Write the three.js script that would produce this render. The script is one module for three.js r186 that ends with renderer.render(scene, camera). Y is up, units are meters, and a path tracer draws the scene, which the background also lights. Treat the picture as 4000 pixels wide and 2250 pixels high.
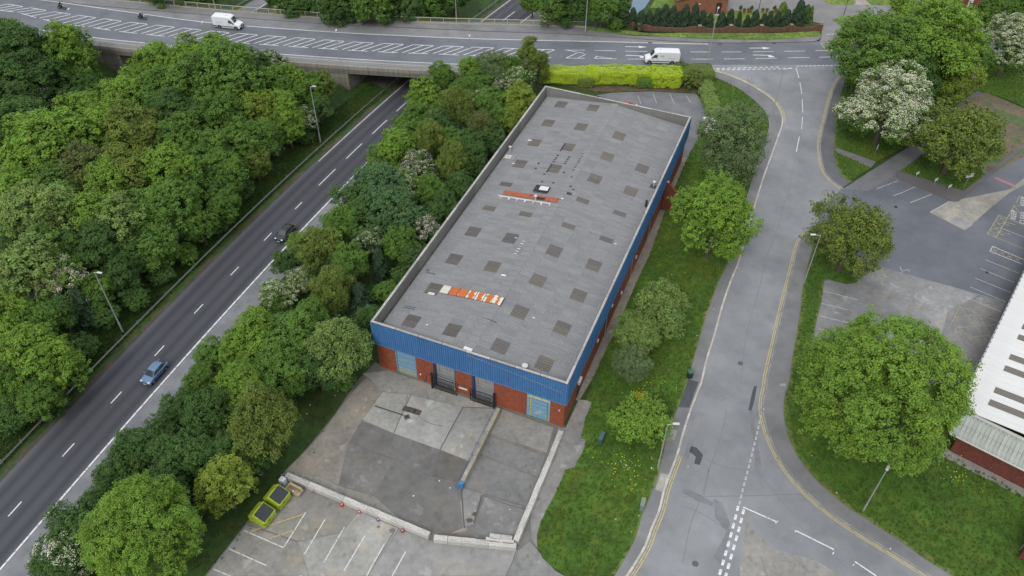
import * as THREE from 'three';
import { mergeGeometries, mergeVertices, toCreasedNormals } from 'three/addons/utils/BufferGeometryUtils.js';
import { RoundedBoxGeometry } from 'three/addons/geometries/RoundedBoxGeometry.js';
import { ConvexGeometry } from 'three/addons/geometries/ConvexGeometry.js';
import { MarchingCubes } from 'three/addons/objects/MarchingCubes.js';
import { FontLoader } from 'three/addons/loaders/FontLoader.js';
import { TextGeometry } from 'three/addons/geometries/TextGeometry.js';

// ------------------------------------------------------------------ camera, sky, sun, exposure
const scene = new THREE.Scene();
const camera = new THREE.PerspectiveCamera(39.18, 1024 / 576, 0.5, 1500);
camera.position.set(0, 79.89, 0);
camera.rotation.order = 'YXZ';
camera.rotation.set(-0.76775, 0, 0.00799);

function rng(seed) {
  let a = seed >>> 0;
  return () => { a = (a + 0x6D2B79F5) | 0; let t = Math.imul(a ^ (a >>> 15), 1 | a); t = (t + Math.imul(t ^ (t >>> 7), 61 | t)) ^ t; return ((t ^ (t >>> 14)) >>> 0) / 4294967296; };
}
function noiseGrid(n, seed) { const r = rng(seed), g = new Float32Array(n * n); for (let i = 0; i < g.length; i++) g[i] = r(); return g; }
// tiling value noise on the unit square: cells across, x and y in 0..1
function makeNoise(nx, seed, ny = nx) {
  const r = rng(seed), g = new Float32Array(nx * ny); for (let i = 0; i < g.length; i++) g[i] = r();
  return (x, y) => {
    const fx = (x - Math.floor(x)) * nx, fy = (y - Math.floor(y)) * ny;
    const x0 = Math.floor(fx) % nx, y0 = Math.floor(fy) % ny, x1 = (x0 + 1) % nx, y1 = (y0 + 1) % ny;
    let tx = fx - Math.floor(fx), ty = fy - Math.floor(fy); tx = tx * tx * (3 - 2 * tx); ty = ty * ty * (3 - 2 * ty);
    return (g[y0 * nx + x0] * (1 - tx) + g[y0 * nx + x1] * tx) * (1 - ty) + (g[y1 * nx + x0] * (1 - tx) + g[y1 * nx + x1] * tx) * ty;
  };
}
function makeFbm(cells, oct, seed, ny = cells) {
  const ns = []; for (let i = 0; i < oct; i++) ns.push(makeNoise(cells << i, seed + i * 17, ny << i));
  return (x, y) => { let s = 0, a = 0.5, t = 0; for (const n of ns) { s += a * n(x, y); t += a; a *= 0.55; } return s / t; };
}
const clamp = (x, a = 0, b = 1) => Math.min(b, Math.max(a, x));
const smooth = (a, b, t) => { t = clamp((t - a) / (b - a)); return t * t * (3 - 2 * t); };
const lerp = (a, b, t) => a + (b - a) * t;

// an overcast sky: brighter towards the zenith, soft cloud structure all round
const skyTex = (() => {
  const w = 512, h = 256, d = new Float32Array(w * h * 4), n = makeFbm(6, 5, 91, 3);
  for (let j = 0; j < h; j++) for (let i = 0; i < w; i++) {
    const el = ((j + 0.5) / h - 0.5) * Math.PI, up = Math.max(0, Math.sin(el));
    const c = 0.86 + 0.28 * n(i / w, j / h), L = 1.02 * (1 + 2 * up) / 3 * c, k = (j * w + i) * 4;
    d[k] = L * 0.955; d[k + 1] = L * 0.99; d[k + 2] = L * 1.06; d[k + 3] = 1;
  }
  const t = new THREE.DataTexture(d, w, h, THREE.RGBAFormat, THREE.FloatType);
  t.mapping = THREE.EquirectangularReflectionMapping; t.magFilter = THREE.LinearFilter; t.needsUpdate = true;
  return t;
})();
scene.background = skyTex; scene.environment = skyTex;
const sun = new THREE.DirectionalLight(new THREE.Color(1, 0.97, 0.92), 1.3);
sun.position.set(-60, 150, 40); sun.target.position.set(0, 0, -90);
sun.castShadow = true; sun.shadow.radius = 40; sun.shadow.mapSize.set(4096, 4096);
Object.assign(sun.shadow.camera, { left: -180, right: 180, top: 160, bottom: -160, near: 1, far: 500 });
scene.add(sun, sun.target);
const renderer = new THREE.WebGLRenderer({ antialias: true });
renderer.toneMapping = THREE.LinearToneMapping;
renderer.toneMappingExposure = 1.1;
renderer.shadowMap.enabled = true;
renderer.setSize(1024, 576);

// ------------------------------------------------------------------ helpers
const taken = {};
function numbered(name) { const k = (taken[name] = (taken[name] ?? -1) + 1); return k ? `${name}_${String(k).padStart(3, '0')}` : name; }
function shade(o) { o.castShadow = o.receiveShadow = true; return o; }
function mesh(name, geometry, material, parent = scene) {
  const m = shade(new THREE.Mesh(geometry, material));
  m.name = parent === scene ? numbered(name) : name; parent.add(m); return m;
}
function tag(o, label, category, group) { o.userData.label = label; o.userData.category = category; if (group) o.userData.group = group; return o; }
function thing(name, label, category, [x, y, z] = [0, 0, 0], turn = 0, group) {
  const g = new THREE.Group(); g.name = numbered(name); g.position.set(x, y, z); g.rotation.y = turn; scene.add(g);
  return tag(g, label, category, group);
}
function structure(o, label, category) { o.userData.kind = 'structure'; if (label) o.userData.label = label; if (category) o.userData.category = category; return o; }
function copyOf(root, label, group) {
  const c = root.clone(); c.name = numbered(root.name.replace(/_\d{3}$/, '')); c.userData = { ...root.userData };
  if (label) c.userData.label = label; if (group) c.userData.group = group; scene.add(c); return c;
}
const V = (x, y, z) => new THREE.Vector3(x, y, z);
function box(w, h, d, x = 0, y = 0, z = 0, ry = 0) { const g = new THREE.BoxGeometry(w, h, d); if (ry) g.rotateY(ry); g.translate(x, y, z); return g; }
function rbox(w, h, d, r, x = 0, y = 0, z = 0, ry = 0) { const g = new RoundedBoxGeometry(w, h, d, 2, r); if (ry) g.rotateY(ry); g.translate(x, y, z); return g; }
function cyl(r0, r1, h, x, y, z, seg = 10) { const g = new THREE.CylinderGeometry(r1, r0, h, seg); g.translate(x, y + h / 2, z); return g; }
function rod(a, b, r, r2 = r, seg = 7) {
  const d = b.clone().sub(a), g = new THREE.CylinderGeometry(r2, r, d.length(), seg); g.translate(0, d.length() / 2, 0);
  g.applyQuaternion(new THREE.Quaternion().setFromUnitVectors(V(0, 1, 0), d.clone().normalize())); g.translate(a.x, a.y, a.z); return g;
}
function merge(list) {
  const keep = list.map((g) => { const n = g.index ? g.toNonIndexed() : g; for (const k of Object.keys(n.attributes)) if (!['position', 'normal', 'uv'].includes(k)) n.deleteAttribute(k); return n; });
  return mergeGeometries(keep);
}
// ground polygons: points are [x, z]; uv is in metres
function worldUV(g) { const p = g.attributes.position, u = new Float32Array(p.count * 2); for (let i = 0; i < p.count; i++) { u[2 * i] = p.getX(i); u[2 * i + 1] = p.getZ(i); } g.setAttribute('uv', new THREE.BufferAttribute(u, 2)); return g; }
function area(pts, holes = []) { let a = 0; for (let i = 0; i < pts.length; i++) { const [x, y] = pts[i], [u, v] = pts[(i + 1) % pts.length]; a += x * v - u * y; } return a / 2; }
function shapeOf(pts) { const s = new THREE.Shape(); pts.forEach(([x, z], i) => (i ? s.lineTo(x, -z) : s.moveTo(x, -z))); return s; }
function flat(pts, y) { const g = new THREE.ShapeGeometry(shapeOf(pts)); g.rotateX(-Math.PI / 2); g.translate(0, y, 0); return worldUV(g); }
function slab(pts, y0, y1) { const g = new THREE.ExtrudeGeometry(shapeOf(pts), { depth: y1 - y0, bevelEnabled: false, steps: 1 }); g.rotateX(-Math.PI / 2); g.translate(0, y0, 0); return worldUV(g); }
// smooth a polyline into points every `step` metres
function spline(pts, step = 1) {
  const c = new THREE.CatmullRomCurve3(pts.map(([x, z]) => V(x, 0, z)), false, 'centripetal');
  return c.getSpacedPoints(Math.max(2, Math.round(c.getLength() / step))).map((p) => [p.x, p.z]);
}
function offset(pts, d) { // to the right of the direction of travel (x right, z towards the viewer) when d > 0
  return pts.map((p, i) => { const a = pts[Math.max(0, i - 1)], b = pts[Math.min(pts.length - 1, i + 1)]; const tx = b[0] - a[0], tz = b[1] - a[1], l = Math.hypot(tx, tz) || 1; return [p[0] - tz / l * d, p[1] + tx / l * d]; });
}
// a strip along a path between two offsets; u runs across in metres, v along in metres
function ribbon(path, o0, o1, y, cols = 1) {
  const pos = [], uv = [], idx = []; let s = 0;
  const lines = []; for (let c = 0; c <= cols; c++) lines.push(offset(path, lerp(o0, o1, c / cols)));
  path.forEach((p, i) => {
    if (i) s += Math.hypot(p[0] - path[i - 1][0], p[1] - path[i - 1][1]);
    for (let c = 0; c <= cols; c++) { const q = lines[c][i]; pos.push(q[0], typeof y === 'function' ? y(q[0], q[1]) : y, q[1]); uv.push(lerp(o0, o1, c / cols), s); }
    if (i) for (let c = 0; c < cols; c++) { const a = (i - 1) * (cols + 1) + c, b = a + cols + 1; idx.push(a, a + 1, b, a + 1, b + 1, b); }
  });
  const g = new THREE.BufferGeometry(); g.setAttribute('position', new THREE.Float32BufferAttribute(pos, 3)); g.setAttribute('uv', new THREE.Float32BufferAttribute(uv, 2)); g.setIndex(idx); g.computeVertexNormals();
  if (g.attributes.normal.getY(0) < 0) { for (let i = 0; i < idx.length; i += 3) [idx[i], idx[i + 1]] = [idx[i + 1], idx[i]]; g.setIndex(idx); g.computeVertexNormals(); }
  return g;
}
function stripe([x0, z0], [x1, z1], w, y) { // a painted line with slightly ragged width
  const dx = x1 - x0, dz = z1 - z0, l = Math.hypot(dx, dz), nx = -dz / l * w / 2, nz = dx / l * w / 2;
  return flat([[x0 + nx, z0 + nz], [x1 + nx, z1 + nz], [x1 - nx, z1 - nz], [x0 - nx, z0 - nz]], y);
}
function along(path, s) { let acc = 0; for (let i = 1; i < path.length; i++) { const l = Math.hypot(path[i][0] - path[i - 1][0], path[i][1] - path[i - 1][1]); if (acc + l >= s) { const t = (s - acc) / l; return [lerp(path[i - 1][0], path[i][0], t), lerp(path[i - 1][1], path[i][1], t), Math.atan2(path[i][0] - path[i - 1][0], path[i][1] - path[i - 1][1])]; } acc += l; } const n = path.length; return [...path[n - 1], Math.atan2(path[n - 1][0] - path[n - 2][0], path[n - 1][1] - path[n - 2][1])]; }
function lengthOf(path) { let a = 0; for (let i = 1; i < path.length; i++) a += Math.hypot(path[i][0] - path[i - 1][0], path[i][1] - path[i - 1][1]); return a; }
function part(path, s0, s1, step = 0.8) { const out = []; const n = Math.max(1, Math.ceil((s1 - s0) / step)); for (let i = 0; i <= n; i++) { const [x, z] = along(path, lerp(s0, s1, i / n)); out.push([x, z]); } return out; }

// ------------------------------------------------------------------ computed textures (what surfaces are made of)
const toS = (v) => Math.round(255 * (v <= 0.0031308 ? 12.92 * v : 1.055 * Math.pow(v, 1 / 2.4) - 0.055));
function colourTex(n, metres, fn, ny = n, metresY = metres) {
  const d = new Uint8Array(n * ny * 4);
  for (let j = 0; j < ny; j++) for (let i = 0; i < n; i++) { const c = fn((i + 0.5) / n, (j + 0.5) / ny, i, j), k = (j * n + i) * 4; d[k] = toS(clamp(c[0])); d[k + 1] = toS(clamp(c[1])); d[k + 2] = toS(clamp(c[2])); d[k + 3] = 255; }
  const t = new THREE.DataTexture(d, n, ny, THREE.RGBAFormat); t.colorSpace = THREE.SRGBColorSpace; t.wrapS = t.wrapT = THREE.RepeatWrapping; t.magFilter = THREE.LinearFilter; t.repeat.set(1 / metres, 1 / metresY); t.needsUpdate = true; return t;
}
function heightTex(n, metres, fn, ny = n, metresY = metres) {
  const d = new Uint8Array(n * ny * 4);
  for (let j = 0; j < ny; j++) for (let i = 0; i < n; i++) { const v = Math.round(255 * clamp(fn((i + 0.5) / n, (j + 0.5) / ny))), k = (j * n + i) * 4; d[k] = d[k + 1] = d[k + 2] = v; d[k + 3] = 255; }
  const t = new THREE.DataTexture(d, n, ny, THREE.RGBAFormat); t.wrapS = t.wrapT = THREE.RepeatWrapping; t.magFilter = THREE.LinearFilter; t.repeat.set(1 / metres, 1 / metresY); t.needsUpdate = true; return t;
}
const white = makeNoise(512, 5), w2 = makeNoise(256, 6), f8 = makeFbm(8, 6, 11), f5 = makeFbm(5, 7, 23), f16 = makeFbm(16, 5, 37), f3 = makeFbm(3, 7, 53), f40 = makeFbm(40, 4, 71);
const grey = (v, t = [1, 1, 1]) => [v * t[0], v * t[1], v * t[2]];
// thin wandering cracks: near a level line of a smooth noise
const crack = (n, x, y, w, lvl = 0.5) => 1 - smooth(0, w, Math.abs(n(x, y) - lvl));
const asphaltTex = colourTex(1024, 34, (x, y) => {
  const big = f3(x, y), mid = f8(x + 0.31, y + 0.17), fine = white(x * 2, y * 2), tyre = f16(x, y);
  let v = 0.74 + 0.30 * (big - 0.5) + 0.3 * (mid - 0.5) + 0.18 * (fine - 0.5) + 0.2 * (tyre - 0.5);
  v *= 1 - 0.22 * crack(f5, x, y, 0.006) * smooth(0.45, 0.6, f8(x, y));
  return [v * (0.985 + 0.05 * (mid - 0.5)), v, v * 1.02];
});
const roadTex = colourTex(512, 9.6, (x, y) => { // worn lanes of the dual carriageway: x across the road, y along it
  const lane = (x * 2) % 1; const track = Math.exp(-Math.pow((lane - 0.27) / 0.11, 2)) + Math.exp(-Math.pow((lane - 0.73) / 0.11, 2));
  const edge = smooth(0.86, 1, Math.abs(x - 0.5) * 2);
  const n = f5(x * 0.6, y), fine = white(x, y * 4 % 1);
  let v = 0.6 - 0.17 * Math.min(1, track) * (0.75 + 0.5 * n) + 0.14 * (n - 0.5) + 0.1 * (fine - 0.5) + 0.18 * edge;
  const tan = (1 - Math.min(1, track)) * 0.09 + 0.1 * edge;
  return [v * (1 + tan), v * (1 + tan * 0.55), v * 1.03];
}, 1024, 60);
const concreteTex = colourTex(1024, 22, (x, y) => {
  const big = f3(x + 0.4, y), mid = f8(x, y), small = f40(x, y), fine = white(x * 2, y * 2);
  let v = 0.72 + 0.42 * (big - 0.5) + 0.3 * (mid - 0.5) + 0.3 * (small - 0.5) + 0.16 * (fine - 0.5);
  v += 0.26 * smooth(0.62, 0.75, f16(x + 0.2, y)) * smooth(0.5, 0.62, f5(x, y)); // scuffed pale patches
  v *= 1 - 0.3 * smooth(0.66, 0.78, f16(x, y + 0.3)) * smooth(0.48, 0.6, f5(x, y + 0.5)); // oil and damp
  const brown = smooth(0.55, 0.75, f8(x + 0.5, y + 0.2)) * 0.1;
  return [v * (1.01 + brown), v * (1 + brown * 0.4), v * (0.965 - brown * 0.4)];
});
const grassTex = colourTex(1024, 26, (x, y) => {
  const a = f8(x, y), b = f40(x, y), c = white(x * 2, y * 2), e = f3(x, y);
  const v = 0.62 + 0.5 * (a - 0.5) + 0.55 * (b - 0.5) + 0.35 * (c - 0.5) + 0.3 * (e - 0.5), dry = smooth(0.54, 0.72, f16(x + 0.6, y)) * 0.5 + smooth(0.55, 0.7, f5(x, y)) * 0.3;
  return [v * (0.62 + dry * 0.55), v * (1 + dry * 0.06), v * (0.36 + dry * 0.1)];
});
const soilTex = colourTex(512, 12, (x, y) => { const v = 0.7 + 0.5 * (f8(x, y) - 0.5) + 0.5 * (f40(x, y) - 0.5) + 0.3 * (white(x, y) - 0.5); const g = smooth(0.5, 0.62, f5(x, y)); return [v * lerp(1, 0.6, g), v * lerp(0.86, 0.95, g), v * lerp(0.7, 0.4, g)]; });
const brickTex = colourTex(600, 2.7, (x, y) => {
  const row = Math.floor(y * 24), fx = (x * 12 + (row % 2) * 0.5) % 12, col = Math.floor(fx), bx = fx - col, by = y * 24 - row;
  const r = rng(row * 131 + col * 7 + 3)(), joint = bx < 0.05 || bx > 0.95 || by < 0.14;
  if (joint) { const v = 0.78 + 0.2 * white(x, y); return [v * 0.62, v * 0.5, v * 0.44]; }
  const v = 0.8 + 0.4 * (r - 0.5) + 0.25 * (f16(x, y) - 0.5); return [v, v * (0.84 + 0.22 * (r - 0.5)), v * 0.78];
}, 600, 1.8);
const roofTex = colourTex(1024, 15, (x, y) => { // weathered fibre cement: lichen specks and run-off streaks
  const v = 0.78 + 0.18 * (f8(x * 1, y) - 0.5) + 0.06 * (f40(x, y) - 0.5) + 0.05 * (white(x * 2, y * 2) - 0.5) - 0.08 * smooth(0.64, 0.75, f40(x + 0.3, y + 0.1)) + 0.06 * smooth(0.66, 0.74, f40(x + 0.7, y + 0.6));
  const s = makeStreak(x, y); return [v * s, v * s * 0.995, v * s * 0.985];
});
function makeStreak(x, y) { return 0.86 + 0.28 * f16(x * 0.12, y * 3 % 1); }
const wallTex = colourTex(512, 8, (x, y) => { const v = 0.78 + 0.3 * (f8(x, y) - 0.5) + 0.25 * (f40(x, y) - 0.5) - 0.3 * smooth(0.55, 0.8, f16(x * 2 % 1, y * 0.2)); return [v, v * 0.985, v * 0.95]; });
const paintTex = colourTex(512, 3.5, (x, y) => { const w = smooth(0.56, 0.64, f16(x, y)) * smooth(0.4, 0.55, f40(x, y)), v = 1 - 0.45 * w - 0.12 * f40(x, y); return [v, v, v]; });
const cladTex = colourTex(256, 7, (x, y) => { const v = 0.88 + 0.2 * (f8(x, y) - 0.5) + 0.14 * (f40(x, y) - 0.5) + 0.3 * (f16(x * 3 % 1, y * 0.15) - 0.5); return [v, v, v]; });
const grainBump = heightTex(512, 4, (x, y) => 0.5 * white(x, y) + 0.5 * f40(x, y));

function std(color, o = {}) { return new THREE.MeshStandardMaterial({ color: Array.isArray(color) ? new THREE.Color().setRGB(...color) : new THREE.Color(color), roughness: 0.85, metalness: 0, ...o }); }
function withTex(tex, color, o = {}) { return std(color, { map: tex, ...o }); }
function retile(tex, metres, metresY = metres) { const t = tex.clone(); t.repeat.set(1 / metres, 1 / metresY); t.needsUpdate = true; return t; }
const M = {
  terrain: withTex(soilTex, [0.075, 0.085, 0.035]),
  grass: withTex(grassTex, [0.165, 0.225, 0.055], { bumpMap: grainBump, bumpScale: 0.05 }),
  mown: withTex(grassTex, [0.36, 0.37, 0.18]),
  dryGrass: withTex(grassTex, [0.32, 0.27, 0.2]),
  asphaltMain: withTex(asphaltTex, [0.215, 0.228, 0.252], { roughness: 0.8 }),
  asphaltSide: withTex(retile(asphaltTex, 27), [0.355, 0.36, 0.37], { roughness: 0.8 }),
  asphaltPale: withTex(retile(asphaltTex, 23), [0.32, 0.32, 0.325]),
  asphaltNew: withTex(retile(asphaltTex, 31), [0.2, 0.21, 0.235]),
  asphaltOld: withTex(retile(concreteTex, 19), [0.33, 0.335, 0.345]),
  asphaltPatch: withTex(retile(asphaltTex, 11), [0.11, 0.118, 0.13]),
  asphaltWorn: withTex(retile(asphaltTex, 9), [0.295, 0.303, 0.315]),
  carriageway: withTex(roadTex, [0.118, 0.125, 0.148], { roughness: 0.75 }),
  shoulder: withTex(retile(asphaltTex, 14), [0.29, 0.295, 0.305]),
  pavement: withTex(retile(asphaltTex, 17), [0.29, 0.285, 0.285]),
  concretePale: withTex(concreteTex, [0.52, 0.52, 0.505]),
  concreteMid: withTex(retile(concreteTex, 17), [0.345, 0.34, 0.335]),
  concreteDark: withTex(retile(concreteTex, 26), [0.25, 0.243, 0.238]),
  concreteBrown: withTex(retile(concreteTex, 13), [0.36, 0.33, 0.29]),
  block: withTex(wallTex, [0.66, 0.645, 0.63]),
  kerb: withTex(retile(wallTex, 5), [0.4, 0.395, 0.385]),
  kerbPale: withTex(retile(wallTex, 5), [0.58, 0.55, 0.5]),
  bridge: withTex(wallTex, [0.36, 0.34, 0.31]),
  brick: withTex(brickTex, [0.4, 0.125, 0.06]),
  brickDark: withTex(brickTex, [0.24, 0.085, 0.065]),
  brickWall: withTex(brickTex, [0.22, 0.13, 0.1]),
  whitePaint: withTex(paintTex, [0.82, 0.82, 0.82]),
  wornWhite: withTex(paintTex, [0.58, 0.58, 0.58]),
  yellowPaint: withTex(paintTex, [0.62, 0.5, 0.2]),
  wornYellow: withTex(paintTex, [0.46, 0.42, 0.22]),
  orangePaint: withTex(paintTex, [0.6, 0.42, 0.2]),
  soil: withTex(soilTex, [0.19, 0.14, 0.12]),
  steel: std([0.42, 0.44, 0.45], { metalness: 0.6, roughness: 0.45 }),
  galv: std([0.45, 0.47, 0.47], { metalness: 0.3, roughness: 0.55 }),
  black: std([0.015, 0.016, 0.018], { roughness: 0.5 }),
  rubber: std([0.02, 0.02, 0.02], { roughness: 0.9 }),
  darkGlass: new THREE.MeshPhysicalMaterial({ color: new THREE.Color().setRGB(0.03, 0.04, 0.045), roughness: 0.08, clearcoat: 1, clearcoatRoughness: 0.05 }),
  whitePlastic: std([0.78, 0.78, 0.78], { roughness: 0.4 }),
  bark: std([0.13, 0.11, 0.085]),
  birchBark: std([0.42, 0.4, 0.36]),
};

// ------------------------------------------------------------------ terrain: flat ground with the cutting of the dual carriageway
const C1 = (z) => ((-2.33506344e-6 * z + 2.44762735e-5) * z - 0.331590643) * z - 76.2667624; // centre of the near carriageway
const C2 = (z) => C1(z) - 50.8 + (z + 119) * 0.0905;                                         // centre of the far carriageway
const ROAD_Y = -6.4;
// the bridge's near and far edges as z at a given x
const NEAR = [[-87.24,-153.31],[-68.65,-149.97]], NEAR2 = [[-33.96,-145.41],[-23.65,-144.26],[-16.08,-143.6]];
const nearEdge = [[-140, -168.6], [-105, -157.4], ...NEAR, ...NEAR2, [8, -142.4], [40, -141.5]];
const farEdge = [[-140, -186], [-110, -178.8], ...[[-89.84,-174.48],[-37.38,-165.97]], ...[[15.04,-163.16]], [40, -162.5]];
const zAt = (line, x) => { if (x <= line[0][0]) return line[0][1]; for (let i = 1; i < line.length; i++) if (x <= line[i][0]) return lerp(line[i - 1][1], line[i][1], (x - line[i - 1][0]) / (line[i][0] - line[i - 1][0])); return line[line.length - 1][1]; };
function groundY(x, z) {
  const d1 = (x - C1(z)) * 0.925, d2 = (x - C2(z)) * 0.925, R = ROAD_Y - 0.06;
  let h;
  if (d1 >= 0) h = lerp(R, -0.06, smooth(8.3, 19, d1));
  else if (d2 <= 0) h = lerp(R, -0.06, smooth(8.5, 22, -d2));
  else h = lerp(R, -3.2, smooth(0, 11, Math.min(-d1 - 7, d2 - 8)));
  const inside = Math.min(smooth(0.3, 1.6, zAt(nearEdge, x) - z), smooth(0.3, 1.6, z - zAt(farEdge, x))); // earth behind the abutments
  if (inside > 0 && (d1 > 10.6 || (d1 < -13 && d2 > 11.5) || d2 < -11.5)) h = lerp(h, -0.6, inside);
  return h;
}
{
  const pos = [], uv = [], idx = [];
  const xs = [], zs = []; for (let x = -420; x < -130; x += 10) xs.push(x); for (let x = -130; x < 25; x += 1.25) xs.push(x); for (let x = 25; x <= 420; x += 12) xs.push(x);
  for (let z = 120; z > -30; z -= 10) zs.push(z); for (let z = -30; z > -215; z -= 1.25) zs.push(z); for (let z = -215; z >= -620; z -= 14) zs.push(z);
  const n = makeFbm(9, 4, 301);
  for (const z of zs) for (const x of xs) {
    const inRoad = Math.abs(x - C1(z)) < 9 || Math.abs(x - C2(z)) < 9, y = groundY(x, z), slope = y < -0.2 && !inRoad;
    pos.push(x, y + (slope ? 0.7 * (n(x / 60, z / 60) - 0.5) : 0), z); uv.push(x, z);
  }
  for (let j = 1; j < zs.length; j++) for (let i = 1; i < xs.length; i++) { const a = (j - 1) * xs.length + i - 1, b = a + xs.length; idx.push(a, a + 1, b, a + 1, b + 1, b); }
  const g = new THREE.BufferGeometry(); g.setAttribute('position', new THREE.Float32BufferAttribute(pos, 3)); g.setAttribute('uv', new THREE.Float32BufferAttribute(uv, 2)); g.setIndex(idx);
  g.computeVertexNormals(); if (g.attributes.normal.getY(0) < 0) { for (let i = 0; i < idx.length; i += 3) [idx[i], idx[i + 1]] = [idx[i + 1], idx[i]]; g.setIndex(idx); g.computeVertexNormals(); }
  structure(mesh('ground', g, withTex(grassTex, [0.085, 0.12, 0.045])), 'rough grassy ground with the road cutting through it', 'ground');
}

// ------------------------------------------------------------------ dual carriageway in the cutting
const range = (a, b, n) => Array.from({ length: n + 1 }, (_, i) => lerp(a, b, i / n));
const road1 = range(20, -330, 175).map((z) => [C1(z), z]), road2 = range(20, -330, 175).map((z) => [C2(z), z]);
// travelling away from the viewer, "right" of the path is the +x side
function dualCarriageway(name, path, label, left, right) {
  const r = structure(mesh(name, ribbon(path, -left, right, ROAD_Y, 8), M.carriageway), label, 'road');
  const uv = r.geometry.attributes.uv; for (let i = 0; i < uv.count; i++) uv.setX(i, (uv.getX(i) + 4.15) * 9.6 / 8.3);
  return r;
}
const dual = dualCarriageway('dual_carriageway', road1, 'dark two lane carriageway with worn wheel tracks in the cutting', 4.5, 4.35);
structure(mesh('hard_shoulder', ribbon(road1, 4.2, 7.9, ROAD_Y - 0.004), M.shoulder), 'pale grey hard shoulder beside the near carriageway', 'road');
const dual2 = dualCarriageway('dual_carriageway', road2, 'far carriageway partly hidden by the trees of the median', 4.3, 4.5);
structure(mesh('hard_shoulder', ribbon(road2, -8.2, -4.15, ROAD_Y - 0.004), M.shoulder), 'grey hard shoulder of the far carriageway', 'road');
// dashes every nine metres; longer ones near the bridge
{
  const L = lengthOf(road1), s0 = (() => { let best = 0, bd = 1e9; for (let s = 0; s < L; s += 0.1) { const [x, z] = along(road1, s), d = Math.hypot(x + 59.02, z + 50.75); if (d < bd) { bd = d; best = s; } } return best; })();
  for (let k = -8; k < 32; k++) { const s = s0 + k * 8.95, long = k >= 8, h = long ? 2.7 : 1.05; if (s - h > 0 && s + h < L) mesh('lane_dash', ribbon(part(road1, s - h, s + h), -0.06, 0.1, ROAD_Y + 0.008), M.whitePaint, dual); }
  for (let s = 4; s < L - 28; s += 26) { mesh('edge_line', ribbon(part(road1, s, s + 25.9, 2), 4.05, 4.29, ROAD_Y + 0.008), M.whitePaint, dual); mesh('edge_line', ribbon(part(road2, s, s + 25.9, 2), -4.25, -4.05, ROAD_Y + 0.008), M.whitePaint, dual2); }
  for (let s = s0 + 75; s < L - 28; s += 26) mesh('edge_line', ribbon(part(road1, s, s + 25.9, 2), -4.2, -3.98, ROAD_Y + 0.008), M.wornWhite, dual);
  for (let k = 0; k < 36; k++) mesh('lane_dash', ribbon(part(road2, 6 + k * 8.95, 8.2 + k * 8.95), -0.08, 0.08, ROAD_Y + 0.008), M.whitePaint, dual2);
  // gritty dirt and dead grass along the verge edge
  const ragged = (path, o0, o1, amp, y, seed) => { const n = makeNoise(97, seed); const a = offset(path, o0), b = offset(path, o1); const g = ribbon(path, o0, o1, y, 1), p = g.attributes.position; for (let i = 0; i < path.length; i++) { const k = amp * (n(i / 97, 0.3) - 0.5); p.setX(2 * i, p.getX(2 * i) + k); } return g; };
  const fine = spline(road1.filter((_, i) => i % 4 === 0), 1.2);
  structure(mesh('verge_dirt', ragged(fine, -5.2, -4.45, 0.7, ROAD_Y - 0.012, 41), withTex(soilTex, [0.125, 0.12, 0.1])), 'strip of brown grit between carriageway and grass verge', 'dirt');
}
// safety barriers on posts
function barrier(name, path, o, s0, s1, label) {
  const t = thing(name, label, 'barrier'), line = offset(path, o), rail = [], y = ROAD_Y;
  const prof = [[0.06, 0.44], [-0.02, 0.52], [0.05, 0.6], [-0.02, 0.68], [0.06, 0.76]];
  const pos = [], idx = []; let c = 0;
  const pts = part(line, s0, s1, 3); const tang = offset(pts, 1);
  pts.forEach((p, i) => { const nx = tang[i][0] - p[0], nz = tang[i][1] - p[1]; prof.forEach(([d, h]) => pos.push(p[0] + nx * d, y + h, p[1] + nz * d)); if (i) for (let k = 0; k < 4; k++) { const a = (i - 1) * 5 + k, b = a + 5; idx.push(a, b, a + 1, a + 1, b, b + 1); } });
  const g = new THREE.BufferGeometry(); g.setAttribute('position', new THREE.Float32BufferAttribute(pos, 3)); g.setIndex(idx); g.computeVertexNormals();
  mesh('rail', g, M.galv, t);
  const post = box(0.1, 0.8, 0.07, 0, 0.4, 0);
  for (let s = s0 + 1; s < s1; s += 3.2) { const [x, z, a] = along(line, s), m = mesh('post', post, M.galv, t); m.position.set(x - 0.14, y - 0.1, z); m.rotation.y = a; }
}
barrier('crash_barrier', road1, -6.1, 40, 245, 'long steel crash barrier on the grass verge beside the near carriageway');
barrier('crash_barrier', road1, -6.1, 250, 330, 'steel crash barrier on the verge beyond the bridge');
barrier('crash_barrier', road2, -8.9, 40, 330, 'steel crash barrier along the far carriageway behind the trees');

// ------------------------------------------------------------------ main road over the bridge
const mainFar = [[-140, -186], ...[[-103.3,-173.83],[-77.85,-169.14],[-36.89,-163.24],[-22.6,-162.21],[-5.73,-160.86],[11.05,-159.89],[35.08,-156.95],[43.28,-156.57],[59.95,-157.19]], [70, -158.6], [140, -160], [240, -164]];
const mainNear = [[-140, -169.4], [-105, -158.4], ...NEAR.map(([x, z]) => [x, z - 0.5]), ...NEAR2.map(([x, z]) => [x, z - 0.5]), ...[[8.85,-145.43],[22.19,-145.01],[39.43,-145.29]], [62, -145.2], [90, -146.5], [140, -147.5], [240, -150]];
const mainRoad = structure(mesh('main_road', flat([...spline(mainFar, 4), ...spline(mainNear, 4).reverse()], 0.0), M.asphaltMain), 'grey main road crossing the bridge with hatched centre', 'road');
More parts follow.
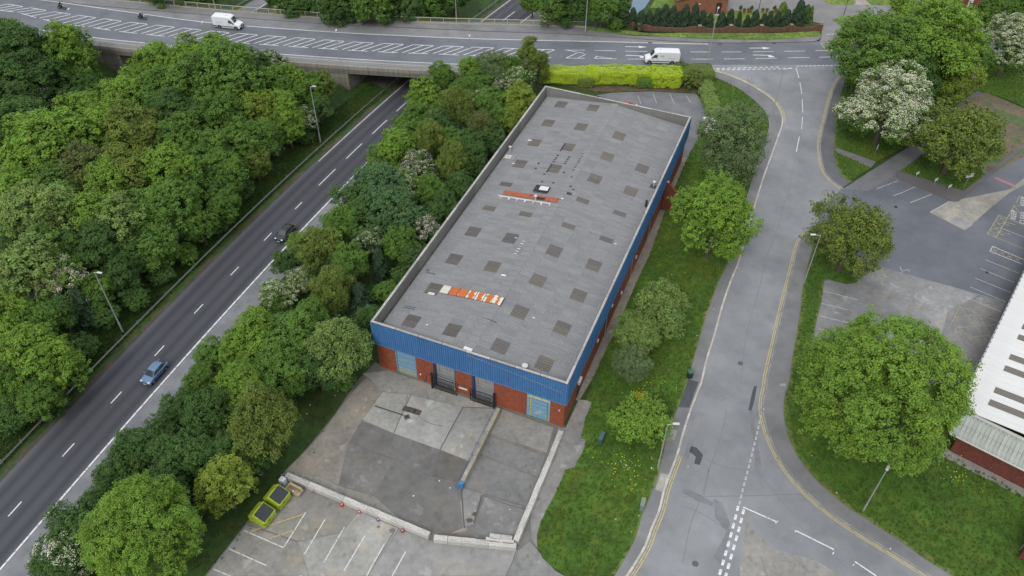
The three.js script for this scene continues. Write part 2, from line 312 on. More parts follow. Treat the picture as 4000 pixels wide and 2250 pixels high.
// paler margin strip beside the far kerb
const farLine = [[-103.91,-173.82],[-86.48,-169.18],[-65.26,-163.86],[-36.43,-159.8],[-24.85,-158.75],[-9.46,-157.6],[21.97,-156.56],[34.95,-156.08],[40.29,-156]];
structure(mesh('road_margin', flat([...spline([[-103.3,-173.83],[-77.85,-169.14],[-36.89,-163.24],[-5.73,-160.86],[11.05,-159.89],[35.08,-156.95],[40.41,-156.69]], 4), ...spline(farLine, 4).reverse()], 0.004), M.asphaltPale), 'paler strip of the main road beside the far kerb', 'road');
const paint = (g, m = M.whitePaint, parent = mainRoad, name = 'road_marking') => mesh(name, g, m, parent);
const line = (path, w, m, parent, name = 'edge_line', piece = 26) => { const p = spline(path, 2), L = lengthOf(p); for (let s = 0; s < L - 0.2; s += piece) paint(ribbon(part(p, s, Math.min(L, s + piece - 0.12), 1.5), -w / 2, w / 2, 0.012), m, parent, name); };
line([[-140, -182.6], ...farLine], 0.2, M.whitePaint, mainRoad);
line([[-140, -171.5], [-112, -163.3], ...[[-89.4,-157.18],[-69.23,-153.48]], ...[[-34.64,-148.78],[-10.59,-146.76],[8.91,-146.27],[22.29,-145.86]]], 0.2, M.whitePaint, mainRoad);
structure(mesh('road_margin', flat([...spline([...[[-89.29,-156.89],[-69.15,-153.2]], ...[[-34.59,-148.46],[-10.57,-146.44],[8.9,-145.96],[22.26,-145.54]]], 3), ...spline([...NEAR.map(([x, z]) => [x, z - 0.45]), ...NEAR2.map(([x, z]) => [x, z - 0.45]), [22, -145.0]], 3).reverse()], 0.004), M.asphaltPale), 'paler strip of the main road beside the bridge parapet', 'road');
{ // hatched centre
  const up = spline([...[[-112.45,-172.06],[-106.73,-170.38],[-100.72,-168.54],[-94.57,-166.86],[-88.56,-165.38],[-82.45,-163.81],[-76.53,-162.62],[-70.51,-161.38],[-64.41,-160.16],[-58.3,-159.19],[-52.25,-158.28],[-46.12,-157.45],[-40.04,-156.67]], ...[[-33.77,-155.79],[-27.44,-155.21],[-21.19,-154.74],[-14.93,-154.33],[-8.64,-153.93],[-2.3,-153.58],[4,-153.18],[10.24,-153.06]]], 0.5);
  const lo = spline([...[[-114.95,-169.26],[-110.54,-168.5],[-107.91,-167.77],[-101.73,-164.97],[-95.79,-162.77],[-89.94,-161.35],[-83.98,-159.76],[-77.89,-158.5],[-71.64,-157.31],[-65.41,-156.3],[-58.97,-155.31],[-52.98,-154.5],[-46.86,-153.69],[-40.47,-152.95]], ...[[-34.38,-152.26],[-28.14,-151.64],[-21.71,-151.19],[-15.42,-150.85],[-9.16,-150.35],[-3,-150.06],[3.42,-149.84],[10.1,-149.62]]], 0.5);
  const Lu = lengthOf(up), Ll = lengthOf(lo), mod = Lu / 20, [h0, h1] = [[-29.45,-155.36],[-33.44,-152.44]], hx = h0[0] - h1[0];
  for (let k = 0; k < 20; k++) {
    paint(ribbon(part(up, k * mod, k * mod + mod * 0.68), -0.09, 0.09, 0.012), M.whitePaint, mainRoad, 'hatch_border');
    const bx = along(up, k * mod + 0.69 * mod)[0] - hx - 0.15 * mod, q = []; for (let i = 0; i <= 6; i++) { const x = bx + mod * 0.66 * i / 6; q.push([x, zAt(lo, x)]); } paint(ribbon(q, -0.09, 0.09, 0.012), M.whitePaint, mainRoad, 'hatch_border');
    for (let d = 0; d < 3; d++) { const su = k * mod + mod * [0, 0.355, 0.69][d], b = along(up, su), ax = b[0] - hx, a = [ax, zAt(lo, ax)]; paint(stripe([a[0], a[1] - 0.12], [b[0], b[1] + 0.12], 0.19, 0.012), M.whitePaint, mainRoad, 'hatch_line'); }
  }
}
// lane dashes, arrows and give-way lines near the junction
const seg = (q, w = 0.15, m = M.whitePaint, parent = mainRoad, name = 'lane_dash') => { for (let i = 0; i + 1 < q.length; i += 2) paint(stripe(q[i], q[i + 1], w, 0.012), m, parent, name); };
seg([[10.37,-153.06],[14.23,-151.67],[10.51,-152.95],[14.52,-152.96],[16.57,-150.44],[19.84,-149.56],[16.24,-149.61],[16.98,-150.61],[16.38,-149.62],[20.72,-149.47],[10.5,-149.63],[14.24,-149.58],[16.47,-152.93],[20.79,-152.78],[22.76,-152.7],[27.27,-152.61],[22.9,-149.4],[26.64,-149.46]]);
seg([[10.64,-149.74],[12.88,-151.76],[13.05,-149.78],[14.6,-151.23]], 0.17);
seg([[36.01,-152.58],[40.16,-152.65],[42.41,-152.69],[46.49,-152.76],[49.01,-152.91],[53.19,-153.04],[55.39,-153.18],[59.64,-153.37],[61.84,-153.57],[65.91,-153.75],[66.22,-153.87],[70.12,-154.16]], 0.14);
seg([[35.82,-149.61],[40.24,-149.68],[42.39,-149.77],[46.72,-149.89],[48.76,-150.03],[53.21,-150.22],[55.32,-150.41],[59.86,-150.65],[61.86,-150.8],[66.28,-151.03],[68.3,-151.23],[72.59,-151.63]], 0.15);
{ // turn arrows: shaft and head each as one painted shape
  const arrow = (a, b, bend) => { const dx = b[0] - a[0], dz = b[1] - a[1], l = Math.hypot(dx, dz), ux = dx / l, uz = dz / l, nx = -uz, nz = ux, at = (s, o) => [a[0] + ux * s + nx * o, a[1] + uz * s + nz * o];
    const h = l * 0.62; paint(flat(bend ? [at(0, 0.1), at(h, 0.1), at(h + 0.5, 0.35), at(h + 0.2, 0.75), at(l, 0.8), at(h + 0.9, -0.1), at(h, -0.12), at(0, -0.12)] : [at(0, 0.1), at(h, 0.1), at(h, 0.45), at(l, 0), at(h, -0.45), at(h, -0.1), at(0, -0.1)], 0.012), M.whitePaint, mainRoad, 'arrow_marking'); };
  arrow(...[[22.94,-154.62],[27.44,-154.53]], 0); arrow(...[[22.65,-150.98],[26.78,-150.66]], 1); arrow(...[[48.45,-154.42],[52.89,-154.5]], 0); arrow(...[[48.58,-151.51],[52.93,-151.42]], 1);
  const up = [[39.12,-145.81],[53.11,-146.67]], up2 = [[56.36,-147.04],[65.66,-147.66]], lo = [[39.08,-145.55],[55.4,-146.33]];
  const dashes = (a, b, n, w, duty = 0.62) => { for (let i = 0; i < n; i++) { const t0 = i / n, t1 = (i + duty) / n; paint(stripe([lerp(a[0], b[0], t0), lerp(a[1], b[1], t0)], [lerp(a[0], b[0], t1), lerp(a[1], b[1], t1)], w, 0.012), M.whitePaint, mainRoad, 'give_way_dash'); } };
  dashes(up[0], up[1], 13, 0.24); dashes([lo[0][0], lo[0][1] + 0.28], [lo[1][0], lo[1][1] + 0.28], 16, 0.24); dashes(up2[0], up2[1], 11, 0.2);
  // yellow keep-clear box
  const q = [[63.79,-156.97],[70.52,-157.37],[69.02,-154.14],[64.05,-153.89]], y = M.yellowPaint; const mid = (i, j, t) => [lerp(q[i][0], q[j][0], t), lerp(q[i][1], q[j][1], t)];
  for (const [a, b] of [[q[0], q[1]], [q[1], q[2]], [q[2], q[3]], [q[3], q[0]], [q[0], mid(3, 2, 0.5)], [q[3], mid(0, 1, 0.55)], [mid(3, 2, 0.5), mid(0, 1, 1)], [mid(0, 1, 0.55), q[2]]]) paint(stripe(a, b, 0.13, 0.012), y, mainRoad, 'box_marking');
}

// ------------------------------------------------------------------ estate road on the right
const leftKerb = [[39.37,-144.97],[41.71,-143.61],[44.35,-141.21],[46.58,-138.26],[48.22,-135.38],[49.08,-132.57],[49.2,-129.27],[48.79,-126.6],[46.86,-121.69],[44.22,-115.58],[41.05,-108.17],[36.95,-97.83],[33.2,-88.15],[32.15,-85.99],[30.66,-82.67],[28.95,-78.46],[27.19,-73.74],[25.55,-69.72],[24.09,-65.51],[23.56,-64.41],[22.05,-61.1],[20.53,-57.37],[19.61,-54.88],[17.44,-50.05],[16.52,-47.38],[15.54,-45.43],[14.55,-43.22],[13.78,-41.98],[12.55,-40.19],[10.47,-37.61]];
const rightKerbA = [[64.95,-144.13],[62.82,-141.04],[61.17,-137.9],[59.52,-134.13],[56.85,-127.64],[55.1,-123.33],[53.83,-119.93],[53.18,-117.49],[52.56,-113.94],[52.34,-111.65],[52.72,-109.42],[53.28,-108.12],[53.92,-106.93]];
const rightKerbB = [[46.72,-95.27],[45.33,-95.07],[44.07,-93.93],[43.26,-92.63],[42.57,-91.08],[40.09,-84.99],[37.43,-78.56],[34.82,-71.9],[32.76,-66.64],[32.23,-64.95],[31.42,-62.86],[30.97,-60.77],[30.93,-58.63],[31.18,-55.93],[31.84,-53.35],[32.8,-51.08],[34.3,-48.73],[36.53,-46.29],[38.82,-44.26],[41.08,-42.44],[43.2,-40.58],[44.42,-39.5],[47.39,-36.67]];
const sideRoad = structure(mesh('estate_road', flat([...[[38.09,-146.21],[39.37,-144.97]], ...spline(leftKerb, 1.5), ...[[9.53,-35.95],[48.14,-34.66]], ...spline(rightKerbB, 1.5).reverse(), ...[[56.38,-98.07],[57.35,-107.3]], ...spline(rightKerbA, 1.2).reverse(), ...[[68.86,-147.5],[68.96,-147.82],[38.27,-147.33]]], 0.004), M.asphaltSide), 'blue grey estate road joining the main road', 'road');
const patchOn = (pts, m, label) => structure(mesh('road_patch', flat(pts, 0.008), m), label, 'road');
patchOn([[21.37,-56.03],[21.97,-55.85],[22.59,-54.83],[21.97,-53.42],[21.31,-53.63],[21.69,-54.55],[21.02,-55.28]], M.asphaltPatch, 'small dark tar patch on the estate road');
patchOn([[30.3,-64.29],[30.76,-65.25],[31.09,-65.26],[30.42,-63.24],[29.62,-61.38],[29.21,-61.38]], M.asphaltPatch, 'narrow dark repair strip beside the double yellow lines');
patchOn([[22.82,-49.02],[23.68,-48.44],[24.07,-45.82],[23.49,-45.02],[22.55,-46.62]], M.asphaltWorn, 'darker repaired rectangle in the estate road');
patchOn([[19.53,-50.43],[21.47,-49.43],[22.73,-48.51],[22.5,-48.01],[20.77,-48.74],[19.43,-49.75]], M.asphaltWorn, 'darker trench strip across the estate road');
patchOn([[23.77,-45.34],[24.03,-45.19],[22.31,-40.89],[21.61,-42.08]], M.asphaltWorn, 'dark wedge of newer asphalt beside the dashed lines');
patchOn([[23.92,-39.9],[26.01,-46.81],[26.3,-45.36],[28.33,-42.89],[32.26,-41.72],[34.56,-39.99]], withTex(retile(concreteTex, 15), [0.42, 0.41, 0.395]), 'pale bleached patch of the estate road');
patchOn([[29.27,-61.28],[29.7,-61.38],[29.06,-52.8],[28.57,-51.21],[28.18,-51.91],[28.64,-55.17]], M.asphaltPale, 'thin pale repair strip in the estate road');
patchOn([[22.92,-61.31],[23.63,-60.72],[21.99,-56.98],[20.2,-52.9],[19.89,-52.9],[20.11,-54.35],[21.5,-57.36]], M.asphaltPale, 'pale worn strip along the estate road kerb');
const tar = std([0.2, 0.205, 0.215]);
const seam = (pts, w = 0.035, y = 0.011) => { const p = spline(pts, 1); mesh('tar_seam', ribbon(p, -w, w, y), tar, sideRoad); };
seam([[27.64,-57.99],[27.85,-55.9],[28.49,-52.98],[29.88,-49.67],[31.42,-46.86]]); seam([[19.19,-48.06],[21.24,-47.09],[23.52,-45.18]]); seam([[22.29,-54.46],[24.99,-53.12],[27.53,-52.79]]); seam([[26.51,-61.35],[25.48,-58.36],[23.78,-54.57],[22.96,-52.93],[21.65,-49.6],[19.72,-45.79],[18.2,-41.3]]); seam([[31.22,-46.05],[32.95,-44.32],[35.46,-40.71]]);
seam([[43.71,-103.64],[41.45,-97.59],[38.01,-90.43],[34.88,-82.2],[31.53,-74.01],[29.14,-65.56]]); seam([[47.88,-137.25],[49.99,-137.63],[52.44,-137.32],[56.22,-137.28],[59.51,-136.37]]); seam([[48.94,-117.03],[47.01,-111.96],[44.93,-106.07]]); seam([[43.85,-101.59],[45.46,-101.27]]);
seam([[19.36,-49.24],[25.79,-49.38],[32.87,-49.7]], 0.04); seam([[22.96,-52.93],[21.77,-49.43]], 0.04); seam([[26.61,-42.12],[26.82,-39.92]], 0.04);
seg([[56.07,-146.4],[55.71,-142.5],[55.43,-140.68],[54.75,-136.54],[54.3,-134.47],[53.27,-129.92],[52.83,-128.34],[51.64,-124.39],[50.67,-121.96],[48.92,-117.23]], 0.13, M.whitePaint, sideRoad);
seg([[25.88,-47.99],[29.25,-46.16],[31.01,-45.17],[34.59,-42.95],[36.42,-41.6],[38.16,-40.02]], 0.15, M.whitePaint, sideRoad);
seg([[29.04,-46],[29.37,-46.29],[30.94,-44.96],[31.11,-45.19],[34.29,-42.41],[34.48,-42.64],[36.04,-41.08],[36.24,-41.31]], 0.12, M.whitePaint, sideRoad, 'line_end_mark');
seg([[53.54,-146.25],[54.26,-145.74]], 0.35, M.whitePaint, sideRoad, 'road_marking');
{
  const a = spline([[30.64,-60.68],[29.35,-57.43],[28.56,-55.54],[27.34,-52.61],[26.35,-50.32],[25.48,-48.2]], 0.4), b = spline([[25.39,-48.12],[24.44,-45.83],[23.54,-43.77],[22.58,-41.64],[21.78,-39.88],[21.21,-38.57]], 0.4), c = spline([[25.93,-47.71],[25.04,-45.59],[24.16,-43.62],[23.19,-41.49],[22.47,-39.88],[21.89,-38.57]], 0.4);
  for (const [p, pitch, w] of [[a, 0.86, 0.2], [b, 1.17, 0.28], [c, 1.17, 0.28]]) for (let s = 0; s < lengthOf(p) - 0.6; s += pitch) paint(ribbon(part(p, s, s + pitch * 0.6, 0.4), -w / 2, w / 2, 0.014), p === a ? M.wornWhite : M.whitePaint, sideRoad, 'give_way_dash');
}
function doubleYellow(path, side, m = M.yellowPaint) { const p = spline(path, 1.2), L = lengthOf(p); for (const o of [0.28, 0.52]) for (let s = 0; s < L - 0.3; s += 18) paint(ribbon(part(p, s, Math.min(L, s + 17.95)), side * o - 0.05, side * o + 0.05, 0.014), m, sideRoad, 'yellow_line'); }
doubleYellow(leftKerb.slice(0, 8), -1); doubleYellow(leftKerb.slice(22), -1); doubleYellow(rightKerbA, 1); doubleYellow(rightKerbB, 1);

// pavements: raised, with a kerb stone every 0.915 m
const kerbGeo = rbox(0.9, 0.22, 0.14, 0.02, 0, -0.005, 0);
const kerbWide = rbox(0.9, 0.22, 0.26, 0.02, 0, -0.003, 0);
function kerbs(path, parent, mats, gap = () => false, lift = 0, geo = kerbGeo) { const L = lengthOf(path), r = rng(path.length * 31 + 5); for (let s = 0.46; s < L; s += 0.915) { if (gap(s)) { r(); continue; } const [x, z, a] = along(path, s), m = mesh('kerb_stone', geo, mats[Math.floor(r() * mats.length)], parent); m.position.set(x, lift + 0.006 * (r() - 0.5), z); m.rotation.y = a + Math.PI / 2 + 0.012 * (r() - 0.5); } }
const kerbTones = [M.kerb, withTex(retile(wallTex, 5), [0.34, 0.335, 0.33]), withTex(retile(wallTex, 5), [0.46, 0.45, 0.43])];
const paleTones = [[0.7, 0.67, 0.62], [0.6, 0.57, 0.52], [0.76, 0.73, 0.69], [0.66, 0.62, 0.56]].map((c) => withTex(retile(wallTex, 5), c));
const pave = (name, pts, label, m = M.pavement) => structure(mesh(name, slab(pts, -0.05, 0.09), m), label, 'pavement');
const LK = spline(leftKerb, 1), RA = spline(rightKerbA, 1), RB = spline(rightKerbB, 1);
const leftInner = [[38.63,-143.41],[38.97,-142.64],[41.14,-140.55],[43.41,-137.62],[45.14,-133.91],[46.2,-130.59],[46.32,-127.49],[45.88,-124.86],[43.91,-119.79],[41.46,-113.79],[37.96,-104.92],[34.59,-95.88],[31.71,-88.3],[30.21,-85.46],[28.65,-82.16],[26.78,-77.67],[24.89,-72.71],[23.44,-68.81],[22.22,-65.49],[20.16,-60.84],[19.01,-58.45],[18.21,-55.98],[16.92,-51.98],[15.67,-49.17],[14.54,-47.02],[13.56,-44.28],[11.82,-41.25],[10.86,-39.79],[8.82,-37.18]];
const paveL = pave('pavement', [...LK, ...spline(leftInner, 1).reverse()], 'asphalt pavement beside the warehouse side of the estate road'); kerbs(offset(LK, 0.05), paveL, paleTones, undefined, 0, kerbWide);
const rightInnerA = [[65.32,-143.52],[63.59,-139.71],[61.36,-134.58],[59.26,-129.02],[57.48,-123.74],[56.21,-119.71],[55.36,-116.92],[54.86,-114.2],[54.68,-111.91],[54.84,-110.12],[55.58,-108.36]];
const paveRA = pave('pavement', [...RA, ...[[55.58,-108.36]], ...spline(rightInnerA, 1).reverse()], 'curved asphalt pavement beside the white blossom tree', withTex(retile(asphaltTex, 17), [0.2, 0.205, 0.215])); kerbs(RA, paveRA, kerbTones);
const rightInnerB = [[46.18,-94.14],[45.49,-92.66],[44.37,-90.21],[41.71,-83.94],[39.56,-77.59],[36.86,-70.32],[35.21,-65.62],[34.44,-64.08],[33.55,-61.4],[33.19,-57.84],[33.65,-54.68],[34.89,-51.62],[37.01,-48.56],[39.32,-46.41],[41.56,-44.38],[43.63,-42.24],[45.73,-40.34],[46.71,-39.35],[49.09,-36.89]];
const paveRB = pave('pavement', [...RB, ...spline(rightInnerB, 1).reverse()], 'asphalt pavement curving beside the double yellow lines'); kerbs(RB, paveRB, kerbTones);
structure(mesh('pavement_patch', flat([[22.58,-66.21],[23.78,-65.76],[21.94,-61.65],[20.44,-61.76]], 0.096), M.asphaltPatch), 'fresh black asphalt patch in the pavement', 'pavement');
for (const q of [[[19.4,-58.46],[19.99,-58.23],[19.51,-56.84],[18.87,-57.06]], [[17.28,-52.3],[18.15,-51.99],[17.21,-49.69],[16.37,-50.1]], [[86.83,-177.7],[87.01,-177.71],[86.85,-177.5]]].slice(0, 2)) structure(mesh('pavement_patch', flat(q, 0.096), M.concretePale), 'pale concrete cover set in the pavement', 'pavement');
structure(mesh('pavement_patch', flat([[34.11,-65.61],[34.84,-65.62],[34.67,-65.14],[33.94,-65.22]], 0.096), M.concretePale), 'pale concrete square at the pavement edge', 'pavement');
// far footway of the main road
const footFar = spline([[-140, -186], ...[[-103.3,-173.83],[-77.85,-169.14],[-36.89,-163.24],[-22.6,-162.21],[-5.73,-160.86],[11.05,-159.89],[35.08,-156.95],[43.28,-156.57],[59.95,-157.19],[62.79,-157.59],[64.07,-158.66],[64.79,-160.09]]], 1.5);
const footBack = spline([[-140, -190.5], [-110, -181.6], ...[[-89.94,-174.75],[-37.41,-166.22]], ...[[15.06,-163.53],[22.24,-159.85],[35.32,-158.65]], ...[[35.34,-158.53],[43.58,-158.08],[54.68,-158.15],[63.94,-159.61]]], 2);
const paveF = pave('pavement', [...footFar, ...footBack.reverse()], 'footway along the far side of the main road'); kerbs(spline(footFar, 1), paveF, [withTex(retile(wallTex, 5), [0.16, 0.155, 0.15]), withTex(retile(wallTex, 5), [0.2, 0.195, 0.19])]);
// near footway at the hedge
pave('pavement', [...[[8.85,-145.27],[22.17,-144.86],[38.93,-145.12],[38.63,-143.41],[22.04,-143.45],[8.8,-143.86]]], 'narrow footway between main road and golden hedge');

// ------------------------------------------------------------------ lawns and verges
const lawns = [];
function lawn(pts, label, y = 0.1, m = M.grass, tufts = 1) { const o = structure(mesh('lawn', slab(pts, -0.05, y), m), label, 'grass'); if (tufts) lawns.push([pts, y, tufts]); return o; }
lawn([...spline([[38.91,-142.34],[41.09,-140.25],[43.35,-137.33],[45.08,-133.63],[46.14,-130.31],[46.12,-127.22],[45.74,-124.86],[43.77,-119.78],[41.32,-113.79],[37.83,-104.92],[34.47,-95.88],[31.6,-88.3],[30.09,-85.46],[28.54,-82.16],[26.67,-77.67],[24.78,-72.71],[23.34,-68.81],[22.12,-65.49],[20.06,-60.84],[18.92,-58.45],[18.12,-55.98],[16.82,-51.98],[15.58,-49.17],[14.46,-47.02],[13.47,-44.28],[11.73,-41.25],[10.77,-39.78],[8.82,-37.26]], 1.5), ...[[6.4,-37.24]], ...spline([[5.77,-39.74],[4.83,-40.45],[3.75,-41.33],[2.96,-42.75],[2.89,-44.21],[3.27,-45.64],[4.2,-47.76],[5.46,-50.3],[6.31,-52.59]], 1.5), ...[[7.4,-52.92],[8.8,-55.91],[8.93,-56.76],[8.39,-57.04],[9.04,-59.97],[9.89,-61.8],[10.01,-62.41],[9.29,-62.72]], ...[[10.44,-66.41],[14.47,-75.81],[18.12,-84.74],[20.48,-90.19],[24.47,-101.64],[29.89,-115.38],[34.94,-126],[36.49,-130.03],[36.68,-134.21],[36.46,-137.81],[37.7,-141.56]]], 'long green verge between warehouse and estate road');
lawn([...spline([[45.88,-93.03],[44.43,-90.21],[41.83,-83.94],[39.67,-77.59],[36.96,-70.32],[35.31,-65.62],[34.54,-64.08],[33.65,-61.4],[33.29,-57.84],[33.74,-54.68],[34.98,-51.62],[37.1,-48.56],[39.4,-46.41],[41.65,-44.38],[43.71,-42.24],[45.82,-40.34],[46.79,-39.35],[49.09,-36.89]], 1.5), ...[[56.46,-40.56],[59.77,-47.57],[57.89,-49.65],[54.72,-52.38],[50.9,-55.34],[54.35,-60.88],[50.77,-64.56],[46.68,-67.44],[42.22,-69.76],[39.99,-72.73],[41.78,-77.08],[43.27,-80.41],[44.51,-83.97],[44.85,-84.8],[45.61,-85.06],[47.96,-84.09],[49.41,-84.36],[50.45,-85.53],[50.73,-86.8],[50.77,-89.67],[52.13,-94.21],[49.49,-95.59]]], 'broad lawn in front of the white roofed building');
lawn([[64.34,-141.22],[61.36,-134.58],[59.34,-129.02],[57.56,-123.74],[56.28,-119.72],[55.9,-118.61],[61.79,-114.3],[70.23,-120.4],[72.85,-123.84],[84.49,-134.79],[88.83,-138.47],[92.46,-135.91],[97.87,-128.25],[108.42,-150.57],[101.77,-153.78],[95.33,-152],[80.9,-150.12],[67.27,-147.48]], 'shaded lawn under the white blossom tree', 0.1);
lawn([[55.53,-117.28],[55.12,-116.08],[54.87,-113.97],[54.75,-111.91],[54.9,-110.12],[55.77,-108.8],[60.3,-112.55]], 'small triangular lawn beside the driveway', 0.1);
lawn([[64.93,-111.59],[70.11,-116.17],[77.36,-120.26],[78.91,-110.88],[73.52,-106.34]], 'grass island holding the small white signs', 0.12);
lawn([[35.67,-160.79],[44.08,-160.81],[55.33,-161.01],[65.02,-162.08],[64.64,-159.62],[54.72,-158.33],[43.61,-158.26],[35.35,-158.65]], 'mown verge in front of the garden wall', 0.1, M.mown, 0.6);
lawn([...[[15.46,-163.17],[19.67,-162.63],[28.72,-160.37],[35.64,-160.79]], ...[[35.35,-158.65]], ...[[35.35,-158.83],[22.26,-160.08],[15.37,-161.65]]], 'rough verge beside the bridge end', 0.1, M.mown, 0.6);
lawn([[36.94,-169.51],[44.09,-172.23],[58.31,-170.21],[56.77,-164.81],[47.32,-163.11],[35.98,-162.91]], 'mown garden lawn behind the brick wall', 0.05, M.mown, 0.4);
lawn([[69.22,-167.52],[71.83,-169.61],[81.19,-169.77],[89.11,-169.14],[104.37,-167.51],[102.26,-162.53],[84.12,-163.13],[71.49,-164.44],[70.14,-164.73]], 'mown front lawn beside the gateway', 0.05, M.mown, 0.4);
lawn([[98.43,-172.22],[104.78,-172.66],[112.09,-170.19],[109.8,-165.11],[102.13,-165.59],[97.03,-168.65]], 'mown lawn of the house behind the trees', 0.05, M.mown, 0.4);
lawn([[72.46,-180.21],[77.01,-177.18],[76,-174.8],[71.26,-174.85],[69.99,-176.71]], 'small mown lawn at the bend of the drive', 0.05, M.mown, 0.3);
lawn([[79.47,-180.34],[79.88,-174.87],[85.21,-174.83],[87.71,-180.49]], 'small mown lawn beside the pale path', 0.05, M.mown, 0.3);
lawn([[30.16,-172.64],[37.39,-172.77],[38.59,-180.98],[33.25,-180.89]], 'rough grass bank beside the stream', 0.04, M.mown, 0.4);
structure(mesh('path', slab([[55.9,-118.61],[61.79,-114.3],[60.3,-112.55],[55.53,-117.28]], -0.05, 0.105), M.pavement), 'narrow asphalt path crossing the lawn', 'path');
structure(mesh('path', slab([[9.29,-62.72],[10.01,-62.41],[9.89,-61.8],[9.04,-59.97],[8.39,-57.04],[8.93,-56.76],[8.8,-55.91],[7.4,-52.92],[6.31,-52.59],[5.46,-50.3],[4.2,-47.76],[3.27,-45.64],[2.89,-44.21],[2.96,-42.75],[2.38,-43.74],[2.19,-45.79],[2.43,-47.91],[5.76,-58.56],[6.56,-58.47],[8.39,-62.81]], -0.05, 0.06), M.concreteMid), 'worn concrete path beside the warehouse corner', 'path');
structure(mesh('path', slab([[7.65,-63.18],[8.36,-62.56],[10.43,-66.28],[14.46,-75.66],[18.1,-84.57],[20.46,-90.01],[24.44,-101.44],[29.85,-115.14],[28.63,-115.13],[18.22,-88.4],[11.22,-71.86]], -0.05, 0.05), withTex(retile(concreteTex, 9), [0.36, 0.33, 0.29])), 'narrow paved strip along the warehouse side wall', 'path');

// dead grass and grit along the edges of the lawns
function dryEdge(path, w, seed, side) { const p = spline(path, 0.7), n = makeNoise(61, seed), g = ribbon(p, -0.04 * side, w * side, 0.113), q = g.attributes.position, a = offset(p, 0), b = offset(p, side); p.forEach((_, i) => { const k = w * (0.15 + 1.5 * n(i / 61, 0.4) * n(i / 17, 0.8)); q.setXYZ(2 * i + 1, a[i][0] + (b[i][0] - a[i][0]) * k, 0.113, a[i][1] + (b[i][1] - a[i][1]) * k); }); structure(mesh('dry_verge_edge', g, M.dryGrass), 'strip of dry yellowish grass along the pavement edge', 'grass'); }
dryEdge(rightInnerB.slice(1), 0.75, 81, -1); dryEdge(leftInner.slice(11, 28), 0.5, 82, 1); dryEdge(rightInnerA.slice(2), 0.7, 83, -1); dryEdge([[44.85,-84.8],[43.27,-80.41],[41.78,-77.08],[39.99,-72.73]], 0.4, 84, 1);

// ------------------------------------------------------------------ warehouse yard: concrete bays
const yard = structure(mesh('warehouse_yard', flat([...[[-17.64,-68.65],[-19.5,-65.77],[-21.6,-60.13],[-24.41,-54.51],[-25.94,-52.27],[-26.23,-50.84],[-28.23,-47.03],[-28.82,-45.47],[-31.45,-39.78],[-33.24,-36.01],[6.35,-36.33]], ...[[5.77,-39.74],[4.83,-40.3],[3.74,-41.25],[2.96,-42.67],[2.38,-43.74],[2.19,-45.79],[2.43,-47.91],[5.76,-58.56],[6.56,-58.47]], ...[[6.5,-59.51],[-5.3,-64.31]]], 0.002), withTex(retile(concreteTex, 18), [0.24, 0.23, 0.215])), 'concrete yard and parking in front of the warehouse', 'yard');
const bay = (pts, m) => mesh('concrete_bay', flat(pts, 0.007), m, yard);
const tone = (k, c, t = 17) => withTex(retile(concreteTex, t), c.map((v) => v * k));
// bays by the doors
bay([[-16.13,-63.82],[-12.61,-63.43],[-14.11,-57.59],[-18.02,-59.47]], tone(0.93, [0.5, 0.495, 0.475], 13)); bay([[-12.47,-63.37],[-5.97,-61.54],[-8.39,-55.28],[-14.01,-57.55]], tone(1.03, [0.5, 0.497, 0.478], 19)); bay([[-5.84,-61.48],[-1.64,-61.27],[-4.82,-53.71],[-8.27,-55.24]], tone(0.82, [0.5, 0.497, 0.478], 15));
bay([[-19.04,-66.81],[-14.7,-67.51],[-9.94,-65.38],[-7.67,-63.91],[-1.97,-61.47],[-5.98,-61.6],[-12.61,-63.48],[-16.23,-63.92]], tone(0.86, [0.46, 0.45, 0.42], 11));
bay([[-16.22,-63.82],[-18.05,-59.47],[-19.28,-56.11],[-19.5,-50.39],[-21.29,-51.36],[-25.85,-52.2],[-22.96,-56.83],[-20.91,-61.45],[-19.27,-64.89],[-18.27,-66.16],[-16.32,-63.99]], M.concreteBrown);
bay([[-18.13,-59.31],[-14.07,-57.47],[-13.55,-53.92],[-19.2,-56.05]], tone(0.98, [0.225, 0.218, 0.214], 21)); bay([[-14,-57.44],[-8.33,-55.18],[-9.63,-51.7],[-13.49,-53.96]], tone(1.03, [0.225, 0.218, 0.214], 17)); bay([[-8.26,-55.15],[-4.89,-53.6],[-5.94,-50.75],[-9.57,-51.7]], tone(0.95, [0.225, 0.218, 0.214], 23));
bay([[-19.22,-55.98],[-13.54,-53.85],[-15.35,-49.09],[-19.43,-50.35]], tone(1.1, [0.225, 0.218, 0.214], 15)); bay([[-13.48,-53.85],[-9.62,-51.61],[-5.93,-50.68],[-5.55,-45.72],[-8.23,-44.75],[-11.48,-45.67],[-15.29,-49.06]], tone(1, [0.225, 0.22, 0.216], 26));
bay([[-19.47,-50.25],[-15.34,-49.01],[-11.47,-45.59],[-9.07,-44.42],[-14.2,-46.61],[-18.93,-48.89],[-25.12,-51.59],[-25.84,-52.17],[-21.28,-51.31]], tone(1, [0.36, 0.345, 0.31], 12));
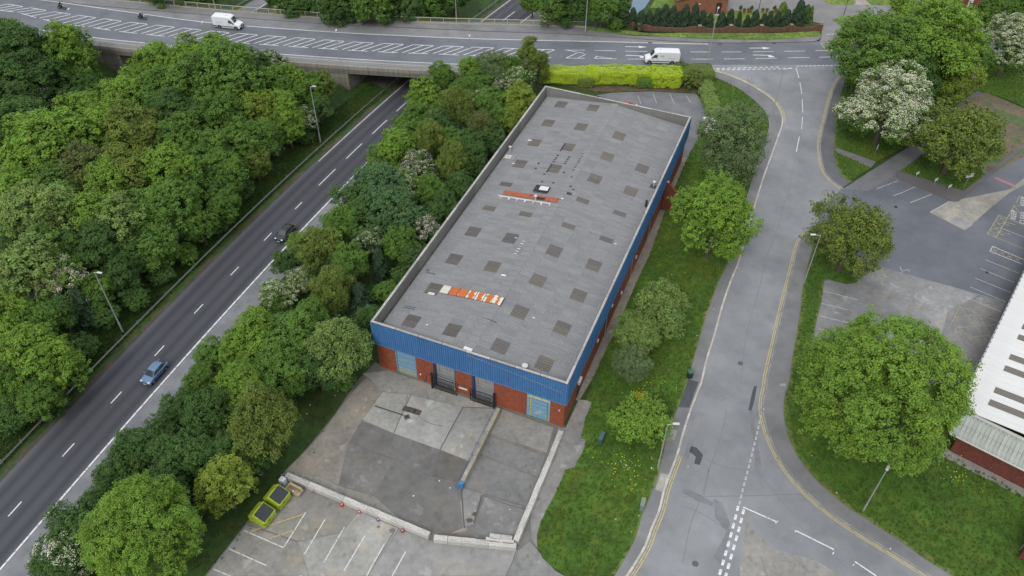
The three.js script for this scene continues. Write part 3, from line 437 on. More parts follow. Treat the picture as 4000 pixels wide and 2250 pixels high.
bay([[-0.99,-61.18],[5.12,-58.55],[4.23,-54.93],[-2.69,-57.7]], tone(0.9, [0.42, 0.405, 0.385], 12)); bay([[-2.75,-57.22],[4.06,-54.47],[3.09,-51.68],[-3.55,-54.86]], tone(0.97, [0.29, 0.288, 0.285], 14)); bay([[-3.69,-54.58],[3.01,-51.46],[1.84,-47.91],[-2.77,-49.37],[-5.2,-50.38]], tone(1, [0.275, 0.275, 0.275], 18)); bay([[-5.26,-50.03],[-3.06,-49.37],[-3.96,-45.58],[-5.1,-45.25],[-5.61,-48.17]], tone(1.05, [0.3, 0.3, 0.298], 10)); bay([[-2.83,-49.17],[1.69,-47.71],[0.53,-44.35],[-2.76,-44.32],[-4.95,-45.17],[-3.81,-45.58]], tone(0.96, [0.275, 0.275, 0.278], 20));
// parking apron in front of the block wall
bay([[-25.61,-51.02],[-18.85,-48.39],[-16.74,-47.08],[-18.24,-44.5],[-22.76,-43.45],[-28.67,-45.44],[-27.98,-46.95],[-26.09,-50.79]], tone(0.95, [0.37, 0.355, 0.325], 16)); bay([[-18.23,-44.42],[-16.67,-47.05],[-12.14,-45.03],[-14.72,-39.57],[-20.76,-39.52],[-22.75,-43.37]], tone(1.0, [0.47, 0.465, 0.44], 14)); bay([[-12.03,-45],[-8.72,-43.65],[0.82,-42.58],[-0.42,-39.69],[-14.65,-39.57]], tone(1, [0.4, 0.4, 0.395], 22)); bay([[-22.77,-43.34],[-20.82,-39.52],[-31.38,-39.43],[-30.45,-41.63],[-28.72,-45.29]], tone(1.0, [0.42, 0.41, 0.385], 18)); bay([[0.89,-42.53],[2.09,-43.59],[2.93,-42.6],[4.83,-40.23],[5.64,-39.74],[-0.28,-39.69]], tone(0.95, [0.36, 0.36, 0.36], 15));
bay([[-31.42,-39.34],[5.91,-39.66],[4.96,-36.21],[-33.53,-35.9]], tone(1, [0.4, 0.395, 0.385], 24));
const crackM = std([0.1, 0.095, 0.085]);
const yardCrack = (pts, w = 0.04) => mesh('crack', ribbon(spline(pts, 0.6), -w, w, 0.011), crackM, yard);
yardCrack([[-5.55,-49.86],[-5.31,-48.17],[-5.16,-46.53],[-4.94,-45.09]], 0.07); yardCrack([[-3.21,-49.2],[-3.53,-47.69],[-3.96,-45.74]], 0.09); yardCrack([[-2.91,-49.12],[-1.11,-48.38],[0.67,-47.73],[1.69,-47.57]]); yardCrack([[-11.32,-60.17],[-10.11,-59.19],[-8.15,-58.62]], 0.03); yardCrack([[-5.97,-61.54],[-7.18,-58.43],[-8.32,-55.28]], 0.03); yardCrack([[-12.42,-44.95],[-13.32,-42.84],[-14.85,-39.57]], 0.04); yardCrack([[0.67,-42.5],[0.12,-40.85],[-0.42,-39.69]], 0.03); yardCrack([[-12.94,-63.43],[-13.06,-61.36],[-13.54,-59.75],[-14.02,-57.49]], 0.025); yardCrack([[-18.83,-56.21],[-16.3,-54.92],[-13.55,-53.94]], 0.03);
const stain = (pts, m) => mesh('stain', flat(spline([...pts, pts[0]], 0.4), 0.0105), m, yard);
stain([[-4.22,-46.78],[-3.87,-47.2],[-3.57,-46.79],[-3.99,-46.54]], std([0.08, 0.075, 0.07])); stain([[-4.85,-46.21],[-4.42,-46.38],[-3.98,-46.06],[-4.54,-45.73]], std([0.09, 0.085, 0.08])); stain([[-13.12,-44.86],[-12.79,-45.1],[-12.41,-44.87],[-12.78,-44.39],[-13.02,-44.55]], std([0.2, 0.17, 0.14])); stain([[-14.54,-45.24],[-14.2,-45.41],[-14.09,-45.09],[-14.43,-44.97]], std([0.2, 0.17, 0.14])); stain([[-6.49,-44.45],[-5.51,-44.93],[-4.74,-45.25],[-4.79,-44.85],[-5.64,-44.61]], std([0.33, 0.27, 0.22]));
// painted bays
const yl = (q, m = M.wornWhite) => seg(q, 0.12, m, yard, 'bay_line');
const ywhite = withTex(paintTex, [0.72, 0.71, 0.68]);
yl([[-28.82,-44.64],[-24.11,-42.67],[-24.09,-42.71],[-22.54,-46.91],[-21.74,-41.93],[-20.28,-46.04],[-29.84,-42.47],[-25.48,-40.63],[-30.89,-40.19],[-28.61,-39.3]], ywhite); yl([[-19.53,-41.01],[-18.02,-45.1],[-17.27,-40.12],[-15.64,-44.16],[-14.85,-39.57],[-13.43,-43.22],[-12.2,-39.59],[-11.07,-42.33],[-23.95,-39.05],[-21.58,-39.51]], ywhite);
yl([[-28.14,-44.49],[-22.82,-46.62],[-25.95,-43.65],[-23.52,-44.69],[-25.85,-47.49],[-24.58,-47.75]], M.orangePaint);
// drain gratings and channel
{
  const t = thing('drain_channel', 'dark slot drain with square gully on the yard concrete', 'drain'), [a, b] = [[-16.82,-61.63],[-12.94,-60.15]], [c] = [[-12.68,-59.96]];
  mesh('slot', stripe(a, b, 0.16, 0.02), std([0.05, 0.045, 0.04]), t); mesh('gully_frame', box(0.75, 0.05, 0.75, c[0], 0.025, c[1], 0.4), std([0.2, 0.19, 0.18]), t); mesh('gully_grate', box(0.5, 0.05, 0.5, c[0], 0.034, c[1], 0.4), std([0.06, 0.05, 0.045]), t);
  const q = [[-12.85,-61.2],[-12.14,-60.97],[-11.47,-60.71]];
  for (const [x, z] of q) tag(mesh('manhole_cover', rbox(0.92, 0.05, 0.8, 0.02, x, 0.02, z, -0.36), withTex(wallTex, [0.12, 0.095, 0.085])), 'rusty brown square manhole cover, one of three in a row', 'manhole cover', 'manhole covers in the yard');
}
// rear car park behind the warehouse
structure(mesh('rear_car_park', flat([[15.62,-135.31],[18.72,-136.37],[26.33,-136.92],[34.68,-136.18],[35.28,-132.5],[36.03,-127.34],[34.74,-121.52],[28.78,-112.47],[26.77,-112.44],[31.48,-125.95]], 0.003), withTex(retile(asphaltTex, 13), [0.255, 0.255, 0.265])), 'dark grey car park behind the warehouse', 'car park');
{ const rp = scene.children[scene.children.length - 1]; seg([[23.52,-135.43],[23.71,-132.32],[26.39,-136.2],[26.71,-132.65],[29.62,-136.1],[30.01,-132.42],[32.6,-135.86],[33.07,-133.02]], 0.08, M.wornWhite, rp, 'bay_line'); }
structure(mesh('soil_bed', slab([[7.87,-139.29],[14.23,-137.03],[18.73,-136.51],[26.34,-137.07],[34.7,-136.32],[35.62,-138.24],[31.61,-142.22],[7.64,-144.16]], -0.05, 0.06), M.soil), 'bare brown soil under the golden hedge', 'soil');

// ------------------------------------------------------------------ car park on the right
const lot = structure(mesh('car_park', flat([[53.63,-106.61],[54.08,-106.83],[60.93,-112.45],[70.35,-120.16],[73.02,-123.71],[84.37,-134.5],[88.87,-138.18],[97.87,-128.25],[77.77,-85.68],[56.43,-61.2],[50.44,-63.61],[41.93,-68.73],[39.02,-71.45],[40.02,-72.88],[41.78,-77.08],[43.27,-80.41],[44.51,-83.97],[45.66,-85.23],[48.01,-84.26],[49.93,-84.94],[51.04,-90.56],[46.84,-95.27],[48.48,-100.94]], 0.006), M.asphaltNew), 'dark grey car park beside the white roofed building', 'car park');
const lotBay = (pts, m, name = 'surface_panel') => mesh(name, flat(pts, 0.0085), m, lot);
lotBay([[54,-87.99],[57.49,-86.26],[66.23,-82.24],[69.34,-80.73],[58.34,-65.86],[48.7,-65.76],[40.08,-72.66],[41.78,-77.08],[43.32,-80.44],[44.94,-85.05],[45.64,-85.17],[48.03,-84.2],[49.45,-84.49],[50.42,-85.67]], M.asphaltOld);
mesh('surface_panel', flat([[43.64,-65.71],[53.89,-77.97],[57.3,-82.46],[60.65,-84.4],[66.2,-82.16],[60.42,-78.81],[58.26,-75.03],[55.84,-72.36],[50.39,-65.78]], 0.0115), tone(1.18, [0.33, 0.335, 0.345], 15), lot); mesh('surface_panel', flat([[56.91,-73.32],[62.4,-79.87],[69.06,-80.52],[59.55,-67.6],[57.07,-69.14]], 0.0115), tone(0.92, [0.33, 0.33, 0.335], 12), lot);
mesh('surface_panel', flat([[65.95,-100.69],[70.08,-103.56],[81.35,-106.94],[89.48,-113.71],[91.38,-112.98],[80.66,-105.86],[76.31,-102.17],[69.77,-96.35]], 0.0115), tone(1, [0.46, 0.44, 0.405], 14), lot); mesh('surface_panel', flat([[68.44,-98.75],[69.98,-99.75],[71.52,-97.65],[69.8,-96.41]], 0.0145), tone(1, [0.44, 0.45, 0.46], 9), lot); mesh('surface_panel', flat([[79.92,-109.97],[80.58,-110.24],[82.66,-108.18],[82.27,-107.56]], 0.0145), std([0.42, 0.2, 0.22]), lot);
mesh('surface_panel', flat([...[[90.15,-137.61],[97.87,-128.25],[94.21,-120.5],[79.71,-110.9],[77.36,-120.26],[73.36,-122.7],[84.09,-133.79]]], 0.0115), withTex(soilTex, [0.23, 0.215, 0.175]), lot);
lotBay([[89.48,-136.73],[93.54,-131.57],[84.46,-122.23],[80.36,-127.99]], M.asphaltNew); lotBay([[54.05,-106.72],[60.9,-112.33],[70.26,-119.91],[73.13,-122.07],[76.56,-120],[70.08,-116.29],[64.8,-111.59],[63.69,-110.68],[58,-106.24]], withTex(retile(asphaltTex, 12), [0.25, 0.25, 0.26]));
structure(mesh('path', slab([[64.25,-111.36],[65.01,-111.82],[73.52,-106.34],[78.91,-110.88],[97.12,-126.65],[96.5,-125.34],[71.71,-103.69],[70.85,-103.47],[64.17,-109.35],[63.88,-110.46]], -0.05, 0.1), withTex(asphaltTex, [0.19, 0.175, 0.175])), 'dark kerbed path around the sign island', 'path');
const lw = (q, w = 0.1, m = M.whitePaint) => seg(q, w, m, lot, 'bay_line');
const liftLot = () => { for (const c of lot.children) if (c.name !== 'surface_panel') c.position.y = 0.006; };
lw([[59.51,-106.79],[63.73,-109.02],[63.58,-106.03],[65.92,-107.34]], 0.1, M.wornWhite); lw([[61.62,-104.98],[63.55,-105.92],[63.72,-103.14],[68.01,-105.45],[66.03,-100.76],[70.08,-103.56]], 0.11, M.wornWhite);
lw([[70.11,-89.63],[73.83,-86.65],[68.59,-87.64],[72.28,-84.68],[66.99,-85.59],[70.83,-82.61],[65.51,-83.72],[69.34,-80.73],[44.2,-82.66],[48.65,-80.89],[43.24,-80.18],[46.58,-78.92],[42.4,-77.72],[46.85,-76.14],[41.56,-75.26],[42.94,-74.74],[63.97,-81.73],[67.75,-78.77]], 0.09, M.wornWhite);
lw([[72.5,-92.65],[75.9,-89.7],[71.62,-91.49],[75.12,-88.67],[72.5,-92.65],[71.55,-91.43]], 0.1, M.whitePaint);
{ const a = [[72.48,-92.59],[75.71,-89.99]], b = [[71.62,-91.49],[74.89,-88.81]], at = (q, t) => [lerp(q[0][0], q[1][0], t), lerp(q[0][1], q[1][1], t)]; for (let k = 0; k < 4; k++) lw([at(a, k / 4), at(b, (k + 1) / 4), at(b, k / 4), at(a, (k + 1) / 4)], 0.08, M.wornYellow); }
{ const P = (x, y) => [x, y]; const q = [[76.61,-100.16],[77.66,-99.45],[73.89,-94.73],[72.89,-95.5]], r = [0, 1, 2, 3, 4].map((t) => [[lerp(q[0][0], q[3][0], t / 4), lerp(q[0][1], q[3][1], t / 4)], [lerp(q[1][0], q[2][0], t / 4), lerp(q[1][1], q[2][1], t / 4)]]);
  lw([q[0], q[3], q[0], q[1], q[3], q[2], q[1], q[2]], 0.1, M.wornYellow); for (let k = 0; k < 4; k++) lw([r[k][0], r[k + 1][1], r[k + 1][0], r[k][1]], 0.08, M.wornYellow); }
lw([[77.66,-99.45],[80.3,-102.84],[80.83,-103.43],[82.22,-105.25],[82.22,-105.25],[83.76,-104.16],[80.15,-102.49],[81.77,-102.58],[80.15,-102.49],[80.25,-96.48],[82.22,-105.25],[82.35,-101.07]], 0.1, M.wornYellow); lw([[77.83,-99.36],[79.49,-97.68],[75.73,-96.9],[78.22,-94.88]], 0.09, M.wornWhite); lw([[73.89,-94.73],[76.97,-92.1]], 0.09, M.wornYellow);
lw([[62.47,-79.82],[59.91,-76.28],[60.71,-77.67],[64.59,-78.22],[62.53,-79.74],[63.49,-73.39],[62.53,-79.74],[66.62,-76.98],[64.53,-78.09],[64.41,-73.88],[61.05,-75.75],[66.06,-76.3],[60.54,-76.29],[61.53,-73.37],[61.19,-73.85],[64.63,-74.42],[58.37,-69.38],[58.42,-66.49]], 0.07, M.wornYellow);
lw([[52.31,-87.25],[52.16,-84.91],[52.16,-84.91],[54.33,-85.72],[54.01,-87.7],[54.04,-85.72]], 0.08, M.wornYellow); lw([[55.46,-89.17],[55.8,-89.32],[56.83,-86.88],[56.91,-87.96],[56.83,-86.88],[57.86,-87.32],[57.86,-87.32],[57.95,-86.75]], 0.07, M.wornWhite);
{ // wheelchair marks: ring with a back and a head
  for (const q of [[[77.05,-98.04]], [[75.25,-95.69]]]) { const [x, z] = q[0]; const g = merge([new THREE.RingGeometry(0.32, 0.45, 18, 1, 0.4, 4.6).rotateX(-Math.PI / 2).translate(x, 0.02, z), stripe([x + 0.1, z - 0.35], [x + 0.8, z + 0.1], 0.12, 0.02), new THREE.CircleGeometry(0.13, 10).rotateX(-Math.PI / 2).translate(x + 1.0, 0.02, z + 0.16)]); mesh('wheelchair_mark', g, M.wornYellow, lot); }
}
for (const [px, l] of [[[[61.02,-102.04]], 'upper'], [[[55.28,-74.22]], 'lower'], [[[69.21,-86.82]], 'bay']]) tag(mesh('gully_grate', box(0.42, 0.03, 0.42, px[0][0], 0.022, px[0][1], 0.5), M.black), l === 'upper' ? 'small black gully grate in the open dark asphalt' : l === 'lower' ? 'small black gully grate beside the large tree in the car park' : 'small black gully grate on a white bay line', 'grate');
for (const c of lot.children) if (c.name !== 'surface_panel') c.position.y = 0.006;

// ------------------------------------------------------------------ warehouse
function mbox(w, h, d, x = 0, y = 0, z = 0) { // a box whose uv is in metres on every face
  const g = new THREE.BoxGeometry(w, h, d), p = g.attributes.position, n = g.attributes.normal, u = g.attributes.uv;
  for (let i = 0; i < p.count; i++) { const X = p.getX(i) + x, Y = p.getY(i) + y, Z = p.getZ(i) + z; if (Math.abs(n.getX(i)) > 0.5) u.setXY(i, Z, Y); else if (Math.abs(n.getY(i)) > 0.5) u.setXY(i, X, Z); else u.setXY(i, X, Y); }
  g.translate(x, y, z); return g;
}
// profiled sheet in the plane z = 0, from x = 0 to w and y0 to y1; profile gives depth over one pitch
function ribbed(w, y0, y1, pitch, prof) {
  const pos = [], uv = [], idx = []; const xs = []; for (let k = 0; k * pitch < w; k++) for (const [t, d] of prof) { const x = k * pitch + t * pitch; if (x <= w) xs.push([x, d]); } xs.push([w, prof[0][1]]);
  xs.forEach(([x, d], i) => { pos.push(x, y0, d, x, y1, d); uv.push(x, y0, x, y1); if (i) { const a = 2 * (i - 1); idx.push(a, a + 2, a + 1, a + 1, a + 2, a + 3); } });
  const g = new THREE.BufferGeometry(); g.setAttribute('position', new THREE.Float32BufferAttribute(pos, 3)); g.setAttribute('uv', new THREE.Float32BufferAttribute(uv, 2)); g.setIndex(idx); const f = g.toNonIndexed(); f.computeVertexNormals(); return f;
}
const WX = 25.4, WL = 60.38, WH = 8.6, CLAD = 4.8;
const wh = thing('warehouse', 'long brick warehouse with blue ribbed cladding and grey corrugated roof', 'warehouse', [-17.17, 0, -67.76], -0.38313);
const trap = [[0, 0], [0.42, 0], [0.52, 0.085], [0.9, 0.085]];
const blue = withTex(cladTex, [0.085, 0.245, 0.53], { roughness: 0.55 });
const blueB = withTex(cladTex, [0.075, 0.225, 0.5], { roughness: 0.55 });
const liner = withTex(roofTex, [0.33, 0.325, 0.31]);
const copingM = withTex(wallTex, [0.55, 0.545, 0.52]);
{
  // brick walls: piers and panels between the openings, 0.22 m behind the cladding
  const t = 0.3, zi = -0.22 - t / 2, opens = [[2.72, 5.6], [8.0, 11.0], [13.25, 16.22], [20.42, 23.42]]; let x = 0.22;
  for (const [a, b] of [...opens, [25.18, 25.18]]) { if (a > x) mesh('brick_wall', mbox(a - x, CLAD + 0.1, t, (a + x) / 2, (CLAD + 0.1) / 2, zi), M.brick, wh); x = b; }
  mesh('brick_wall', mbox(t, CLAD + 0.1, WL - 0.44 - 0.604, 25.18 - t / 2, (CLAD + 0.1) / 2, -WL / 2), M.brick, wh);
  mesh('brick_wall', mbox(t, CLAD + 0.1, WL - 0.44 - 0.604, 0.22 + t / 2, (CLAD + 0.1) / 2, -WL / 2), M.brick, wh);
  mesh('brick_wall', mbox(WX - 0.44, CLAD + 0.1, t, WX / 2, (CLAD + 0.1) / 2, -WL + 0.22 + t / 2), M.brick, wh);
  // cladding band outside, weathered sheets inside the parapet, in sheet widths
  const band = (len, y0, y1, m, place) => { const n = Math.round(len / 6.2), w = len / n; const g = ribbed(w, y0, y1, w / Math.round(w / 0.29), trap); for (let k = 0; k < n; k++) place(mesh('cladding_sheet', g, Array.isArray(m) ? m[k % m.length] : m, wh), k * w, w); };
  const blues = [blue, blueB, withTex(cladTex, [0.08, 0.235, 0.515], { roughness: 0.55 })];
  band(WX, CLAD, WH - 0.05, blues, (o, s) => o.position.set(s, 0, 0));
  band(WL, CLAD, WH - 0.05, blues, (o, s) => { o.position.set(WX, 0, -s); o.rotation.y = Math.PI / 2; });
  band(WL, CLAD, WH - 0.05, blues, (o, s) => { o.position.set(0, 0, -WL + s); o.rotation.y = -Math.PI / 2; });
  band(WX, CLAD, WH - 0.05, blues, (o, s) => { o.position.set(WX - s, 0, -WL); o.rotation.y = Math.PI; });
  const liners = [liner, withTex(roofTex, [0.29, 0.285, 0.27]), withTex(roofTex, [0.36, 0.355, 0.335])];
  band(WL - 0.6, 6.2, WH - 0.05, liners, (o, s, w) => { o.position.set(0.3, 0, -0.3 - s); o.rotation.y = Math.PI / 2; });
  band(WL - 0.6, 6.2, WH - 0.05, liners, (o, s) => { o.position.set(WX - 0.3, 0, -WL + 0.3 + s); o.rotation.y = -Math.PI / 2; });
  band(WX - 0.6, 6.2, WH - 0.05, liners, (o, s) => o.position.set(0.3 + s, 0, -WL + 0.3));
  band(WX - 0.6, 6.2, WH - 0.05, liners, (o, s) => { o.position.set(WX - 0.3 - s, 0, -0.3); o.rotation.y = Math.PI; });
  mesh('drip_trim', merge([box(WX + 0.14, 0.07, 0.05, WX / 2, CLAD - 0.02, 0.05), box(0.05, 0.07, WL, WX + 0.06, CLAD - 0.02, -WL / 2)]), std([0.12, 0.3, 0.55]), wh);
  // coping in three metre lengths
  const cg = rbox(2.94, 0.09, 0.3, 0.02), tones = [copingM, withTex(wallTex, [0.46, 0.455, 0.44]), withTex(wallTex, [0.62, 0.61, 0.59])], r = rng(8);
  const cope = (x, z, ry, s = 1) => { const m = mesh('coping', cg, tones[Math.floor(r() * 3)], wh); m.position.set(x, WH - 0.01 + r() * 0.012, z); m.rotation.y = ry; m.scale.x = s; };
  for (let k = 0; k < 8; k++) { const w = (WX - 0.5) / 8; cope(0.25 + w * (k + 0.5), -0.15, 0, w / 3); cope(0.25 + w * (k + 0.5), -WL + 0.15, 0, w / 3); }
  for (let k = 0; k < 20; k++) { const w = (WL + 0.1) / 20; cope(0.15, 0.05 - w * (k + 0.5), Math.PI / 2, w / 3); cope(WX - 0.15, 0.05 - w * (k + 0.5), Math.PI / 2, w / 3); }
}
// ---- roof: corrugated sheets on two slopes, tinted rooflight sheets among them
const roofY = (u) => 6.85 + 1.45 * (1 - Math.min(1, Math.abs(u - 12.7) / 12.4));
{
  const roof = new THREE.Group(); roof.name = 'roof'; wh.add(roof);
  const rows = [0.62, 1.15, 3.02, 4.89, 6.76, 8.63, 10.5, 12.45], pitch = 1.0333, cols = 58, vari = 6, slope = Math.atan2(1.45, 12.4);
  const sheetGeo = (len, ou, ov) => { // along z: corrugations; along x: up the slope
    const seg = 24, pos = [], uv = [], idx = []; for (let i = 0; i <= seg; i++) { const t = i / seg, y = 0.07 * Math.sin(t * 3 * 2 * Math.PI); for (const [x, l] of [[-0.07, 0.014], [len + 0.02, 0.0]]) { pos.push(x, y + l, -t * pitch); uv.push(x + ou, t * pitch + ov); } if (i) { const a = 2 * (i - 1); idx.push(a, a + 1, a + 2, a + 1, a + 3, a + 2); } }
    const g = new THREE.BufferGeometry(); g.setAttribute('position', new THREE.Float32BufferAttribute(pos, 3)); g.setAttribute('uv', new THREE.Float32BufferAttribute(uv, 2)); g.setIndex(idx); g.computeVertexNormals(); return g; };
  const r = rng(77), geos = rows.slice(1).map((b, i) => Array.from({ length: vari }, () => sheetGeo((b - rows[i]) / Math.cos(slope), r() * 15, r() * 15)));
  const tones = [0.955, 0.985, 1.0, 1.015, 1.045].map((k) => withTex(roofTex, [0.315 * k, 0.32 * k, 0.335 * k], { side: THREE.DoubleSide }));
  const lights = [[0.15, 0.138, 0.118], [0.125, 0.115, 0.108], [0.135, 0.125, 0.122], [0.165, 0.148, 0.12]].map((c) => withTex(roofTex, c, { roughness: 0.5, side: THREE.DoubleSide }));
  const pairs = [[2, 3], [8, 9], [14, 15], [20, 21], [26], [32], [37, 38], [43, 44], [49, 50], [55, 56]];
  const lightAt = (side, row, c) => { if (row !== 2 && row !== 5) return false; const k = pairs.findIndex((q) => q.includes(c)); if (k < 0) return false; if (side < 0) return !(row === 5 && (k === 1 || k === 5)); return row === 5 ? k < 9 : k < 8; };
  const rest = [[], [], [], [], []]; let n = 0;
  const place = (o, side, row, c) => { const u = rows[row]; o.position.set(side < 0 ? u : WX - u, roofY(u), side < 0 ? -c * pitch : -(c + 1) * pitch + pitch / 6); o.rotation.set(0, side < 0 ? 0 : Math.PI, slope, 'YXZ'); };
  for (let c = 0; c < cols; c++) for (let row = 0; row < 7; row++) for (const side of [-1, 1]) {
    // sheet lines: neighbouring columns and rows share a tone now and then
    const g = geos[row][Math.floor(r() * vari)], tn = Math.floor(r() * 5);
    if (lightAt(side, row, c)) { const m = mesh('rooflight_sheet', g, lights[Math.floor(r() * 4)], roof); place(m, side, row, c); m.position.y += 0.012; continue; }
    if (n < 300 && row > 0 && row < 7 && c < 34 && !(c % 2 && row === 6)) { place(mesh('roof_sheet', g, tones[tn], roof), side, row, c); n++; } else { const o = new THREE.Object3D(); place(o, side, row, c); o.updateMatrix(); rest[tn].push(g.toNonIndexed().applyMatrix4(o.matrix)); }
  }
  rest.forEach((list, i) => { if (list.length) { const m = mesh('roof_sheets', mergeGeometries(list), tones[i], roof); m.userData.kind = 'stuff'; } });
  // ridge caps, overlapping lengths
  const rc = (() => { const pos = [], uv = [], idx = [], prof = [[-0.62, -0.09], [-0.2, -0.025], [0, -0.005], [0.2, -0.025], [0.62, -0.09]]; const seg = 24; for (let i = 0; i <= seg; i++) prof.forEach(([x, y], k) => { pos.push(x, y + 0.065 * Math.sin(i / seg * 6 * Math.PI), -i / seg * 1.06); uv.push(x, i / seg * 1.06); if (i && k < 4) { const a = (i - 1) * 5 + k, b = a + 5; idx.push(a, a + 1, b, a + 1, b + 1, b); } }); const g = new THREE.BufferGeometry(); g.setAttribute('position', new THREE.Float32BufferAttribute(pos, 3)); g.setAttribute('uv', new THREE.Float32BufferAttribute(uv, 2)); g.setIndex(idx); g.computeVertexNormals(); return g; })();
  for (let c = 0; c < cols; c++) { const m = mesh('ridge_cap', rc, tones[Math.floor(r() * 5)], roof); m.position.set(12.7, roofY(12.7) + 0.045 + 0.004 * (c % 2), -c * pitch); }
  // gutters behind the parapet, and the joint across the middle
  mesh('gutter', merge([box(0.5, 0.04, WL - 0.7, 0.55, 6.5, -WL / 2), box(0.5, 0.04, WL - 0.7, WX - 0.55, 6.5, -WL / 2)]), std([0.1, 0.1, 0.1]), roof);
  // on the slope at local u, v
  const onRoof = (name, g, m, u, v, parent = roof, up = 0) => { const o = mesh(name, g, m, parent); o.position.set(u, roofY(u) + up, -v); o.rotation.z = u < 12.7 ? slope : -slope; return o; };
  for (const side of [-1, 1]) for (let k = 0; k < 6; k++) onRoof('joint_cover', box(2.05, 0.03, 0.16), tones[k % 2], side < 0 ? 1.3 + k * 2.07 : WX - 1.3 - k * 2.07, 30.4, roof, 0.045);
  onRoof('joint_flashing', box(8.2, 0.02, 0.3), withTex(paintTex, [0.6, 0.6, 0.58]), 8.0, 30.55, roof, 0.07);
  // repair panels: seven painted metal sheets in a row, and a long rust-red strip
  const orange = withTex(retile(paintTex, 2), [0.6, 0.16, 0.04]), cream = withTex(retile(paintTex, 2), [0.72, 0.69, 0.58]);
  const peel = (seed, amount) => { const n1 = makeFbm(4, 5, seed), n2 = makeFbm(9, 4, seed + 9); return colourTex(96, 1.25, (x, y) => { const e = Math.min(x, 1 - x) * 2.2 + 0.25 * (n2(x, y) - 0.5), w = smooth(0.47, 0.52, n1(x, y) * 0.55 + e * 0.55 + amount - 0.45 + 0.1 * (n2(y, x) - 0.5)), rust = smooth(0.5, 0.7, n2(x, y)) * 0.25; return w > 0.5 ? [0.74 - rust * 0.3, 0.72 - rust * 0.5, 0.62 - rust * 0.6] : [0.58 - rust * 0.3, 0.155, 0.045]; }, 96, 1.4); };
  [null, null, 0.14, 0.34, 0.36, 0.28, 0.5].forEach((a, k) => { const m = k === 0 ? cream : a === null ? orange : withTex(peel(500 + k * 13, a), [1, 1, 1]); onRoof('repair_panel', mbox(1.18, 0.05, 1.42), m, 5.5 + k * 1.21, 9.55, roof, 0.09); onRoof('tar_joint', box(0.1, 0.06, 1.5), std([0.05, 0.045, 0.045]), 6.11 + k * 1.21, 9.55, roof, 0.088); });
  onRoof('repair_strip', mbox(4.2, 0.05, 1.05), withTex(retile(paintTex, 4), [0.42, 0.125, 0.065]), 6.5, 31.5, roof, 0.09); onRoof('repair_strip', mbox(4.2, 0.05, 1.05), withTex(retile(paintTex, 4), [0.42, 0.125, 0.065]), 10.75, 31.5, roof, 0.09);
  // small items on the roof
  const dark = std([0.035, 0.035, 0.038]), whiteM = std([0.72, 0.72, 0.7]);
  const cowl = (u, v, h = 0.7, s = 1) => { const o = onRoof('flue', merge([cyl(0.09 * s, 0.09 * s, h, 0, 0, 0, 12), cyl(0.22 * s, 0.16 * s, 0.14, 0, h, 0, 14), cyl(0.25 * s, 0.08 * s, 0.08, 0, h + 0.14, 0, 14)]), std([0.6, 0.6, 0.58]), u, v); o.rotation.z = 0; return o; };
  cowl(0.95, 42.3); cowl(24.3, 42.0, 0.8); cowl(9.62, 30.9, 0.7); cowl(19.76, 1.1, 0.55, 1.5);
  onRoof('flue', merge([cyl(0.16, 0.16, 1.1, 0, 0, 0, 12), cyl(0.19, 0.19, 0.06, 0, 1.1, 0, 12)]), dark, 24.5, 36.8).rotation.z = 0;
  onRoof('tar_patch', box(0.9, 0.03, 0.9), dark, 24.2, 41.9, roof, 0.05); onRoof('tar_patch', box(1.4, 0.03, 0.6), dark, 10.2, 31.3, roof, 0.125); onRoof('tar_patch', box(0.7, 0.03, 0.5), dark, 13.7, 33.9, roof, 0.05);
  onRoof('roof_hatch', merge([box(2.1, 0.35, 1.4, 0, 0.15, 0), box(2.3, 0.06, 1.6, 0, 0.02, 0)]), dark, 9.6, 33.5); onRoof('hatch_cover', rbox(1.35, 0.1, 0.95, 0.03), whiteM, 9.95, 33.45, roof, 0.4);
  onRoof('roof_hatch', merge([box(1.9, 0.12, 1.3, 0, 0.06, 0)]), withTex(wallTex, [0.36, 0.36, 0.36]), 1.6, 40.4); onRoof('hatch_cover', rbox(1.1, 0.16, 0.95, 0.04), withTex(paintTex, [0.62, 0.6, 0.54]), 1.4, 40.4, roof, 0.18);
  for (const [u, v, w] of [[2.9, 45.9, 0.7], [2.9, 39.0, 0.45], [10.2, 21.9, 0.3], [11.6, 14.2, 0.65], [13.2, 32.3, 0.4], [17.8, 9.0, 0.35], [6.1, 3.0, 0.3], [22.9, 27.0, 0.35], [4.0, 8.35, 0.9]]) onRoof('loose_sheet', box(w, 0.03, w * 0.45), whiteM, u, v, roof, 0.06);
  onRoof('loose_sheet', rbox(1.05, 0.08, 0.75, 0.02), whiteM, 12.7, 0.55, roof, 0.1);
  const dot = rbox(0.34, 0.05, 0.3, 0.02); for (const [u, v] of [[8.73, 42.8], [8.72, 42.1], [8.7, 41.5], [8.7, 40.9], [10.57, 42.76], [10.56, 42.1], [10.55, 41.5], [10.55, 40.9], [12.3, 44], [12.35, 43.3], [12.3, 42.6], [12.4, 42.1], [12.4, 41.5], [12.38, 40.8], [12.36, 40.2], [12.36, 39.6], [6.6, 40], [6.7, 38.6], [8.5, 37.4], [11.2, 38.6], [10.6, 35.6], [13.9, 35.0], [13.3, 35.6], [12.69, 37.7], [8.9, 35.5]]) onRoof('tar_dab', dot, dark, u, v, roof, 0.045);
  for (const [u, v] of [[8.66, 45.2], [8.66, 39.2]]) onRoof('tar_dab', rbox(0.24, 0.06, 2.3, 0.03), dark, u, v, roof, 0.05);
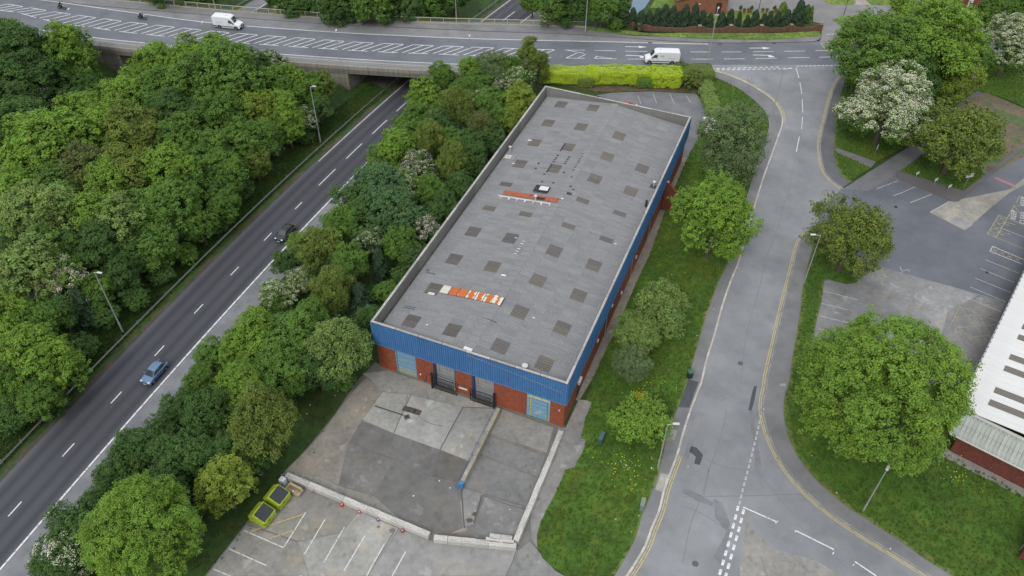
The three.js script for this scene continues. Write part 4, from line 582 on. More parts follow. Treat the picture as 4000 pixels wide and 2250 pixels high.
  const slate = withTex(roofTex, [0.13, 0.145, 0.18]); for (const [u, v, w, l] of [[2.5, 5.2, 1.5, 0.5], [13.4, 6.1, 1.3, 0.35], [2.1, 12.0, 1.3, 0.3], [1.4, 12.4, 0.5, 0.5]]) onRoof('tar_patch', box(w, 0.02, l), slate, u, v, roof, 0.04);
  for (let k = 0; k < 6; k++) onRoof('sealant_dab', box(0.45, 0.02, 0.12), whiteM, 11.5 - k * 0.02, 21.5 - k * 0.55, roof, 0.045);
  for (let k = 0; k < 7; k++) onRoof('sealant_dab', box(0.12 + 0.1 * (k % 2), 0.02, 0.5), whiteM, 4.5 + k * 1.25, 30.2, roof, 0.095);
}
// ---- front openings
{
  const doorBlue = [[0.22, 0.42, 0.58], [0.19, 0.38, 0.55], [0.25, 0.45, 0.6]].map((c) => withTex(retile(paintTex, 1.6), c)), yellow = withTex(paintTex, [0.68, 0.62, 0.2]), navy = std([0.03, 0.05, 0.13], { roughness: 0.5 });
  // old blue roller door, the lower slats greened by damp
  const d1 = new THREE.Group(); d1.name = 'roller_door'; d1.position.set(2.72, 0, -0.45); wh.add(d1);
  const damp = [withTex(retile(paintTex, 1.2), [0.36, 0.42, 0.34]), withTex(retile(paintTex, 1.2), [0.4, 0.45, 0.4])];
  for (let k = 0; k < 15; k++) mesh('slat', mbox(2.66, 0.3, 0.04, 1.44, 0.16 + k * 0.316, (k % 2) * 0.03), k < 4 ? damp[k % 2] : doorBlue[(k * 7) % 3], d1);
  mesh('door_jamb', merge([box(0.14, 4.8, 0.2, 0.07, 2.4, 0.08), box(0.14, 4.8, 0.2, 2.81, 2.4, 0.08)]), doorBlue[1], d1); mesh('rust_stain', box(1.1, 0.1, 0.012, 0.85, 2.6, 0.062), std([0.55, 0.45, 0.16]), d1);
  // grey roller shutters with navy posts
  const shut = [[0.4, 0.41, 0.41], [0.37, 0.38, 0.38], [0.43, 0.44, 0.44]].map((c) => withTex(wallTex, c, { roughness: 0.6 })), lower = [[0.56, 0.62, 0.68], [0.6, 0.65, 0.7]].map((c) => withTex(wallTex, c));
  for (const x0 of [8.0, 13.25]) { const s = new THREE.Group(); s.name = 'roller_shutter'; s.position.set(x0, 0, -0.46); wh.add(s); for (let k = 0; k < 24; k++) mesh('slat', mbox(2.6, 0.19, 0.03, 1.66, 0.1 + k * 0.197, (k % 2) * 0.012), k < 9 && k > 1 ? lower[k % 2] : shut[(k * 5) % 3], s); mesh('guide_post', box(0.34, 4.8, 0.24, 0.17, 2.4, 0.14), navy, s); mesh('guide_post', box(0.07, 4.8, 0.2, 2.97 - 0.035, 2.4, 0.12), std([0.07, 0.1, 0.3]), s); }
  // boarded timber door with flaking yellow trim
  const d4 = new THREE.Group(); d4.name = 'timber_door'; d4.position.set(20.42, 0, -0.4); wh.add(d4);
  for (let k = 0; k < 16; k++) mesh('plank', mbox(2.2, 0.235, 0.05, 1.5, 0.14 + k * 0.24, 0.0 + (k % 3) * 0.006), doorBlue[(k * 11) % 3], d4);
  mesh('door_frame', merge([box(0.32, 4.78, 0.12, 0.16, 2.39, 0.03), box(0.32, 4.78, 0.12, 2.84, 2.39, 0.03)]), doorBlue[2], d4);
  for (let k = 0; k < 4; k++) mesh('head_board', mbox(2.96, 0.2, 0.08, 1.5, 4.02 + k * 0.21, 0.04 + k * 0.012), [yellow, doorBlue[0], yellow, doorBlue[2]][k], d4);
  mesh('head_trim', box(2.98, 0.1, 0.16, 1.5, 3.88, 0.06), withTex(paintTex, [0.7, 0.66, 0.5]), d4); mesh('flaked_strip', merge([box(0.13, 3.6, 0.02, 0.44, 1.9, 0.07), box(0.09, 1.2, 0.02, 2.55, 0.7, 0.07)]), yellow, d4);
  const fl = rng(3); for (let k = 0; k < 9; k++) mesh('flaked_strip', box(0.25 + fl() * 0.3, 0.06, 0.014, 1.2 + fl() * 0.9, 0.9 + k * 0.09, 0.045), k % 2 ? yellow : withTex(paintTex, [0.62, 0.62, 0.56]), d4);
  // concrete footing, letter box, sign plate, cable
  mesh('plinth', mbox(25, 0.16, 0.14, 12.7, 0.08, -0.15), withTex(concreteTex, [0.26, 0.25, 0.21]), wh);
  mesh('letter_box', merge([box(0.5, 0.45, 0.06, 12.0, 1.95, -0.2), box(0.34, 0.16, 0.04, 12.0, 1.9, -0.16)]), std([0.14, 0.1, 0.085]), wh);
  mesh('sign_plate', rbox(1.15, 0.28, 0.05, 0.01, 12.0, 1.25, -0.18), std([0.74, 0.72, 0.7]), wh);
  mesh('wall_lamp', rbox(0.2, 0.2, 0.16, 0.04, 6.15, 1.35, -0.15), std([0.75, 0.72, 0.68]), wh); mesh('wall_lamp', rbox(0.22, 0.22, 0.18, 0.05, 24.6, 3.2, -0.14), std([0.6, 0.36, 0.3]), wh);
  mesh('cable', new THREE.TubeGeometry(new THREE.CatmullRomCurve3([V(6.95, 1.4, -0.19), V(6.93, 0.9, -0.17), V(6.8, 0.5, -0.15), V(6.6, 0.2, -0.1)]), 12, 0.025, 5), M.black, wh);
  // side wall: door with sign, pipes, small boxes, brick wing wall
  mesh('side_door', box(0.08, 2.1, 1.0, 25.2, 1.1, -5.6), std([0.04, 0.05, 0.09]), wh); mesh('door_sign', rbox(0.3, 0.5, 1.1, 0.05, 25.32, 2.9, -5.6), std([0.72, 0.7, 0.68]), wh);  // the white box above the side door is its sign
  for (const [y, z] of [[2.6, 13], [3.4, 19], [1.3, 24], [2.2, 31]]) mesh('wall_box', rbox(0.18, 0.35, 0.5, 0.03, 25.27, y, -z), std([0.66, 0.62, 0.58]), wh);
  for (const z of [16.5, 28.5, 38]) mesh('downpipe', cyl(0.06, 0.06, 4.7, 25.28, 0.05, -z, 8), M.galv, wh);
  const wing = new THREE.Shape(); wing.moveTo(0, 0); wing.lineTo(3.4, 0); wing.lineTo(3.4, 2.4); wing.bezierCurveTo(3.0, 3.6, 1.4, 4.4, 0.6, 5.4); wing.lineTo(0, 5.4); wing.lineTo(0, 0);
  const wg = new THREE.ExtrudeGeometry(wing, { depth: 0.34, bevelEnabled: false }); wg.translate(25.19, 0, -46.2); mesh('wing_wall', wg, M.brickDark, wh); mesh('wing_coping', rbox(0.75, 0.12, 0.5, 0.03, 25.5, 5.46, -46.0), std([0.5, 0.3, 0.26]), wh);
}
// security gates standing in front of the shutters
function gate(x0, w, label, postSide) {
  const t = thing('security_gate', label, 'gate'), at = wh.localToWorld.bind(wh); wh.updateMatrixWorld(true);
  const p = at(V(x0, 0, 0.28)); t.position.copy(p); t.rotation.y = wh.rotation.y;
  const bar = box(0.05, 2.25, 0.05, 0, 1.25, 0), n = Math.round(w / 0.165);
  for (let k = 0; k <= n; k++) mesh('bar', bar, M.black, t).position.x = k * w / n;
  for (const y of [0.15, 0.85, 1.6, 2.38]) mesh('rail', box(w, 0.07, 0.055, w / 2, y, 0), M.black, t);
  mesh('gate_post', box(0.22, 2.9, 0.22, postSide < 0 ? -0.28 : w + 0.28, 1.45, 0), M.black, t); mesh('slam_post', box(0.1, 2.5, 0.1, postSide < 0 ? w + 0.24 : -0.24, 1.25, 0), M.black, t);
  for (const y of [0.4, 2.1]) mesh('hinge', box(0.2, 0.08, 0.1, postSide < 0 ? -0.12 : w + 0.12, y, 0), M.black, t);
  mesh('lock', rbox(0.12, 0.16, 0.14, 0.02, postSide < 0 ? w + 0.12 : -0.12, 1.2, 0), postSide < 0 ? std([0.5, 0.46, 0.3]) : M.black, t);
  return t;
}
{ const g1 = gate(8.25, 2.75, 'black barred gate with a raised loop rail before the first grey shutter', -1); mesh('loop_rail', new THREE.TubeGeometry(new THREE.CatmullRomCurve3([V(0.02, 2.38, 0), V(0.1, 2.85, 0), V(1.3, 2.8, 0), V(2.6, 2.75, 0), V(2.75, 2.38, 0)], false, 'catmullrom', 0.05), 20, 0.03, 5), M.black, g1); gate(13.45, 2.65, 'black barred gate with its thick post beside the plain brick panel', 1); }

// ------------------------------------------------------------------ road bridge
{
  const br = thing('road_bridge', 'concrete road bridge with board marked abutments over the dual carriageway', 'bridge');
  const NE = spline(nearEdge.filter(([x]) => x > -112 && x < 10), 2), FE = spline(farEdge.filter(([x]) => x > -112 && x < 16), 2);
  mesh('deck', slab([...NE, ...FE.slice().reverse()], -1.3, -0.03), withTex(wallTex, [0.3, 0.285, 0.26]), br);
  const edgeBeam = (path, o, y0, y1, m, name) => { const a = offset(path, o[0]), b = offset(path, o[1]); mesh(name, slab([...a, ...b.reverse()], y0, y1), m, br); };
  // travelling +x, "right" is towards the viewer
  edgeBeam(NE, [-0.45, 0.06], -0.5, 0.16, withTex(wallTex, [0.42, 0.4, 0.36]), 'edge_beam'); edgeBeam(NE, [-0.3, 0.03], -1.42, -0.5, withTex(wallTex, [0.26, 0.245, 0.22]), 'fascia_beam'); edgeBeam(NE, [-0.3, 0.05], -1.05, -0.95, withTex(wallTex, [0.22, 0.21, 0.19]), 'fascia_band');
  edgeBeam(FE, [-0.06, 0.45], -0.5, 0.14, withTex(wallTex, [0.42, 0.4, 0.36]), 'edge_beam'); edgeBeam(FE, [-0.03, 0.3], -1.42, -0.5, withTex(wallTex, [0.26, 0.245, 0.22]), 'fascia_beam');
  // abutments: courses of board marked concrete, each a little proud or set back
  const xOn = (edge, c, d) => { let x = c(zAt(edge, -50)) + d; for (let i = 0; i < 20; i++) x = c(zAt(edge, x)) + d; return x; };
  const blocks = [
    [xOn(nearEdge, C2, 11.6), xOn(nearEdge, C1, -12.7), xOn(farEdge, C1, -12.7), xOn(farEdge, C2, 11.6)],
    [xOn(nearEdge, C2, -26), xOn(nearEdge, C2, -10.2), xOn(farEdge, C2, -10.2), xOn(farEdge, C2, -26)],
    [xOn(nearEdge, C1, 10.8), xOn(nearEdge, C1, 22), xOn(farEdge, C1, 22), xOn(farEdge, C1, 10.8)]];
  const mats = [0.95, 1, 1.06].map((k) => withTex(wallTex, [0.35 * k, 0.33 * k, 0.29 * k]));
  blocks.forEach(([a, b, c, d], i) => { for (let k = 0; k < 9; k++) { const s = k % 2 ? 0 : 0.025, n = (x0, x1, edge, oz) => Array.from({ length: 9 }, (_, j) => { const x = lerp(x0, x1, j / 8); return [x, zAt(edge, x) + oz]; });
    mesh('concrete_course', slab([...n(a + s, b - s, nearEdge, -0.05 - s), ...n(c - s, d + s, farEdge, 0.05 + s)], -7 + k * 0.64, -7 + (k + 1) * 0.64 - 0.03), mats[(k * 2 + i) % 3], br); } });
  // paved slope under the deck beside the near carriageway
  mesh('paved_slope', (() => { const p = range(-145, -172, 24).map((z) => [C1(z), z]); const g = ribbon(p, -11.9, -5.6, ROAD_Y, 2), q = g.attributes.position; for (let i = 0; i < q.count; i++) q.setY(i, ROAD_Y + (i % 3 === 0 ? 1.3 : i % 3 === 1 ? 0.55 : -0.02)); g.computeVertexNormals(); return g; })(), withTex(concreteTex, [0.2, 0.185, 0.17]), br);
}
// parapet rails: posts, top and bottom rail and barred infill panels
function parapet(path, y, h, m, infill, label, spacing) {
  const t = thing('bridge_railing', label, 'railing'), L = lengthOf(path), n = Math.floor(L / spacing), w = L / n;
  const bars = []; for (let k = 1; k < 16; k++) bars.push(box(0.022, h - 0.16, 0.022, -w / 2 + k * w / 16, h / 2, 0)); const panel = merge([...bars, box(w, 0.03, 0.03, 0, h * 0.35, 0), box(w, 0.03, 0.03, 0, h * 0.68, 0)]);
  const top = box(w + 0.02, 0.09, 0.1, 0, h, 0), bot = box(w, 0.06, 0.06, 0, 0.1, 0), post = box(0.09, h, 0.09, -w / 2, h / 2, 0);
  for (let k = 0; k < n; k++) { const [x0, z0] = along(path, k * w), [x1, z1] = along(path, Math.min(L - 0.01, (k + 1) * w)), a = Math.atan2(-(z1 - z0), x1 - x0); for (const [nm, g, mm] of [['top_rail', top, m], ['bottom_rail', bot, m], ['post', post, m], ['infill_panel', panel, infill[k % infill.length]]]) { const o = mesh(nm, g, mm, t); o.position.set((x0 + x1) / 2, y, (z0 + z1) / 2); o.rotation.y = a; } }
}
{
  const pale = std([0.55, 0.54, 0.48]), khaki = std([0.56, 0.54, 0.38]);
  const NE = spline(nearEdge.filter(([x]) => x > -112 && x < 10), 1).map(([x, z]) => [x, z - 0.1]), FE = spline(farEdge.filter(([x]) => x > -112 && x < 16), 1).map(([x, z]) => [x, z + 0.1]);
  parapet(NE, 0.14, 1.05, pale, [std([0.5, 0.49, 0.44])], 'pale metal railing along the near edge of the bridge', 2.6);
  parapet(FE, 0.12, 1.15, khaki, [[0.3, 0.33, 0.22], [0.33, 0.32, 0.2], [0.2, 0.32, 0.32], [0.4, 0.32, 0.14], [0.24, 0.3, 0.24]].map((c) => std(c)), 'cream railing with mesh panels along the far edge of the bridge', 2.7);  // teal and orange infill tones are banner reflections painted into the panel colour
}

// ------------------------------------------------------------------ trees: trunk with limbs, crown of many small leaf faces in clumps
const greens = { // leaf base colours
  bright: [0.154, 0.27, 0.0298], mid: [0.106, 0.203, 0.0298], dark: [0.0686, 0.14, 0.0298], olive: [0.145, 0.203, 0.034], yellow: [0.202, 0.279, 0.034], grey: [0.132, 0.194, 0.0723], blue: [0.0748, 0.153, 0.051], gold: [0.4, 0.54, 0.025], brown: [0.123, 0.153, 0.0425], light: [0.18, 0.27, 0.0638], pine: [0.04, 0.075, 0.035],
};
const leafMats = {};
function leafMat(tint) { return (leafMats[tint] ??= new THREE.MeshStandardMaterial({ color: new THREE.Color().setRGB(...greens[tint]), roughness: 0.95, vertexColors: true, side: THREE.DoubleSide })); }
const petal = std([0.66, 0.66, 0.49], { vertexColors: true, side: THREE.DoubleSide, roughness: 1 }), petalPink = std([0.66, 0.56, 0.5], { vertexColors: true, side: THREE.DoubleSide, roughness: 1 });
class Leaves { // collects leaf faces: a folded rhombus each
  constructor(seed) { this.r = rng(seed); this.p = []; this.c = []; }
  rnd() { return this.r() * 2 - 1; }
  add(x, y, z, nx, ny, nz, len, wid, tone = 1, hue = 0) {
    const r = this.r; let l = Math.hypot(nx, ny, nz) || 1; nx /= l; ny /= l; nz /= l;
    let ax = this.rnd(), ay = this.rnd(), az = this.rnd(); const d = ax * nx + ay * ny + az * nz; ax -= d * nx; ay -= d * ny; az -= d * nz; l = Math.hypot(ax, ay, az) || 1; ax /= l; ay /= l; az /= l;
    const bx = ny * az - nz * ay, by = nz * ax - nx * az, bz = nx * ay - ny * ax, k = 0.12 * len;
    const B = [x - ax * len / 2, y - ay * len / 2, z - az * len / 2], T = [x + ax * len / 2, y + ay * len / 2, z + az * len / 2], Lf = [x + bx * wid / 2 - nx * k, y + by * wid / 2 - ny * k, z + bz * wid / 2 - nz * k], R = [x - bx * wid / 2 - nx * k, y - by * wid / 2 - ny * k, z - bz * wid / 2 - nz * k];
    this.p.push(...B, ...Lf, ...T, ...B, ...T, ...R);
    const v = tone * (0.78 + 0.44 * r()), h = hue + 0.12 * this.rnd(); for (let i = 0; i < 6; i++) this.c.push(v * (1 + h), v, v * (1 - h));
  }
  build() { const g = new THREE.BufferGeometry(); g.setAttribute('position', new THREE.Float32BufferAttribute(this.p, 3)); g.setAttribute('color', new THREE.Float32BufferAttribute(this.c, 3)); g.computeVertexNormals(); return g; }
}
const sphereDir = (r) => { const z = r() * 2 - 1, a = r() * 2 * Math.PI, s = Math.sqrt(1 - z * z); return [s * Math.cos(a), z, s * Math.sin(a)]; };
// crown of radius 1 (height kv), its base at y = 0; lobes on an uneven ellipsoid, clumps on the lobes, leaves in the clumps
function crownGeo(seed, o) {
  const L = new Leaves(seed), r = L.r, flowers = new Leaves(seed + 1), kv = o.kv, lobes = [];
  for (let i = 0; i < o.lobes; i++) { // spread lobes evenly by the golden angle, then disturb
    const t = (i + 0.5) / o.lobes, y = 1 - 2 * t * (o.cover ?? 0.82), a = i * 2.39996 + r() * 0.9, s = Math.sqrt(Math.max(0, 1 - y * y)) * (o.profile ? o.profile(0.5 + y / 2) : 1), k = o.lobeAt * (o.even ? 0.86 + 0.22 * r() : 0.7 + 0.52 * r());
    lobes.push([s * Math.cos(a) * k, kv + y * kv * k * (o.flat ?? 1), s * Math.sin(a) * k, o.lobeR * (0.55 + 0.85 * r()), 0.86 + 0.28 * r(), 0.1 * (r() - 0.5)]);
  }
  const inner = Math.round(o.lobes * 0.3); for (let i = 0; i < inner; i++) { const d = sphereDir(r), k = 0.2 + 0.35 * r(); lobes.push([d[0] * k, kv * (1.1 + 0.75 * d[1] * k), d[2] * k, o.lobeR * 1.15, 0.95, 0]); }
  for (const [lx, ly, lz, lr, lt, lh] of lobes) {
    const n = Math.max(5, Math.round(o.clumps * (lr / o.lobeR) ** 2));
    for (let c = 0; c < n; c++) {
      let d = sphereDir(r); const out = [lx, (ly - kv) / kv, lz]; if (d[0] * out[0] + d[1] * (out[1] + 0.35) + d[2] * out[2] < -0.35) { d = [-d[0], -d[1], -d[2]]; }
      const k = lr * (0.7 + 0.36 * r() + (r() < 0.12 ? 0.4 * r() : 0)), cx = lx + d[0] * k, cy = ly + d[1] * k * (o.squash ?? 0.85), cz = lz + d[2] * k, ct = lt * (0.84 + 0.32 * r()), cr = o.clumpR * (0.7 + 0.6 * r());
      const drop = o.droop ?? 0;
      for (let q = 0; q < o.leaves; q++) {
        const e = sphereDir(r), m = cr * Math.cbrt(r()); let x = cx + e[0] * m, y = cy + e[1] * m * 0.7 - drop * r() * r(), z = cz + e[2] * m; y = Math.max(0.02, y);
        L.add(x, y, z, 0.7 * d[0] + 0.8 * L.rnd(), 0.7 * d[1] + (o.up ?? 0.6) + 0.5 * L.rnd(), 0.7 * d[2] + 0.8 * L.rnd(), o.leaf * (0.7 + 0.6 * r()), o.leaf * (o.slim ?? 0.62) * (0.7 + 0.6 * r()), ct, lh);
      }
      if (o.bloom && r() < o.bloom && d[1] + out[1] * 0.6 > -0.5) for (let q = 0; q < (o.petals ?? 6); q++) { const e = sphereDir(r); flowers.add(cx + e[0] * cr * 0.9, cy + Math.abs(e[1]) * cr * 0.7 + cr * 0.15, cz + e[2] * cr * 0.9, d[0] + 0.5 * L.rnd(), d[1] + 1, d[2] + 0.5 * L.rnd(), o.leaf * (o.petalK ?? 0.62), o.leaf * (o.petalK ?? 0.62) * 0.85, 0.95); }
    }
  }
  return { leaves: L.build(), flowers: o.bloom ? flowers.build() : null };
}
function coniferGeo(seed, kv) { // tiers of short drooping sprays round a spire
  const L = new Leaves(seed), r = L.r; for (let i = 0; i < 3600; i++) { const t = Math.pow(r(), 0.85), y = t * 2 * kv, R = Math.pow(1 - t, 0.45) * 0.92 + 0.04, a = r() * 6.283, rr = R * Math.sqrt(0.35 + 0.65 * r()) * (0.82 + 0.16 * Math.sin(a * 3 + y * 5 + seed) + 0.14 * Math.sin(a * 7 - y * 9)); L.add(Math.cos(a) * rr, y + 0.05 - rr * 0.12, Math.sin(a) * rr, Math.cos(a) + L.rnd() * 0.6, 0.8 + L.rnd() * 0.4, Math.sin(a) + L.rnd() * 0.6, 0.2, 0.1, 0.7 + 0.5 * r()); } return { leaves: L.build(), flowers: null };
}
const kinds = {
  ash: { kv: 1.15, lobes: 26, lobeAt: 0.66, lobeR: 0.36, clumps: 30, clumpR: 0.095, leaves: 17, leaf: 0.072, cover: 0.86, up: 0.75 },
  broad: { kv: 1.1, lobes: 30, lobeAt: 0.68, lobeR: 0.31, clumps: 30, clumpR: 0.095, leaves: 16, leaf: 0.068, cover: 0.9, up: 0.5 },
  birch: { kv: 1.55, lobes: 34, lobeAt: 0.64, lobeR: 0.33, clumps: 26, clumpR: 0.11, leaves: 19, leaf: 0.08, slim: 0.5, droop: 0.28, cover: 0.92, up: 0.35, profile: (t) => 0.55 + 0.75 * Math.sin(Math.PI * Math.min(1, (1 - t) * 0.75 + 0.1)) },
  hawthorn: { kv: 0.95, lobes: 24, lobeAt: 0.66, lobeR: 0.34, clumps: 24, clumpR: 0.11, leaves: 13, leaf: 0.075, cover: 0.9, up: 0.4, bloom: 0.4, petals: 16, petalK: 0.5 },
  shrub: { kv: 0.8, lobes: 20, lobeAt: 0.62, lobeR: 0.38, clumps: 20, clumpR: 0.12, leaves: 10, leaf: 0.1, cover: 0.75, up: 0.6 },
  dome: { kv: 0.95, lobes: 64, lobeAt: 0.77, lobeR: 0.25, clumps: 26, clumpR: 0.07, leaves: 13, leaf: 0.052, cover: 0.8, up: 0.75 },
  giant: { kv: 0.95, lobes: 105, lobeAt: 0.84, even: 1, lobeR: 0.19, clumps: 32, clumpR: 0.052, leaves: 17, leaf: 0.033, cover: 0.8, up: 0.8 },
  cherry: { kv: 0.8, lobes: 42, lobeAt: 0.7, lobeR: 0.3, clumps: 18, clumpR: 0.1, leaves: 13, leaf: 0.066, cover: 0.8, up: 0.3, squash: 0.6, slim: 0.55 },
  willow: { kv: 1.05, lobes: 44, lobeAt: 0.7, lobeR: 0.28, clumps: 22, clumpR: 0.09, leaves: 16, leaf: 0.055, slim: 0.5, droop: 0.1, cover: 0.9, up: 0.4 },
  poplar: { kv: 3.6, lobes: 26, lobeAt: 0.62, lobeR: 0.45, clumps: 22, clumpR: 0.2, leaves: 16, leaf: 0.14, slim: 0.5, cover: 0.96, up: 0.3 },
  blossom: { kv: 0.85, lobes: 56, lobeAt: 0.76, lobeR: 0.25, clumps: 22, clumpR: 0.075, leaves: 14, leaf: 0.05, cover: 0.8, up: 0.6, bloom: 0.95, petals: 24, petalK: 0.46 },
};
const clear = { ash: 1.6, broad: 1.2, birch: 1.5, conifer: 0.3, hawthorn: 0.8, shrub: 0, dome: 2.0, giant: 2.0, poplar: 0.6, willow: 1.6, blossom: 2.0, cherry: 1.8 };
const variants = { ash: 5, broad: 5, birch: 3, hawthorn: 3, shrub: 3, dome: 2, giant: 1, cherry: 2, willow: 1, poplar: 2, blossom: 2, conifer: 3 };
const protos = {};
function proto(kind, k) { return (protos[kind + k] ??= kind === 'conifer' ? coniferGeo(900 + k * 7, [1.2, 1.35, 1.5][k]) : crownGeo(1000 + kind.length * 131 + kind.charCodeAt(0) * 17 + k * 977, kinds[kind])); }
const trunkProtos = {};
function trunkGeo(kv, k) { // unit crown above a trunk of height 1 below it is stretched per tree; limbs reach into the crown
  const key = kv + '_' + k; if (trunkProtos[key]) return trunkProtos[key]; const r = rng(77 + k * 31 + kv * 100), g = [rod(V(0, -0.6, 0), V(0.03, kv * 0.9, 0.02), 0.075, 0.04, 8), rod(V(0.03, kv * 0.9, 0.02), V(0.0, kv * 1.6, 0.05), 0.04, 0.012, 6)];
  for (let i = 0; i < 7; i++) { const a = i * 2.4 + r(), y = kv * (0.25 + 0.11 * i), e = V(Math.cos(a) * 0.66, y + kv * 0.38, Math.sin(a) * 0.66), m = V(Math.cos(a) * 0.3, y + kv * 0.12, Math.sin(a) * 0.3); g.push(rod(V(0.02, y, 0.01), m, 0.034, 0.022, 6), rod(m, e, 0.022, 0.008, 5)); }
  return (trunkProtos[key] = merge(g));
}
const looks = { bright: 'bright green', mid: 'mid green', dark: 'dark green', olive: 'olive green', yellow: 'yellow green', grey: 'grey green', blue: 'bluish green', gold: 'golden green', brown: 'brownish', light: 'pale green', pine: 'blackish green' };
const forms = { ash: 'ash tree with clumpy crown', broad: 'dense broadleaf tree', birch: 'birch with drooping twigs', conifer: 'pointed conifer', hawthorn: 'hawthorn flecked with white blossom', shrub: 'low rounded shrub', dome: 'large domed tree', giant: 'huge ash tree', poplar: 'narrow upright poplar', willow: 'wispy willow', blossom: 'round tree covered in cream blossom', cherry: 'spreading cherry tree' };
const names = { ash: 'ash_tree', broad: 'broadleaf_tree', birch: 'birch_tree', conifer: 'conifer_tree', hawthorn: 'hawthorn_tree', shrub: 'shrub', dome: 'domed_tree', giant: 'ash_tree', poplar: 'poplar_tree', willow: 'willow_tree', blossom: 'blossom_tree', cherry: 'cherry_tree' };
const tr = rng(4242); let treeCount = 0;
function plant([kind, x, z, R, tint, base], label, group) {
  const k = Math.floor(tr() * variants[kind]), p = proto(kind, k), y0 = (base ?? groundY(x, z)), c = clear[kind], kv = kind === 'conifer' ? 1.35 : kinds[kind].kv;
  const t = thing(names[kind], label, kind === 'shrub' ? 'shrub' : 'tree', [x, y0, z], tr() * 6.283, group);
  const tk = mesh('trunk', trunkGeo(Math.min(kv, 1.6), k % 3), kind === 'birch' ? M.birchBark : M.bark, t); tk.scale.setScalar(R); tk.position.y = Math.max(0.25 * R, c * 0.9) * (kind === 'shrub' ? 0.2 : 1);
  const cr = mesh('crown', p.leaves, leafMat(tint), t); const j = kind === 'giant' ? [1, 1, 1] : [0.86 + 0.26 * tr(), 0.9 + 0.18 * tr(), 0.86 + 0.26 * tr()]; cr.scale.set(R * j[0], R * j[1], R * j[2]); cr.position.y = c;
  if (p.flowers) { const f = mesh('blossom', p.flowers, tr() < 0.25 && kind === 'hawthorn' ? petalPink : petal, t); f.scale.copy(cr.scale); f.position.copy(cr.position); }
  treeCount++; return t;
}
function woodland(rows, where) { for (const row of rows) { const size = row[3] > 4.2 ? 'large ' : row[3] < 2.7 ? 'small ' : '', label = `${size}${looks[row[4]]} ${forms[row[0]]} ${typeof where === 'string' ? where : where(row[2])}`; plant(row, label, label + 's'); } }

